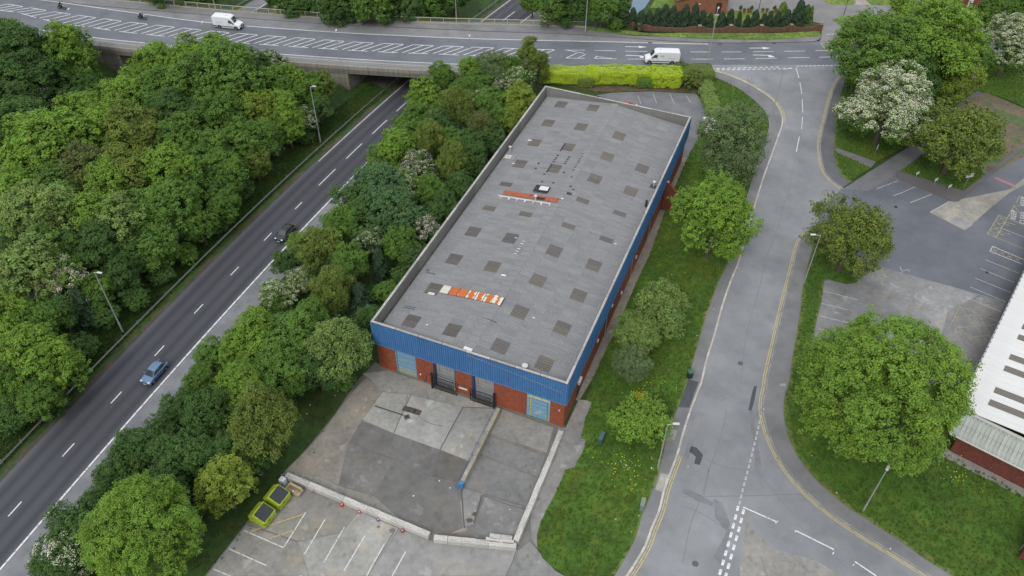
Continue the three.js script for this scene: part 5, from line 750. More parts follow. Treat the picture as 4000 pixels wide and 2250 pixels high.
woodland([
['broad',-94.1,-142,5.3,'dark',-1.6],
['broad',-94.6,-138,5.4,'dark',-2.2],
['ash',-87.3,-145.5,5.13,'bright',-4.9],
['broad',-85.1,-143.4,3.82,'mid',-6.3],
['hawthorn',-90.1,-133.5,4.07,'blue',-5.8],
['broad',-89.7,-138.5,4.49,'dark',-5.1],
['broad',-92.7,-134.1,5.32,'dark',-4.4],
['broad',-90.4,-126.1,5.14,'dark',-6.4],
['broad',-82.3,-139.3,3.03,'dark',-6.5],
['broad',-86.4,-120.8,4.15,'dark',-6.5],
['broad',-88.9,-142.3,4.19,'mid',-4.8],
['broad',-99,-145.7,4.13,'mid',-0.1],
['broad',-84.4,-125.4,3.37,'dark',-6.5],
['broad',-89.1,-119.1,3.33,'dark',-6.5],
['broad',-83.8,-136,2.82,'dark',-6.5]
], 'beside the far carriageway');
woodland([
['ash',-55.9,-138.2,4.86,'bright',-2],
['ash',-61.6,-140.9,3.75,'bright',-1.6],
['ash',-53.2,-140.9,3.34,'mid',-2],
['ash',-69.2,-143.3,4.63,'bright',-6.5],
['ash',-71.5,-140.2,4.05,'bright',-6.5],
['conifer',-52.1,-142.6,1.77,'pine',0.5],
['hawthorn',-47.9,-145.8,2.88,'dark',-3.2],
['broad',-49.2,-138.7,3.98,'dark',-3.2],
['ash',-51.7,-131.3,6.31,'mid',-3.2],
['ash',-57.8,-129.7,5.68,'mid',-3.2],
['broad',-65.3,-132.2,5.39,'mid',-5.3],
['ash',-71,-130.3,5.25,'bright',-6.5],
['broad',-76.1,-131.4,4.29,'mid',-6.5],
['broad',-59.6,-122.2,4.71,'dark',-3.2],
['broad',-64.2,-116.2,5.26,'olive',-3.2],
['ash',-77.9,-126.6,4.82,'bright',-6.5],
['ash',-41.1,-136.1,3.38,'bright',-3.8],
['broad',-43.5,-134.8,3.87,'mid',-3.3],
['broad',-39,-135.5,3.54,'mid',-4.7],
['broad',-37,-139,2.92,'olive',-4.8],
['ash',-42.5,-128.5,4.07,'bright',-4.6],
['ash',-46.1,-125.2,3.7,'yellow',-3.8],
['broad',-50.8,-122.2,4.62,'mid',-3.2],
['broad',-55,-121.9,4.02,'dark',-3.2],
['hawthorn',-38.9,-129.6,2.8,'dark',-5.8],
['ash',-40.8,-125.4,3.22,'bright',-5.8],
['broad',-44,-120.9,3.63,'mid',-5.3],
['broad',-47.1,-116.8,4.18,'mid',-4.8],
['ash',-50.2,-114.1,3.83,'mid',-4],
['broad',-55.4,-114.9,4.5,'mid',-3.2],
['broad',-61.6,-116.9,3.99,'olive',-3.2],
['ash',-70.8,-119.1,4.97,'bright',-5.6],
['ash',-76.3,-112.2,6.82,'bright',-6.4],
['ash',-82.2,-116.8,4.76,'bright',-6.5],
['hawthorn',-65.1,-117.4,2.28,'dark',-3.4],
['broad',-61,-105.2,4.35,'olive',-3.2],
['ash',-55.2,-105.8,4.29,'bright',-3.5],
['ash',-62.6,-103.1,4.31,'bright',-3.2],
['ash',-61,-108.6,3.06,'yellow',-3.2],
['broad',-51.4,-108.1,4.32,'mid',-4.6],
['broad',-47.7,-110.1,4.05,'mid',-5.7],
['broad',-44.6,-115.5,3.08,'olive',-6],
['hawthorn',-42.8,-121.6,1.92,'dark',-5.7],
['ash',-78.6,-104.4,4.77,'bright',-6.4],
['broad',-71.3,-102.2,4.43,'mid',-3.7],
['broad',-68.8,-106,4.47,'brown',-3.4],
['ash',-69.4,-91.4,5.57,'light',-3.2],
['ash',-79.8,-100.4,3.94,'bright',-6.4],
['conifer',-68.2,-97.6,2.39,'dark',-3.2],
['ash',-62.5,-94.4,4.13,'bright',-3.2],
['ash',-58.9,-92.9,4.62,'light',-4],
['broad',-55.9,-97.1,4.69,'mid',-4.5],
['ash',-52.7,-99.3,4.15,'mid',-5.5],
['broad',-54.3,-92.1,4.04,'mid',-5.9],
['broad',-56.6,-89.5,3.32,'dark',-5.5],
['hawthorn',-52.6,-97.8,2.16,'dark',-5.8],
['broad',-49.4,-98.7,3.15,'mid',-6.4],
['broad',-47.1,-104.1,2.93,'mid',-6.4],
['broad',-66.4,-86.2,4.03,'mid',-3.2],
['ash',-67.3,-81.5,4.61,'light',-3.2],
['hawthorn',-63.1,-81.7,3.93,'mid',-4.1],
['ash',-67.5,-75.5,3.33,'bright',-3.4],
['broad',-60.4,-89,4.02,'dark',-4],
['conifer',-60.8,-80.1,2.43,'pine',-5.3],
['ash',-62.6,-69.1,4.33,'bright',-6.1],
['ash',-59.6,-68.2,3.54,'bright',-6.5],
['ash',-65.9,-70.9,3.26,'bright',-4.6],
['broad',-59.5,-82.7,2.71,'mid',-5.4],
['shrub',-55.9,-84.8,2.47,'dark',-6.3],
['ash',-63.9,-65.8,2.93,'mid',-6.1],
['broad',-60.1,-64,2.63,'mid',-6.5],
['shrub',-64.2,-62.4,2.68,'dark',-6.3],
['broad',-64,-87.5,3.2,'dark',-3.3],
['broad',-57.4,-86.2,3.01,'dark',-5.7],
['shrub',-53.8,-89.8,2.24,'dark',-6.3],
['shrub',-51,-94.6,2.14,'mid',-6.4],
['shrub',-48.5,-101.4,2.2,'dark',-6.4],
['shrub',-46.1,-110.5,2.29,'dark',-6.1],
['shrub',-58.6,-80.2,2.3,'dark',-6],
['shrub',-60.1,-74.1,2.65,'dark',-6.2],
['shrub',-60.2,-65.6,2.05,'dark',-6.5],
['broad',-36.9,-133.8,2.85,'dark',-5.8],
['shrub',-39.2,-127.4,1.81,'dark',-6],
['broad',-69.1,-145.7,3.39,'mid',-6.5],
['broad',-72.3,-128,3.5,'dark',-6.5],
['broad',-75.2,-120.8,3.92,'mid',-6.5],
['broad',-75.8,-113,3.47,'dark',-6.4],
['broad',-49.2,-107.3,2.98,'dark',-5.6],
['broad',-52.6,-104.6,3.25,'dark',-4.6],
['broad',-72.7,-89.1,3.19,'dark',-3.2],
['broad',-62.6,-78.1,2.94,'dark',-4.9],
['broad',-64.3,-76.1,2.93,'mid',-4.4]
], (z) => (z < -122 ? 'in the median near the bridge' : z < -92 ? 'in the middle of the wooded median' : 'in the median across from the yard'));
woodland([
['ash',-7.9,-135.8,2.56,'bright',0.6],
['willow',-3.9,-135.9,3.41,'grey',-0.1],
['ash',-2.3,-137.6,2.59,'bright',-0.1],
['poplar',2.7,-136.4,1.7,'olive',-0.06],
['poplar',5.4,-137.7,1.29,'olive',-0.06],
['hawthorn',0.7,-133.3,3.38,'mid',-0.1],
['hawthorn',-2.2,-133.2,2.54,'dark',-0.1],
['broad',-13.6,-138.9,2.46,'mid',-2],
['broad',-0.2,-139,2.27,'mid',-0.1],
['ash',-16.4,-134.2,3.81,'bright',-6.4],
['birch',-9.7,-122.6,2.69,'olive',-0.1],
['broad',-3.6,-124.2,3.2,'mid',-0.1],
['broad',0.9,-124.3,3.2,'yellow',-0.1],
['birch',-5.3,-116.3,2.43,'brown',-0.1],
['broad',-18.3,-127.5,3.51,'mid',-6.2],
['birch',-13.9,-113.8,2.56,'olive',-0.1],
['hawthorn',-5.9,-129.1,2.48,'mid',-0.1],
['broad',-0.4,-120.6,2.51,'yellow',-0.1],
['broad',-3.4,-115,2.58,'dark',-0.1],
['birch',-9.6,-106,2.71,'olive',-0.1],
['ash',-19.5,-113.9,3.21,'bright',-2.9],
['broad',-22,-114.5,3.12,'mid',-5.1],
['hawthorn',-15.1,-105.9,3.32,'dark',-0.1],
['broad',-6.7,-107.6,3.04,'dark',-0.1],
['ash',-20.3,-98.3,3.71,'blue',-0.1],
['hawthorn',-17.2,-101.6,2.96,'mid',-0.1],
['broad',-12.7,-99.8,2.77,'mid',-0.1],
['hawthorn',-14.6,-128.7,2.19,'mid',-4.2],
['ash',-22.7,-94.2,3.89,'dark',-0.1],
['ash',-17.6,-92.2,3.81,'blue',-0.1],
['broad',-25,-91.6,3.2,'mid',-0.4],
['hawthorn',-13.8,-91.1,3.03,'dark',-0.1],
['broad',-16.1,-87.2,2.95,'mid',-0.1],
['hawthorn',-20.8,-89.5,2.37,'dark',-0.1],
['ash',-32.5,-94.6,2.14,'bright',-6.3],
['broad',-27.4,-86.2,3.37,'olive',-0.5],
['broad',-34,-90.4,2.24,'dark',-6.2],
['broad',-22.6,-83.8,2.66,'mid',-0.1],
['broad',-12.1,-94.5,2.41,'dark',-0.1],
['conifer',-18.8,-84.8,1.66,'pine',-0.1],
['hawthorn',-29.8,-82,2.19,'mid',-0.9],
['hawthorn',-32.3,-79.8,2.57,'mid',-2.1],
['birch',-23.9,-76.7,2.77,'olive',-0.1],
['conifer',-20.6,-77.8,2.08,'pine',-0.1],
['broad',-32.1,-68.2,3.39,'bright',-0.1],
['broad',-34,-67,2.82,'bright',-0.3],
['broad',-27.9,-67.9,3.8,'mid',-0.1],
['birch',-21.1,-66,3.43,'light',-0.1],
['broad',-37.5,-67.5,2.9,'mid',-2.6],
['broad',-28,-63.2,3.26,'mid',-0.1],
['broad',-32.1,-60.1,3.24,'bright',-0.1],
['broad',-38.9,-64.1,2.28,'mid',-2.7],
['broad',-39.4,-58.9,2.43,'dark',-1.7],
['broad',-34.7,-56.1,3.19,'dark',-0.1],
['birch',-27.4,-54,3.45,'olive',-0.1],
['broad',-31.6,-52.2,2.68,'dark',-0.1],
['broad',-40.1,-54.4,2.7,'dark',-1],
['broad',-43.5,-53.6,3,'dark',-3.5],
['broad',-35.5,-50.8,3.11,'dark',-0.1],
['ash',-30.5,-47.4,3.09,'yellow',-0.1],
['broad',-45.1,-51.3,2.43,'dark',-4.1],
['giant',-36.3,-40.3,5.39,'bright',-0.1],
['broad',-44.5,-42.9,3.03,'dark',-1.3],
['hawthorn',-45,-40,3.02,'dark',-0.9],
['broad',-45.5,-38.3,2.14,'dark',-0.9],
['broad',-45.1,-47.6,2.26,'dark',-3],
['broad',-37,-47.7,2.56,'dark',-0.1],
['broad',-28.6,-51.7,2.12,'dark',-0.1],
['broad',-26.2,-72.7,2.62,'mid',-0.1],
['broad',-23.6,-64,2.58,'dark',-0.1],
['broad',-6.6,-131.1,2.67,'mid',-0.1],
['broad',-9.7,-132.8,2.54,'mid',-1.8],
['broad',-12.6,-118.8,2.65,'dark',-0.1],
['broad',-10.3,-114,2.57,'mid',-0.1],
['broad',-6.5,-113,2.55,'dark',-0.1],
['broad',-2,-120.6,2.51,'mid',-0.1],
['broad',-19.2,-122.3,2.93,'mid',-5.5],
['hawthorn',-3.8,-133.5,2.37,'mid',-0.1],
['broad',-8,-101.4,2.38,'dark',-0.1],
['broad',-10.2,-96.3,2.44,'dark',-0.1],
['broad',-13.4,-84.8,2.27,'dark',-0.1],
['shrub',-15.1,-83.9,1.91,'dark',-0.1],
['shrub',-17.5,-80.3,1.75,'mid',-0.1],
['broad',-18.6,-73.4,2.01,'dark',-0.1],
['shrub',-20.7,-64.5,1.49,'mid',-0.1],
['shrub',-28.3,-61,1.93,'mid',-0.1],
['shrub',-45.2,-53.8,2.04,'dark',-4.8],
['shrub',-35.8,-48.8,1.96,'dark',-0.1],
['shrub',-34.6,-46,1.61,'dark',-0.1]
], (z) => (z < -112 ? 'on the bank near the bridge' : z < -72 ? 'on the bank beside the long warehouse wall' : 'on the bank beside the yard'));
woodland([
['broad',-47.1,-170.7,4.75,'dark',-4.4],
['broad',-37.8,-164.8,5.1,'dark',-3.2],
['ash',-30.5,-164.3,5.4,'mid',-3.2],
['broad',-24.3,-168,4.77,'dark',-4],
['broad',-18.5,-173.9,4.15,'mid',-5.1],
['hawthorn',-17.8,-174.9,2.48,'mid',-5.1],
['broad',-54.1,-179.9,4.02,'dark',-6.5],
['broad',-43.8,-172.6,5.71,'dark',-3.5],
['broad',-29,-172.3,5.61,'dark',-3.2],
['broad',-14,-179.7,4.26,'dark',-5.6],
['broad',-72.7,-177.5,5.49,'mid',-5.3],
['broad',-76.8,-174.3,5.05,'dark',-3.8],
['broad',8.9,-163.7,3.72,'mid',-0.1],
['broad',13.2,-164.1,3.55,'dark',-0.1],
['hawthorn',7.1,-163.4,2.13,'mid',-0.6],
['ash',17.2,-162.1,1.77,'bright',-0.1],
['broad',18.4,-163,3.89,'mid',-0.1],
['broad',22.4,-165.2,2.7,'dark',-0.1],
['shrub',21.2,-162,1.78,'mid',-0.1],
['shrub',10.7,-162.7,2.13,'dark',-0.1],
['broad',4.2,-180.4,2.53,'mid',-6.5],
['hawthorn',-52.3,-175.7,2.57,'light',-6.5]
], 'beyond the bridge');
// trees on the lawns and gardens
const lawnTrees = [
['willow',34.1,-107.6,6.05,'grey',0],
['dome',28.7,-89.6,6.06,'bright',0],
['cherry',19.8,-74.6,3.91,'light',0],
['cherry',16,-70.5,2.78,'light',0],
['willow',14.9,-65.4,2.19,'grey',0],
['shrub',15.2,-57.7,3.36,'bright',0],
['cherry',47.4,-86.8,5.93,'olive',0],
['giant',41,-56.7,8.54,'bright',0],
['cherry',71.7,-110.9,6.96,'olive',0],
['blossom',63.1,-119.3,7.36,'mid',0],
['dome',66,-133.5,8.4,'mid',0],
['dome',75.5,-136.2,9.04,'bright',0],
['willow',79.6,-132.6,5.2,'yellow',0],
['blossom',94.9,-143.7,5.52,'mid',0],
['ash',81.7,-164,2.92,'bright',0],
['ash',88.6,-161.3,3.9,'bright',0],
['broad',99.6,-161.7,3.41,'mid',0],
['broad',106.6,-165.1,2.69,'mid',0],
['shrub',34,-138.7,2.4,'olive',0],
['shrub',32.3,-142.3,1.79,'grey',0],
['broad',72.1,-131.4,4.76,'dark',0],
['broad',86,-140.8,4.26,'mid',0]
];
['wispy grey green willow overhanging the estate road', 'tall bright green maple beside the warehouse wall', 'larger pale green rowan on the warehouse verge', 'smaller pale green rowan on the warehouse verge', 'small grey green bush below the two rowans', 'rounded bright green bush beside the green cabinet', 'olive cherry tree on the corner of the car park', 'huge bright green ash beside the white roofed building', 'olive cherry tree on the sign island', 'round tree covered in cream blossom beside the curved pavement', 'dark lobed chestnut at the road junction', 'bright green chestnut dome behind the blossom tree', 'drooping yellow green tree between chestnut and lawn', 'second cream blossom tree on the shaded lawn', 'young green tree at the bend of the garden drive', 'young green tree before the red brick house', 'green garden tree beside the mown lawn', 'small garden tree beyond the mown lawn', 'clipped olive shrub at the end of the golden hedge', 'silvery shrub behind the golden hedge', 'shaded green tree behind the cream blossom tree', 'green tree behind the drooping yellow green tree']
  .forEach((label, i) => plant(lawnTrees[i], label));

// ------------------------------------------------------------------ interlocking concrete block walls round the yard
const blockGeo = (() => { const s = new THREE.Shape(); s.moveTo(-0.31, 0); s.lineTo(0.31, 0); s.lineTo(0.31, 0.72); s.lineTo(0.27, 0.77); s.lineTo(0.1, 0.77); s.lineTo(0.07, 0.73); s.lineTo(-0.07, 0.73); s.lineTo(-0.1, 0.77); s.lineTo(-0.27, 0.77); s.lineTo(-0.31, 0.72); s.lineTo(-0.31, 0); const g = new THREE.ExtrudeGeometry(s, { depth: 1.46, bevelEnabled: true, bevelSize: 0.02, bevelThickness: 0.02, bevelOffset: -0.02, bevelSegments: 1 }); g.translate(0, 0, -0.73); return g; })();
const blockTones = [[0.7, 0.685, 0.66], [0.76, 0.74, 0.72], [0.63, 0.62, 0.6], [0.79, 0.765, 0.745]].map((c) => withTex(retile(wallTex, 3), c));
function blockWall(label, a, b, seed) {
  const t = thing('block_wall', label, 'wall'), L = Math.hypot(b[0] - a[0], b[1] - a[1]), n = Math.round(L / 1.53), r = rng(seed), ang = Math.atan2(b[0] - a[0], b[1] - a[1]);
  for (let k = 0; k < n; k++) { const q = (k + 0.5) / n, m = mesh('concrete_block', blockGeo, blockTones[Math.floor(r() * 4)], t); m.position.set(lerp(a[0], b[0], q) + 0.05 * (r() - 0.5), -0.005, lerp(a[1], b[1], q) + 0.05 * (r() - 0.5)); m.rotation.y = ang + 0.03 * (r() - 0.5) + (r() < 0.5 ? Math.PI : 0); m.scale.z = L / n / 1.5; }
  return t;
}
{
  const [w0, w1, w1b] = [[-25.5,-51.3],[-8.64,-43.98],[-16.81,-47.61]], [w2, w3] = [[-8.1,-43.66],[0.68,-42.73]], [w4, w5] = [[6.01,-57.59],[0.6,-43.32]];
  blockWall('long concrete block wall behind bins, sofa and traffic cones', w0, w1, 11); blockWall('short concrete block wall closing the yard at its far end', w2, w3, 12); blockWall('straight concrete block wall beside the concrete path', w4, w5, 13);
  const [e0, e1] = [[-2.58,-43.43],[0.39,-43]]; blockWall('spare row of concrete blocks stacked inside the yard wall', e0, e1, 14);
  const [g0, g1] = [[-2.17,-43.85],[0.21,-43.55]]; blockWall('shorter spare row of concrete blocks behind the stacked row', g0, g1, 15);
  // white blocks piled in the rear car park
  const t = thing('block_pile', 'pile of white painted blocks in the rear car park', 'blocks'), [p0] = [[34.97,-124.96]], wm = withTex(paintTex, [0.74, 0.73, 0.7]);
  for (let k = 0; k < 9; k++) { const m = mesh('white_block', blockGeo, wm, t); m.position.set(p0[0] + (k % 3) * 0.66 - 0.6, Math.floor(k / 6) * 0.77, p0[1] + (Math.floor(k / 3) % 2 ? 1.5 : 0) + 0.1 * (k % 2)); m.rotation.y = 0.12; }
}
// low dividing wall with blue handrail
{
  const t = thing('dividing_wall', 'low concrete ramp wall with blue handrail splitting the yard', 'wall'), [a, b] = [[-1.62,-60.48],[-5.54,-50.15]], L = Math.hypot(b[0] - a[0], b[1] - a[1]), ang = Math.atan2(b[0] - a[0], b[1] - a[1]);
  t.position.set(a[0], 0, a[1]); t.rotation.y = ang; const cm = [[0.5, 0.47, 0.38], [0.46, 0.43, 0.35], [0.52, 0.49, 0.4]].map((c) => withTex(concreteTex, c)), bl = std([0.05, 0.12, 0.3]);
  for (let k = 0; k < 3; k++) mesh('wall_section', mbox(0.46, 0.92, L / 3 - 0.04, 0, 0.46, L * (k + 0.5) / 3 - 0.3), cm[k], t);
  mesh('painted_end', mbox(0.5, 0.96, 0.5, 0, 0.47, L - 0.1), withTex(paintTex, [0.07, 0.26, 0.5]), t); mesh('end_post', box(0.2, 0.5, 0.2, -0.35, 0.25, L + 0.05), std([0.06, 0.2, 0.42]), t);
  mesh('handrail', rod(V(-0.28, 1.45, 0.1), V(-0.28, 1.45, L - 0.1), 0.03), bl, t); for (let k = 0; k < 7; k++) mesh('rail_post', rod(V(-0.28, 0.3, 0.2 + k * (L - 0.5) / 6), V(-0.28, 1.45, 0.2 + k * (L - 0.5) / 6), 0.026), bl, t);
}

// ------------------------------------------------------------------ bins, sofa, cones and other loose things in the yard
{
  const lime = withTex(retile(paintTex, 2.5), [0.46, 0.6, 0.03], { roughness: 0.5 }), limeDark = withTex(paintTex, [0.34, 0.45, 0.02]), lid = std([0.045, 0.05, 0.065], { roughness: 0.6 });
  const makeBin = (label, [x, z], turn) => {
    const t = thing('waste_container', label, 'bin', [x, 0, z], turn, 'lime green waste containers'), s = new THREE.Shape(); // x: back to front, extruded along z
    [[0.06, 0.18], [2.18, 0.18], [2.26, 1.1], [2.22, 1.22], [0.86, 1.8], [0.74, 1.82], [0, 1.2], [0.0, 0.95]].forEach(([a, b], i) => (i ? s.lineTo(a, b) : s.moveTo(a, b)));
    const g = new THREE.ExtrudeGeometry(s, { depth: 1.86, bevelEnabled: true, bevelSize: 0.03, bevelThickness: 0.03, bevelOffset: -0.03, bevelSegments: 2 }); g.translate(-1.1, 0, -0.93); mesh('body', g, lime, t);
    const l = Math.hypot(1.3, 0.555), a = Math.atan2(0.555, 1.3); const lg = [rbox(l, 0.05, 1.7, 0.02)]; const L = mesh('lid', lg[0], lid, t); L.position.set(0.44, 1.575, 0); L.rotation.z = -a;
    for (let k = 0; k < 9; k++) { const m = mesh('rib', rbox(l - 0.06, 0.045, 0.075, 0.02, 0, 0.045, -0.76 + k * 0.19), lid, L); }
    mesh('front_band', rbox(0.06, 0.16, 1.9, 0.02, 1.13, 0.86, 0), limeDark, t); mesh('front_band', rbox(0.06, 0.12, 1.9, 0.02, 1.1, 0.4, 0), limeDark, t);
    mesh('side_pocket', box(0.5, 0.16, 0.09, -0.55, 0.92, 0.97), limeDark, t); mesh('side_pocket', box(0.5, 0.16, 0.09, -0.55, 0.92, -0.97), limeDark, t);
    mesh('label_plate', box(0.012, 0.2, 0.55, 1.145, 1.0, -0.5), std([0.7, 0.72, 0.6]), t); mesh('lock_ring', new THREE.TorusGeometry(0.09, 0.025, 6, 14).rotateY(Math.PI / 2).translate(1.16, 0.92, 0.25), M.black, t); mesh('corner_bumper', box(0.12, 0.14, 0.12, 1.1, 0.98, 0.93), M.black, t); mesh('corner_bumper', box(0.12, 0.14, 0.12, 1.1, 0.98, -0.93), M.black, t);
    for (const [wx, wz] of [[-0.8, -0.7], [0.8, -0.7], [-0.8, 0.7], [0.8, 0.7]]) mesh('caster', new THREE.CylinderGeometry(0.1, 0.1, 0.08, 12).rotateX(Math.PI / 2).translate(wx, 0.1, wz), M.rubber, t);
  };
  makeBin('lime green waste container standing right beside the beige sofa', [-25.85, -48.3], -0.44); makeBin('lime green waste container farther from sofa, nearer the painted bay lines', [-27.0, -46.1], -0.44);
  // sofa
  const t = thing('sofa', 'worn beige two seat sofa dumped against the block wall', 'sofa', [-24.25, 0, -49.45], -0.47), fab = withTex(paintTex, [0.5, 0.42, 0.24]), fab2 = withTex(paintTex, [0.44, 0.36, 0.2]);
  mesh('base', rbox(1.9, 0.3, 0.85, 0.06, 0, 0.2, 0), fab2, t); mesh('backrest', rbox(1.7, 0.6, 0.26, 0.12, 0, 0.58, -0.34), fab, t); mesh('arm', rbox(0.24, 0.42, 0.9, 0.1, -0.86, 0.42, 0), fab, t); mesh('arm', rbox(0.24, 0.42, 0.9, 0.1, 0.86, 0.42, 0), fab, t); mesh('seat_cushion', rbox(0.7, 0.16, 0.56, 0.06, -0.37, 0.4, 0.1), fab2, t); mesh('seat_cushion', rbox(0.7, 0.16, 0.56, 0.06, 0.37, 0.4, 0.1), fab2, t);
  const pl = tag(mesh('timber_plank', box(1.7, 0.04, 0.14), std([0.26, 0.19, 0.12])), 'loose brown plank lying across the beige sofa', 'plank'); pl.position.set(-24.0, 0.6, -49.4); pl.rotation.set(0, -0.5, 0.06);
  const cart = tag(mesh('carton', rbox(0.26, 0.12, 0.2, 0.02), std([0.7, 0.64, 0.52])), 'small pale carton left on the sofa seat', 'carton'); cart.position.set(-24.3, 0.55, -49.2);
  // white appliance, wire frame, sheet, pot
  const f = thing('fridge', 'white fridge standing at the end of the block wall', 'fridge', [-25.75, 0, -50.55], -0.44); mesh('cabinet', rbox(0.6, 0.95, 0.6, 0.03, 0, 0.475, 0), std([0.74, 0.78, 0.82], { roughness: 0.4 }), f); mesh('door', rbox(0.05, 0.9, 0.58, 0.02, 0.32, 0.475, 0), std([0.7, 0.74, 0.8], { roughness: 0.4 }), f); mesh('worktop_bars', merge([0, 1, 2].map((k) => box(0.03, 0.02, 0.5, -0.15 + k * 0.15, 0.965, 0))), std([0.4, 0.42, 0.45]), f); f.children[2].userData.kind = 'stuff';
  const wf = thing('wire_frame', 'bent grey wire frame leaning at the wall end', 'frame', [-26.0, 0, -51.1], 0.3); for (const [a, b] of [[[0, 0, 0], [0, 0.9, 0]], [[0, 0.9, 0], [0.6, 0.9, 0]], [[0.6, 0.9, 0], [0.6, 0, 0]], [[0, 0.45, 0], [0.6, 0.45, 0]]]) mesh('wire', rod(V(...a), V(...b), 0.02), M.steel, wf);
  const [px] = [[-28.55,-51.66]]; const pot = thing('plant_pot', 'round cream plant pot on the shaded grass', 'pot', [px[0], 0.02, px[1]]); mesh('pot', new THREE.LatheGeometry([[0.0, 0], [0.2, 0], [0.3, 0.4], [0.33, 0.42], [0.33, 0.46], [0.27, 0.46], [0.25, 0.36], [0, 0.36]].map(([a, b]) => new THREE.Vector2(a, b)), 18), std([0.55, 0.48, 0.38]), pot); mesh('soil', new THREE.CircleGeometry(0.255, 14).rotateX(-Math.PI / 2).translate(0, 0.37, 0), std([0.07, 0.05, 0.035]), pot);
  // traffic cones
  const cone = (x, z, tipped, label, body, base, h = 0.72) => { const c = thing('traffic_cone', label, 'cone', [x, 0, z], x * 1.7, 'traffic cones along the block wall'); const u = new THREE.Group(); mesh('base_plate', rbox(0.42, 0.05, 0.42, 0.02, 0, 0.03, 0), base, c); mesh('cone_body', new THREE.ConeGeometry(0.15, h, 14, 1, false).translate(0, h / 2 + 0.05, 0), body, c); mesh('reflective_band', new THREE.CylinderGeometry(0.075, 0.105, h * 0.2, 14, 1).translate(0, h * 0.5, 0), M.whitePlastic, c); if (tipped) { c.rotation.z = tipped; c.position.y = 0.2; } };
  const org = std([0.62, 0.1, 0.03]), red = std([0.55, 0.05, 0.03]), blueB = std([0.12, 0.16, 0.42]), blk = M.black;
  const q = [[-22.1,-49.49],[-18.65,-47.76],[-16.64,-46.93],[-14.42,-46.03],[-11.63,-44.72]];
  cone(...q[0], 0, 'orange traffic cone on a blue base near the sofa', org, blueB, 0.5); cone(...q[1], 0, 'plain bright red traffic cone with dark base', red, red, 0.8); cone(...q[2], 0, 'traffic cone with white band on a blue base', org, blueB, 0.55); cone(...q[3], 0, 'dark red traffic cone on a blue base', std([0.35, 0.06, 0.04]), blueB, 0.55); cone(...q[4], 0, 'red and white traffic cone near the wall bend', red, std([0.25, 0.08, 0.06]), 0.6);
  // utility cabinets and bins by the road
  const cab = (label, [x, z], w, h, d, turn, m) => { const c = thing('utility_cabinet', label, 'cabinet', [x, 0.08, z], turn); mesh('cabinet_body', rbox(w, h, d, 0.03, 0, h / 2, 0), m, c); mesh('cabinet_lid', rbox(w + 0.06, 0.06, d + 0.06, 0.02, 0, h + 0.02, 0), m, c); mesh('door', box(w * 0.46, h * 0.8, 0.02, -w * 0.24, h * 0.5, d / 2 + 0.012), m, c); mesh('door', box(w * 0.46, h * 0.8, 0.02, w * 0.24, h * 0.5, d / 2 + 0.012), m, c); };
  const teal = std([0.06, 0.13, 0.13], { roughness: 0.5 }), sage = std([0.2, 0.27, 0.22]);
  cab('dark teal utility cabinet beside the round green bush', [10.73,-56.53], 1.25, 1.2, 0.45, 1.15, teal); cab('faded green utility cabinet at the pavement edge', [14.63,-47.81], 1.1, 1.1, 0.42, 1.25, sage);
  const [b0] = [[22.73,-66.54]]; const lb = thing('litter_bin', 'dark green litter bin beside the black pavement patch', 'bin', [b0[0], 0.09, b0[1]], 0.2); mesh('bin_body', rbox(0.6, 1.0, 0.6, 0.05, 0, 0.5, 0), std([0.02, 0.04, 0.025]), lb); mesh('bin_hood', rbox(0.64, 0.18, 0.64, 0.05, 0, 1.09, 0), std([0.06, 0.16, 0.12]), lb);
  const [c0] = [[20.23,-167.99]]; const gb = thing('utility_cabinet', 'grey utility cabinet among shrubs near the garden wall', 'cabinet', [c0[0], 0.05, c0[1]], 0.4); mesh('cabinet_body', rbox(1.1, 1.5, 0.8, 0.03, 0, 0.75, 0), std([0.4, 0.45, 0.46]), gb); mesh('cabinet_lid', rbox(1.2, 0.08, 0.9, 0.02, 0, 1.53, 0), std([0.5, 0.54, 0.55]), gb);
  // litter
  const lr = rng(5), litter = (x, z, y, label) => { const o = tag(mesh('paper_scrap', box(0.1 + 0.14 * lr(), 0.02, 0.07 + 0.1 * lr()), std([0.66, 0.66, 0.63])), label, 'litter', 'scraps of litter'); o.position.set(x, y, z); o.rotation.y = lr() * 6; };
  for (const [x, z] of [...[[-10.86,-49.05],[-0.04,-47.43],[-8.1,-51.01],[-6.83,-50.11],[-1.15,-61.18]]]) litter(x, z, 0.03, 'white scrap of litter on the yard concrete');
  for (const [x, z] of [...[[11.57,-46.28],[16.27,-52.86],[14.16,-46.7],[13.16,-44.78],[16.5,-54.13],[13.4,-53.2],[12.83,-53.73]]]) litter(x, z, 0.16, 'white scrap of litter on the long verge');
  for (const [x, z] of [...[[-24.93,-60.27],[-24.79,-61.61],[-21.71,-63.83],[-18.68,-69.11],[-21.95,-63.13]]]) litter(x, z, 0.08, 'white scrap of litter on the shaded bank');
  for (const [x, z] of [...[[36.79,-49.82],[35.24,-54.77],[31.11,-61.5],[40.6,-43.03],[20.53,-53.08]], ...[[33.04,-87.22],[27.99,-78.76],[24.89,-73.7]]]) litter(x, z, 0.13, 'pale scrap of litter beside the estate road');
}

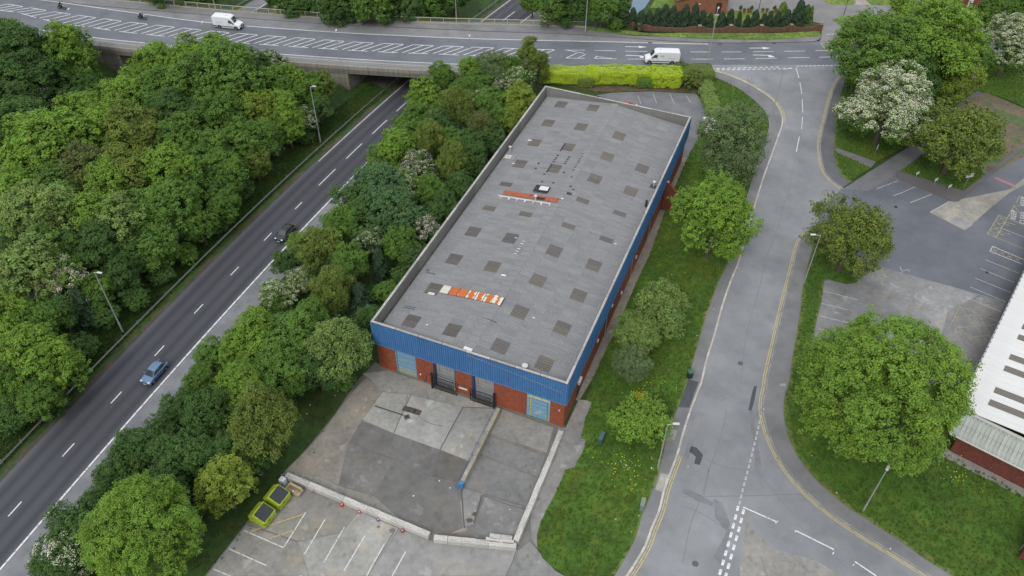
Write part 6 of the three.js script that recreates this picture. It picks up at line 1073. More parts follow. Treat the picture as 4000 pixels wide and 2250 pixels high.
for (const [q, label, y] of [[[[19.51,-41.21]], 'round iron manhole cover near the dashed lines', 0.016], [[[25.88,-151.75]], 'round iron manhole cover beside the lettered van', 0.016], [[[52.83,-157.95]], 'round iron cover in the far footway', 0.1], [[[29.74,-69.01]], 'round worn cover in the middle of the estate road', 0.016]]) tag(mesh('round_cover', new THREE.CylinderGeometry(0.34, 0.34, 0.02, 20).translate(q[0][0], y, q[0][1]), std([0.12, 0.12, 0.125])), label, 'manhole cover');
for (const [q, label] of [[[[28.26,-156.43]], 'dark kerb gully beside the far edge line'], [[[42.66,-156.04]], 'dark kerb gully at the end of the edge line'], [[[54.03,-156.52]], 'dark kerb gully before the gateway']]) tag(mesh('gully_grate', box(0.8, 0.02, 0.4, q[0][0], 0.012, q[0][1]), std([0.06, 0.06, 0.06])), label, 'grate');

// ------------------------------------------------------------------ street lamps and signs
function lamp([x, z, h], label, o = {}) {
  const y = o.y ?? 0.09, t = thing('street_lamp', label, 'lamp', [x, y, z], o.turn ?? 0, o.group), m = o.m ?? M.galv, r = h > 9.5 ? 0.1 : 0.075, arm = o.arm ?? 1.0, up = o.rise ?? 0.12;
  mesh('base_section', cyl(r * 1.45, r * 1.4, h * 0.17, 0, 0, 0, 12), o.foot ?? m, t); mesh('column', cyl(r * 1.05, r * 0.65, h * 0.83, 0, h * 0.17, 0, 12), m, t); if (arm > 0.1) mesh('arm', rod(V(0, h - 0.05, 0), V(arm, h + up, 0), r * 0.6, r * 0.55), m, t);
  const hd = mesh('lamp_head', rbox(0.75, 0.12, 0.3, 0.05, arm + 0.3, h + up + 0.02, 0), std([0.62, 0.63, 0.63], { roughness: 0.5 }), t); mesh('lens', rbox(0.5, 0.05, 0.22, 0.02, arm + 0.32, h + up - 0.06, 0), std([0.5, 0.52, 0.52], { roughness: 0.25 }), hd); return t;
}
lamp([41.8,-84.16,8.93], 'street lamp beside the corner cherry tree', { turn: Math.PI, arm: 0.75, foot: M.galv }); lamp([39.08,-47.57,7.85], 'street lamp on the pavement before the broad lawn', { turn: 0.9, arm: 0.05 }); lamp([17.03,-53.04,8.18], 'street lamp beside the round bright bush', { arm: 0.6 });
lamp([-56.22,-79.51,11.8], 'tall street lamp on the verge nearest the blue car', { y: -6.4, turn: -0.2, arm: 0.5, group: null }); lamp([-36.17,-128.2,11.85], 'tall street lamp on the verge near the bridge abutment', { y: -6.4, arm: 0.4 }); lamp([-88.27,-139.99,9.73], 'tall street lamp beside the white hawthorn at the far carriageway', { y: -6.2, turn: -0.2, arm: 0.5 });
for (const q of [[-34.73,-147.57,5.98], [-8.62,-145.91,5.91], [-91.43,-157.95,5.01], [-61.93,-151.22,5.67]]) lamp(q, 'slim street lamp on the near edge of the bridge', { turn: Math.PI / 2, arm: 0.5, group: 'slim lamps along the bridge' });
lamp([38.12,-145.56,12.1], 'tall street lamp between main road and golden hedge', { turn: 1.2, arm: 0.5 }); lamp([...[15.03,-160.68], 10], 'street lamp at the end of the cream railing', { turn: -1.4, arm: 0.6 }); lamp([47.45,-129.09,8.98], 'slim street lamp at the junction pavement corner', { turn: 0.2, arm: 0.8 }); lamp([91.1,-162.14,6.12], 'street lamp rising behind the chestnut trees', { turn: 2.6, arm: 0.6 });
lamp([...[-12.52,-166.47], 9.5], 'lamp column standing behind the cream railing', { turn: -1.5, arm: 0.4, y: -0.1 }); lamp([...[-65,-168.6], 9], 'lamp column beyond the far railing by the far carriageway', { turn: -1.5, arm: 0.4, y: -0.1 });
const gardenLamp = ([x, z], h, label) => { const t = thing('garden_lamp', label, 'lamp', [x, 0.03, z]); mesh('post', cyl(0.07, 0.05, h, 0, 0, 0, 8), M.black, t); mesh('lantern', merge([cyl(0.12, 0.2, 0.4, 0, h, 0, 8), cyl(0.22, 0.05, 0.16, 0, h + 0.4, 0, 8)]), M.black, t); };
gardenLamp([53.56,-170.32], 4, 'black garden lamp post before the forecourt'); gardenLamp([72.32,-169.87], 3.3, 'black garden lamp post on the front lawn');
// small signs on posts
const signFace = (lines, w, h, bg = '#eceef0', fg = '#565a60') => { const c = document.createElement('canvas'); c.width = 256; c.height = Math.round(256 * h / w); const g = c.getContext('2d'); g.fillStyle = bg; g.fillRect(0, 0, c.width, c.height); g.fillStyle = fg; lines(g, c.width, c.height); const t = new THREE.CanvasTexture(c); t.colorSpace = THREE.SRGBColorSpace; return t; };
function sign(label, [x, z], h, w, ph, turn, tex, tilt = 0) { const t = thing('post_sign', label, 'sign', [x, 0.1, z], turn); mesh('post', cyl(0.04, 0.04, h + ph * 0.5, 0, 0, 0, 8), M.galv, t); const p = mesh('panel', rbox(w, ph, 0.04, 0.012, 0, 0, 0), std([0.72, 0.74, 0.75]), t); p.position.set(0, h + ph / 2, 0.06); p.rotation.x = -tilt; if (tex) mesh('printed_face', new THREE.PlaneGeometry(w * 0.96, ph * 0.94).translate(0, 0, 0.024), new THREE.MeshStandardMaterial({ map: tex, roughness: 0.6 }), p); return t; }
const bars = (rows) => (g, w, h) => { for (const [y, x0, x1, th] of rows) g.fillRect(x0 * w, y * h, (x1 - x0) * w, th * h); };
sign('small white sign on the island, closest to the driveway', [66.86,-109.76], 0.75, 0.62, 0.5, 0.42, signFace(bars([[0.3, 0.2, 0.8, 0.1], [0.55, 0.25, 0.75, 0.08]]), 0.62, 0.5)); sign('small white sign on the island, between two other small signs', [69.27,-108], 0.75, 0.62, 0.5, 0.42, signFace(bars([[0.25, 0.2, 0.8, 0.09], [0.5, 0.25, 0.75, 0.09]]), 0.62, 0.5)); sign('small white sign on the island, at the kerb corner', [70.88,-106.3], 0.75, 0.62, 0.5, 0.42, signFace(bars([[0.3, 0.22, 0.78, 0.1], [0.6, 0.3, 0.7, 0.07]]), 0.62, 0.5));
sign('large white notice board on a leaning post under the cherry', [73.86,-107.2], 2.1, 1.35, 0.75, 0.3, signFace((g, w, h) => { g.fillStyle = '#2c3a44'; g.fillRect(0.14 * w, 0.12 * h, 0.24 * w, 0.14 * h); g.fillRect(0.66 * w, 0.16 * h, 0.22 * w, 0.14 * h); g.fillStyle = '#9aa4ac'; for (let k = 0; k < 3; k++) g.fillRect(0.16 * w, (0.42 + k * 0.15) * h, 0.66 * w, 0.05 * h); }, 1.35, 0.75));
sign('white post sign standing on the shaded lawn', [88.63,-140.99], 1.1, 0.95, 0.5, 0.2, signFace(bars([[0.2, 0.1, 0.3, 0.6], [0.2, 0.42, 0.62, 0.6], [0.2, 0.72, 0.8, 0.6]]), 0.95, 0.5)); sign('narrow sign seen edge on, beside the asphalt path', [62.27,-116.66], 1.0, 0.5, 0.9, 1.35, null); sign('thin post at the rounded grass corner of the car park', [49.05,-85.43], 1.0, 0.12, 0.5, 0.3, null); sign('thin white post at the chestnut by the junction', [63.64,-140.15], 1.6, 0.3, 0.25, 0.9, null);
{ const [x, z] = [44.78,-138.38], t = thing('road_sign', 'round speed sign with grey rim at the junction pavement', 'sign', [x, 0.09, z], -0.5); mesh('post', cyl(0.035, 0.035, 2.2, 0, 0, 0, 8), M.galv, t); mesh('disc', new THREE.CylinderGeometry(0.38, 0.38, 0.03, 24).rotateX(Math.PI / 2).translate(0, 2.1, 0.06), std([0.75, 0.75, 0.75]), t); mesh('rim', new THREE.TorusGeometry(0.36, 0.045, 6, 24).translate(0, 2.1, 0.07), std([0.24, 0.24, 0.26]), t); mesh('symbol', new THREE.TorusGeometry(0.13, 0.035, 6, 16).translate(0, 2.1, 0.085), std([0.3, 0.3, 0.3]), t); }

// ------------------------------------------------------------------ white roofed unit at the edge of the car park
{
  const [bx, bz] = [51.82,-55.68], t = thing('white_roofed_unit', 'low brick unit with white ribbed roof and grey green lean-to canopy', 'building', [bx, 0, bz], -0.66);
  const X = 34, Z = 62, ey = 4.75, rise = 0.1, wm = [[0.8, 0.795, 0.775], [0.79, 0.785, 0.765], [0.81, 0.805, 0.785]].map((c) => withTex(cladTex, c, { roughness: 0.5 })), cm = [[0.44, 0.47, 0.42], [0.41, 0.44, 0.39], [0.47, 0.5, 0.45]].map((c) => withTex(retile(paintTex, 5), c));
  mesh('brick_wall', mbox(X, 3.1, 0.3, X / 2, 1.55, -0.15), M.brickDark, t); mesh('brick_wall', mbox(0.3, ey - 0.1, Z - 2.6, 0.15, (ey - 0.1) / 2, -2.6 - (Z - 2.6) / 2), M.brickDark, t); mesh('brick_wall', mbox(0.3, 3.1, 2.25, 0.15, 1.55, -1.45), M.brickDark, t); mesh('inner_wall', mbox(X, 1.6, 0.2, X / 2, 3.8, -2.5), std([0.5, 0.5, 0.48]), t);
  mesh('footpath', mbox(X + 1, 0.12, 1.3, X / 2, 0.06, 0.75), withTex(concreteTex, [0.4, 0.39, 0.37]), t);
  // canopy of standing seam panels
  const run = 2.85, up = 1.35, len = Math.hypot(run, up), ang = Math.atan2(up, run), pg = merge([box(0.44, 0.04, len), box(0.05, 0.08, len, 0.21, 0.04, 0)]);
  for (let k = 0; k < 70; k++) { const m = mesh('canopy_panel', pg, cm[(k * 7) % 3], t); m.position.set(-0.85 + k * 0.46, 3.12 + up / 2, 0.4 - run / 2); m.rotation.x = ang; }
  mesh('canopy_gutter', box(X + 0.6, 0.12, 0.14, X / 2 - 0.7, 3.06, 0.46), std([0.62, 0.63, 0.6]), t); mesh('fascia', box(X + 0.8, 0.26, 0.2, X / 2 - 1.2, 4.62, -2.42), std([0.74, 0.74, 0.73]), t); mesh('canopy_end', (() => { const s = new THREE.Shape(); s.moveTo(0, 0); s.lineTo(run, 0); s.lineTo(run, up); s.lineTo(0, 0); const g = new THREE.ExtrudeGeometry(s, { depth: 0.08, bevelEnabled: false }); g.rotateY(Math.PI / 2); g.translate(-1.08, 3.06, 0.4); return g; })(), std([0.5, 0.52, 0.5]), t);
  mesh('wall_plate', box(1.1, 0.3, 0.05, 4.7, 2.75, 0.03), std([0.66, 0.66, 0.66]), t);
  // roof panels one metre wide, three ribs each
  const l2 = Math.hypot(X, X * rise), a2 = Math.atan(rise), rg = merge([box(l2, 0.05, 1.0), box(l2, 0.02, 0.04, 0, 0.028, -0.42), box(l2, 0.02, 0.04, 0, 0.028, 0.08)]);
  for (let k = 0; k < 60; k++) { const m = mesh('roof_panel', rg, wm[(k * 5) % 3], t); m.position.set(X / 2 - 1.38, ey + X * rise / 2, -2.85 - k); m.rotation.z = a2; }
  // tinted rooflight strips
  t.updateMatrixWorld(true); const sg = merge([box(5.4, 0.05, 1.02, 2.7), ...[0, 1, 2, 3].map((k) => box(5.4, 0.05, 0.06, 2.7, 0.04, -0.38 + k * 0.25))]), sm = withTex(roofTex, [0.26, 0.235, 0.21]);
  for (const q of [[55.61,-58.8],[57.04,-60.64],[59.66,-64.03],[61.12,-65.89],[63.62,-69.22],[64.98,-71.02],[67.9,-74.75],[69.49,-76.85]]) { const l = t.worldToLocal(V(q[0], 5.2, q[1])), m = mesh('rooflight_strip', sg, sm, t); m.position.set(l.x, ey + 0.055 + (l.x + 1.38) * rise, l.z - 0.3); m.rotation.z = a2; }
  // eaves gutter with dark brackets
  mesh('eaves_gutter', box(0.16, 0.14, Z - 2.4, -1.46, ey - 0.03, -2.4 - (Z - 2.4) / 2), std([0.4, 0.41, 0.4]), t); const bg = box(0.26, 0.2, 0.16); for (let k = 0; k < 58; k++) mesh('gutter_bracket', bg, std([0.14, 0.14, 0.14]), t).position.set(-1.5, ey + 0.0, -3.1 - k * 1.02);
  const [qx, qz] = [54.39,-42.24], e = thing('brick_lobby', 'corner of a red brick lobby at the lawn edge', 'building', [qx, 0, qz], -0.66); mesh('brick_wall', mbox(6, 3, 5, 2.6, 1.5, -2), M.brickDark, e); mesh('flat_roof', box(6.4, 0.2, 5.4, 2.6, 3.1, -2), std([0.4, 0.4, 0.4]), e); mesh('downpipe', cyl(0.06, 0.06, 3, -0.5, 0, -0.5, 8), M.galv, e);
}
// painted words in the car park
{
  const font = await new FontLoader().loadAsync('fonts/droid/droid_sans_bold.typeface.json');
  const word = (s, size, parent, m, pos, turn) => { const g = new TextGeometry(s, { font, size, depth: 0.004, curveSegments: 3 }); g.computeBoundingBox(); g.translate(-g.boundingBox.max.x / 2, 0, 0); g.rotateX(-Math.PI / 2); const o = mesh('painted_word', g, m, parent); o.position.set(...pos); o.rotation.y = turn; return o; };
  const [a, b, c] = [[79.33,-100.03],[79.68,-99.54],[82.37,-103.45]]; word('KEEP', 0.8, lot, M.wornWhite, [a[0], 0.026, a[1]], 1.08); word('CLEAR', 0.8, lot, M.wornWhite, [b[0] + 0.8, 0.026, b[1] + 0.2], 1.08); word('KEEP', 0.8, lot, M.wornWhite, [c[0], 0.026, c[1]], 1.08);
}

// ------------------------------------------------------------------ vehicles (local x forward, y up)
function profile(pts, width, bevel) { const s = new THREE.Shape(); pts.forEach(([x, y], i) => (i ? s.lineTo(x, y) : s.moveTo(x, y))); const g = new THREE.ExtrudeGeometry(s, { depth: width - 2 * bevel, bevelEnabled: true, bevelSize: bevel, bevelThickness: bevel, bevelOffset: -bevel, bevelSegments: 4, curveSegments: 6 }); g.translate(0, 0, -(width - 2 * bevel) / 2); return toCreasedNormals(g, 0.7); }
function curved(pts, n = 40) { return new THREE.CatmullRomCurve3(pts.map(([x, y]) => V(x, y, 0)), false, 'catmullrom', 0.25).getPoints(n).map((p) => [p.x, p.y]); }
function panel3(pts, m, name, parent) { // a flat or folded panel through 3D points (fan)
  const pos = []; for (let i = 1; i + 1 < pts.length; i++) pos.push(...pts[0], ...pts[i], ...pts[i + 1]); const g = new THREE.BufferGeometry(); g.setAttribute('position', new THREE.Float32BufferAttribute(pos, 3)); g.setAttribute('uv', new THREE.Float32BufferAttribute(new Float32Array(pos.length / 3 * 2), 2)); g.computeVertexNormals(); const o = mesh(name, g, m, parent); return o; }
const both = (m) => { m.side = THREE.DoubleSide; return m; };
const carGlass = both(new THREE.MeshPhysicalMaterial({ color: new THREE.Color().setRGB(0.05, 0.065, 0.07), roughness: 0.06, clearcoat: 1, clearcoatRoughness: 0.03, specularIntensity: 1 }));
const trim = both(std([0.025, 0.027, 0.03], { roughness: 0.6 })), lampGlass = both(std([0.75, 0.77, 0.8], { roughness: 0.15 })), tailRed = both(std([0.5, 0.02, 0.025], { roughness: 0.25 })), plateW = both(std([0.75, 0.75, 0.72])), rimM = std([0.36, 0.37, 0.38], { metalness: 0.5, roughness: 0.4 });
function wheel(parent, x, z, r, w) { const g = new THREE.Group(); g.name = 'wheel'; g.position.set(x, r, z); parent.add(g); mesh('tyre', new THREE.LatheGeometry([[r * 0.55, -w / 2], [r * 0.9, -w / 2], [r, -w * 0.36], [r, w * 0.36], [r * 0.9, w / 2], [r * 0.55, w / 2]].map(([a, b]) => new THREE.Vector2(a, b)), 22).rotateX(Math.PI / 2), M.rubber, g); const sz = Math.sign(z); const spokes = [new THREE.CylinderGeometry(r * 0.2, r * 0.2, 0.05, 12).rotateX(Math.PI / 2)]; for (let k = 0; k < 6; k++) spokes.push(box(r * 0.12, r * 0.5, 0.04).translate(0, r * 0.3, 0).rotateZ(k * Math.PI / 3)); spokes.push(new THREE.TorusGeometry(r * 0.56, 0.03, 6, 18)); const rm = mesh('rim', merge(spokes), rimM, g); rm.position.z = sz * w * 0.42; }
function makeVan(label, pos, turn, o) {
  const t = thing('delivery_van', label, 'van', pos, turn), L = o.L, W = 1.98, Ht = o.H, f = L / 2, body = std([0.82, 0.83, 0.84], { roughness: 0.3 }); const wb = o.wb;
  const wf = f - 0.98, wr = wf - wb;
  const arch = (x) => [[x - 0.46, 0.3], [x - 0.4, 0.56], [x - 0.22, 0.72], [x, 0.77], [x + 0.22, 0.72], [x + 0.4, 0.56], [x + 0.46, 0.3]];
  const upper = curved([[f - 0.02, 0.5], [f, 0.8], [f - 0.1, 1.08], [f - 0.45, 1.26], [f - 0.98, 1.42], [f - 1.12, 1.52], [f - 1.72, 2.32], [f - 1.98, Ht - 0.14], [f - 2.5, Ht], [f - 3.4, Ht], [-f + 0.7, Ht - 0.02], [-f + 0.2, Ht - 0.08], [-f + 0.04, Ht - 0.3], [-f, 1.6], [-f + 0.02, 0.5]], 60);
  mesh('body', profile([...upper, [-f + 0.05, 0.32], ...arch(wr), ...arch(wf), [f - 0.05, 0.3]], W, 0.17), body, t);
  mesh('underbody', box(L - 0.5, 0.3, W - 0.42, 0, 0.42, 0), trim, t);
  const g = 0.995; // half width
  panel3([[f - 1.2, 1.5, -0.74], [f - 1.2, 1.5, 0.74], [f - 1.14, 1.55, 0.8], [f - 1.72, 2.34, 0.72], [f - 1.8, 2.42, 0.55], [f - 1.8, 2.42, -0.55], [f - 1.72, 2.34, -0.72], [f - 1.14, 1.55, -0.8]].map(([x, y, z]) => [x + 0.05, y + 0.03, z]), carGlass, 'windscreen', t);
  for (const s of [-1, 1]) {
    panel3([[f - 1.32, 1.42, s * g], [f - 1.62, 1.86, s * g], [f - 1.86, 2.08, s * g], [f - 2.42, 2.1, s * g], [f - 2.42, 1.42, s * g]].map(([x, y, z]) => [x, y, z + s * 0.012]), carGlass, 'side_window', t);
    mesh('side_trim', box(wf - wr - 1.0, 0.16, 0.03, (wf + wr) / 2, 0.66, s * (g + 0.005)), trim, t); mesh('sill', box(wf - wr - 1.0, 0.14, 0.04, (wf + wr) / 2, 0.4, s * (g - 0.01)), std([0.6, 0.6, 0.6]), t); mesh('side_trim', box(wr - 0.48 + f - 0.1, 0.2, 0.03, (-f + wr - 0.48) / 2, 0.64, s * (g + 0.005)), trim, t);
    mesh('mirror', rbox(0.12, 0.34, 0.22, 0.04, f - 1.4, 1.5, s * (g + 0.13)), trim, t); mesh('door_seam', box(0.015, 1.3, 0.01, f - 2.5, 1.2, s * (g + 0.003)), std([0.35, 0.36, 0.37]), t); mesh('door_handle', box(0.16, 0.05, 0.03, f - 2.3, 1.18, s * (g + 0.012)), trim, t); mesh('slide_rail', box(1.5, 0.04, 0.02, -f + 1.7, 1.38, s * (g + 0.006)), std([0.3, 0.31, 0.32]), t);
    mesh('headlight', rbox(0.42, 0.26, 0.16, 0.06, f - 0.28, 1.0, s * 0.82), lampGlass, t); mesh('tail_light', rbox(0.05, 0.5, 0.14, 0.02, -f + 0.02, 0.95, s * 0.9), tailRed, t);
    wheel(t, wf, s * 0.86, 0.35, 0.24); wheel(t, wr, s * 0.86, 0.35, 0.24);
  }
  mesh('bumper', rbox(0.32, 0.42, W - 0.06, 0.12, f - 0.12, 0.5, 0), trim, t); mesh('grille', box(0.06, 0.22, 1.05, f - 0.03, 0.92, 0), trim, t); mesh('rear_bumper', rbox(0.16, 0.24, W - 0.1, 0.06, -f + 0.02, 0.46, 0), trim, t); mesh('number_plate', box(0.02, 0.12, 0.52, f + 0.05, 0.48, 0), plateW, t); mesh('roof_vent', rbox(0.22, 0.06, 0.18, 0.03, f - 3.0, Ht + 0.02, 0.15), std([0.3, 0.3, 0.3]), t); mesh('wiper', rod(V(f - 1.13, 1.56, -0.5), V(f - 1.16, 1.58, 0.45), 0.015), trim, t);
  return t;
}
{
  const [a, b] = [[26.91,-147.15],[31.77,-147.39]], van = makeVan('white panel van with grey lettering driving on the main road', [(a[0] + b[0]) / 2 + 0.2, 0.01, (a[1] + b[1]) / 2 - 0.95], Math.PI - 0.03, { L: 6.9, H: 2.68, wb: 4.5 });
  const font = await new FontLoader().loadAsync('fonts/droid/droid_sans_bold.typeface.json'), tg = new TextGeometry('TSG', { font, size: 0.34, depth: 0.012, curveSegments: 4 });
  const m = mesh('lettering', tg, std([0.3, 0.33, 0.34]), van); m.position.set(0.55, 1.62, -1.0); m.rotation.y = Math.PI;
  const [c, d] = [[-63.01,-161.51],[-58.83,-160.31]]; makeVan('white panel van without lettering driving on the bridge', [(c[0] + d[0]) / 2 + 0.4, 0.01, (c[1] + d[1]) / 2 - 0.85], -0.2, { L: 6.2, H: 2.72, wb: 3.75 });
}
function makeCar(label, pos, turn, paintColor, o = {}) {
  const t = thing('hatchback_car', label, 'car', pos, turn), body = both(new THREE.MeshPhysicalMaterial({ color: new THREE.Color().setRGB(...paintColor), roughness: 0.32, metalness: 0.35, clearcoat: 1, clearcoatRoughness: 0.08 })), W = 1.74;
  const wf = 1.28, wr = -1.28, arch = (x) => [[x - 0.38, 0.24], [x - 0.33, 0.48], [x - 0.18, 0.63], [x, 0.68], [x + 0.18, 0.63], [x + 0.33, 0.48], [x + 0.38, 0.24]];
  const upper = curved([[2.0, 0.3], [2.08, 0.5], [2.0, 0.7], [1.7, 0.83], [1.1, 0.95], [0.9, 0.97], [-1.5, 0.99], [-1.9, 0.96], [-2.02, 0.82], [-2.06, 0.55], [-2.0, 0.3]], 40);
  mesh('body', profile([...upper, [-1.9, 0.22], ...arch(wr), ...arch(wf), [1.9, 0.22]], W, 0.14), body, t); mesh('underbody', box(3.6, 0.25, 1.4, 0, 0.32, 0), trim, t);
  const P = []; for (const s of [-1, 1]) P.push([1.1, 0.93, s * 0.72], [0.98, 0.95, s * 0.78], [-1.8, 0.94, s * 0.76], [-1.92, 0.93, s * 0.66], [0.34, 1.42, s * 0.58], [0.1, 1.46, s * 0.6], [-0.5, 1.5, s * 0.6], [-1.15, 1.47, s * 0.58], [-1.42, 1.4, s * 0.54], [0.1, 1.475, s * 0.4], [-1.2, 1.485, s * 0.4], [-0.5, 1.52, 0]);
  mesh('cabin', toCreasedNormals(new ConvexGeometry(P.map((p) => V(...p))), 0.5), body, t);
  const e = 0.014; panel3([[1.06, 0.97, -0.66], [1.06, 0.97, 0.66], [0.98, 1.0, 0.69], [0.36, 1.4, 0.54], [0.36, 1.4, -0.54], [0.98, 1.0, -0.69]].map(([x, y, z]) => [x + e, y + e, z]), carGlass, 'windscreen', t);
  panel3([[-1.86, 1.0, -0.56], [-1.46, 1.37, -0.47], [-1.46, 1.37, 0.47], [-1.86, 1.0, 0.56]].map(([x, y, z]) => [x - e, y + e, z]), carGlass, 'rear_window', t);
  const sideAt = (y) => 0.775 - (y - 0.95) * 0.36 + e; for (const s of [-1, 1]) {
    for (const q of [[[0.86, 1.0], [0.28, 1.37], [-0.32, 1.42], [-0.32, 1.0]], [[-0.4, 1.0], [-0.4, 1.42], [-1.05, 1.39], [-1.32, 1.25], [-1.45, 1.02]]]) panel3(q.map(([x, y]) => [x, y, s * sideAt(y)]), carGlass, 'side_window', t);
    mesh('mirror', rbox(0.14, 0.13, 0.2, 0.04, 0.78, 1.0, s * 0.93), body, t); mesh('door_seam', box(0.012, 0.55, 0.01, -0.36, 0.7, s * 0.871), trim, t); mesh('door_handle', box(0.18, 0.03, 0.02, -0.2, 0.84, s * 0.872), trim, t); mesh('sill_trim', box(1.7, 0.1, 0.02, 0, 0.3, s * 0.868), trim, t);
    mesh('headlight', rbox(0.34, 0.14, 0.34, 0.05, 1.84, 0.72, s * 0.6), lampGlass, t); mesh('tail_light', rbox(0.14, 0.26, 0.22, 0.04, -1.97, 0.84, s * 0.68), tailRed, t); wheel(t, wf, s * 0.78, 0.31, 0.2); wheel(t, wr, s * 0.78, 0.31, 0.2);
  }
  mesh('grille', rbox(0.05, 0.16, 0.9, 0.02, 2.06, 0.5, 0), trim, t); mesh('number_plate', box(0.02, 0.11, 0.52, 2.1, 0.42, 0), plateW, t); mesh('number_plate', box(0.02, 0.11, 0.52, -2.09, 0.56, 0), std([0.7, 0.55, 0.1]), t);
  if (o.roofRails) for (const s of [-1, 1]) mesh('roof_rail', rbox(1.3, 0.03, 0.05, 0.01, -0.55, 1.53, s * 0.34), trim, t);
  return t;
}
{
  const heading = (z) => Math.atan2(-1, -(C1(z + 1) - C1(z - 1)) / 2 * -1); // towards the viewer along the carriageway
  const along1 = (z) => { const dx = C1(z + 1) - C1(z - 1), dz = 2; return Math.atan2(-dz, dx); };
  const zb = -72.6; makeCar('pale blue hatchback driving down the dual carriageway', [-48.95, ROAD_Y + 0.01, -71.55], along1(zb), [0.13, 0.22, 0.38]); makeCar('black estate car with roof rails on the dual carriageway', [-37.15, ROAD_Y + 0.01, -101.3], along1(-101), [0.02, 0.021, 0.025], { roofRails: true });
  const [r] = [[20.84,-130.13]]; makeCar('red car parked close behind the warehouse parapet', [r[0], 0.01, r[1]], 0.1, [0.5, 0.03, 0.025]);
}
// motorcycles and riders
const riderGeo = (() => {
  const res = 60, half = 0.95, mc = new MarchingCubes(res, new THREE.MeshBasicMaterial(), false, false, 60000), F = mc.field;
  const J = [[[-0.28, 0.86, 0.09], [0.16, 0.9, 0.16], 0.1, 0.085], [[0.16, 0.9, 0.16], [0.02, 0.48, 0.17], 0.08, 0.055], [[0.02, 0.48, 0.17], [0.17, 0.42, 0.17], 0.05, 0.04], [[-0.28, 0.9, 0], [-0.12, 1.2, 0], 0.15, 0.16], [[-0.12, 1.2, 0], [0.02, 1.4, 0], 0.16, 0.15], [[0.02, 1.38, 0.19], [0.22, 1.16, 0.27], 0.07, 0.055], [[0.22, 1.16, 0.27], [0.47, 1.08, 0.27], 0.05, 0.042], [[0.47, 1.08, 0.27], [0.53, 1.07, 0.24], 0.045, 0.04], [[0.02, 1.42, 0], [0.1, 1.52, 0], 0.08, 0.075]];
  const all = [...J, ...J.filter(([a, b]) => a[2] !== 0).map(([a, b, r0, r1]) => [[a[0], a[1], -a[2]], [b[0], b[1], -b[2]], r0, r1])];
  for (let k = 0; k < res; k++) for (let j = 0; j < res; j++) for (let i = 0; i < res; i++) {
    const p = [(i / res * 2 - 1) * half, (j / res * 2 - 1) * half + 0.95, (k / res * 2 - 1) * half]; let d = 9;
    for (const [a, b, r0, r1] of all) { const ab = [b[0] - a[0], b[1] - a[1], b[2] - a[2]], ap = [p[0] - a[0], p[1] - a[1], p[2] - a[2]], t = clamp((ap[0] * ab[0] + ap[1] * ab[1] + ap[2] * ab[2]) / (ab[0] ** 2 + ab[1] ** 2 + ab[2] ** 2)); const e = Math.hypot(ap[0] - ab[0] * t, ap[1] - ab[1] * t, ap[2] - ab[2] * t) - lerp(r0, r1, t), h = clamp(0.5 + 0.5 * (d - e) / 0.05); d = lerp(d, e, h) - 0.05 * h * (1 - h); }
    F[k * res * res + j * res + i] = -d;
  }
  mc.isolation = 0; mc.update(); const g = new THREE.BufferGeometry(); const n = mc.count; g.setAttribute('position', new THREE.Float32BufferAttribute(mc.positionArray.slice(0, n * 3), 3)); g.scale(half, half, half); g.translate(0, 0.95, 0); g.computeVertexNormals(); return g;
})();
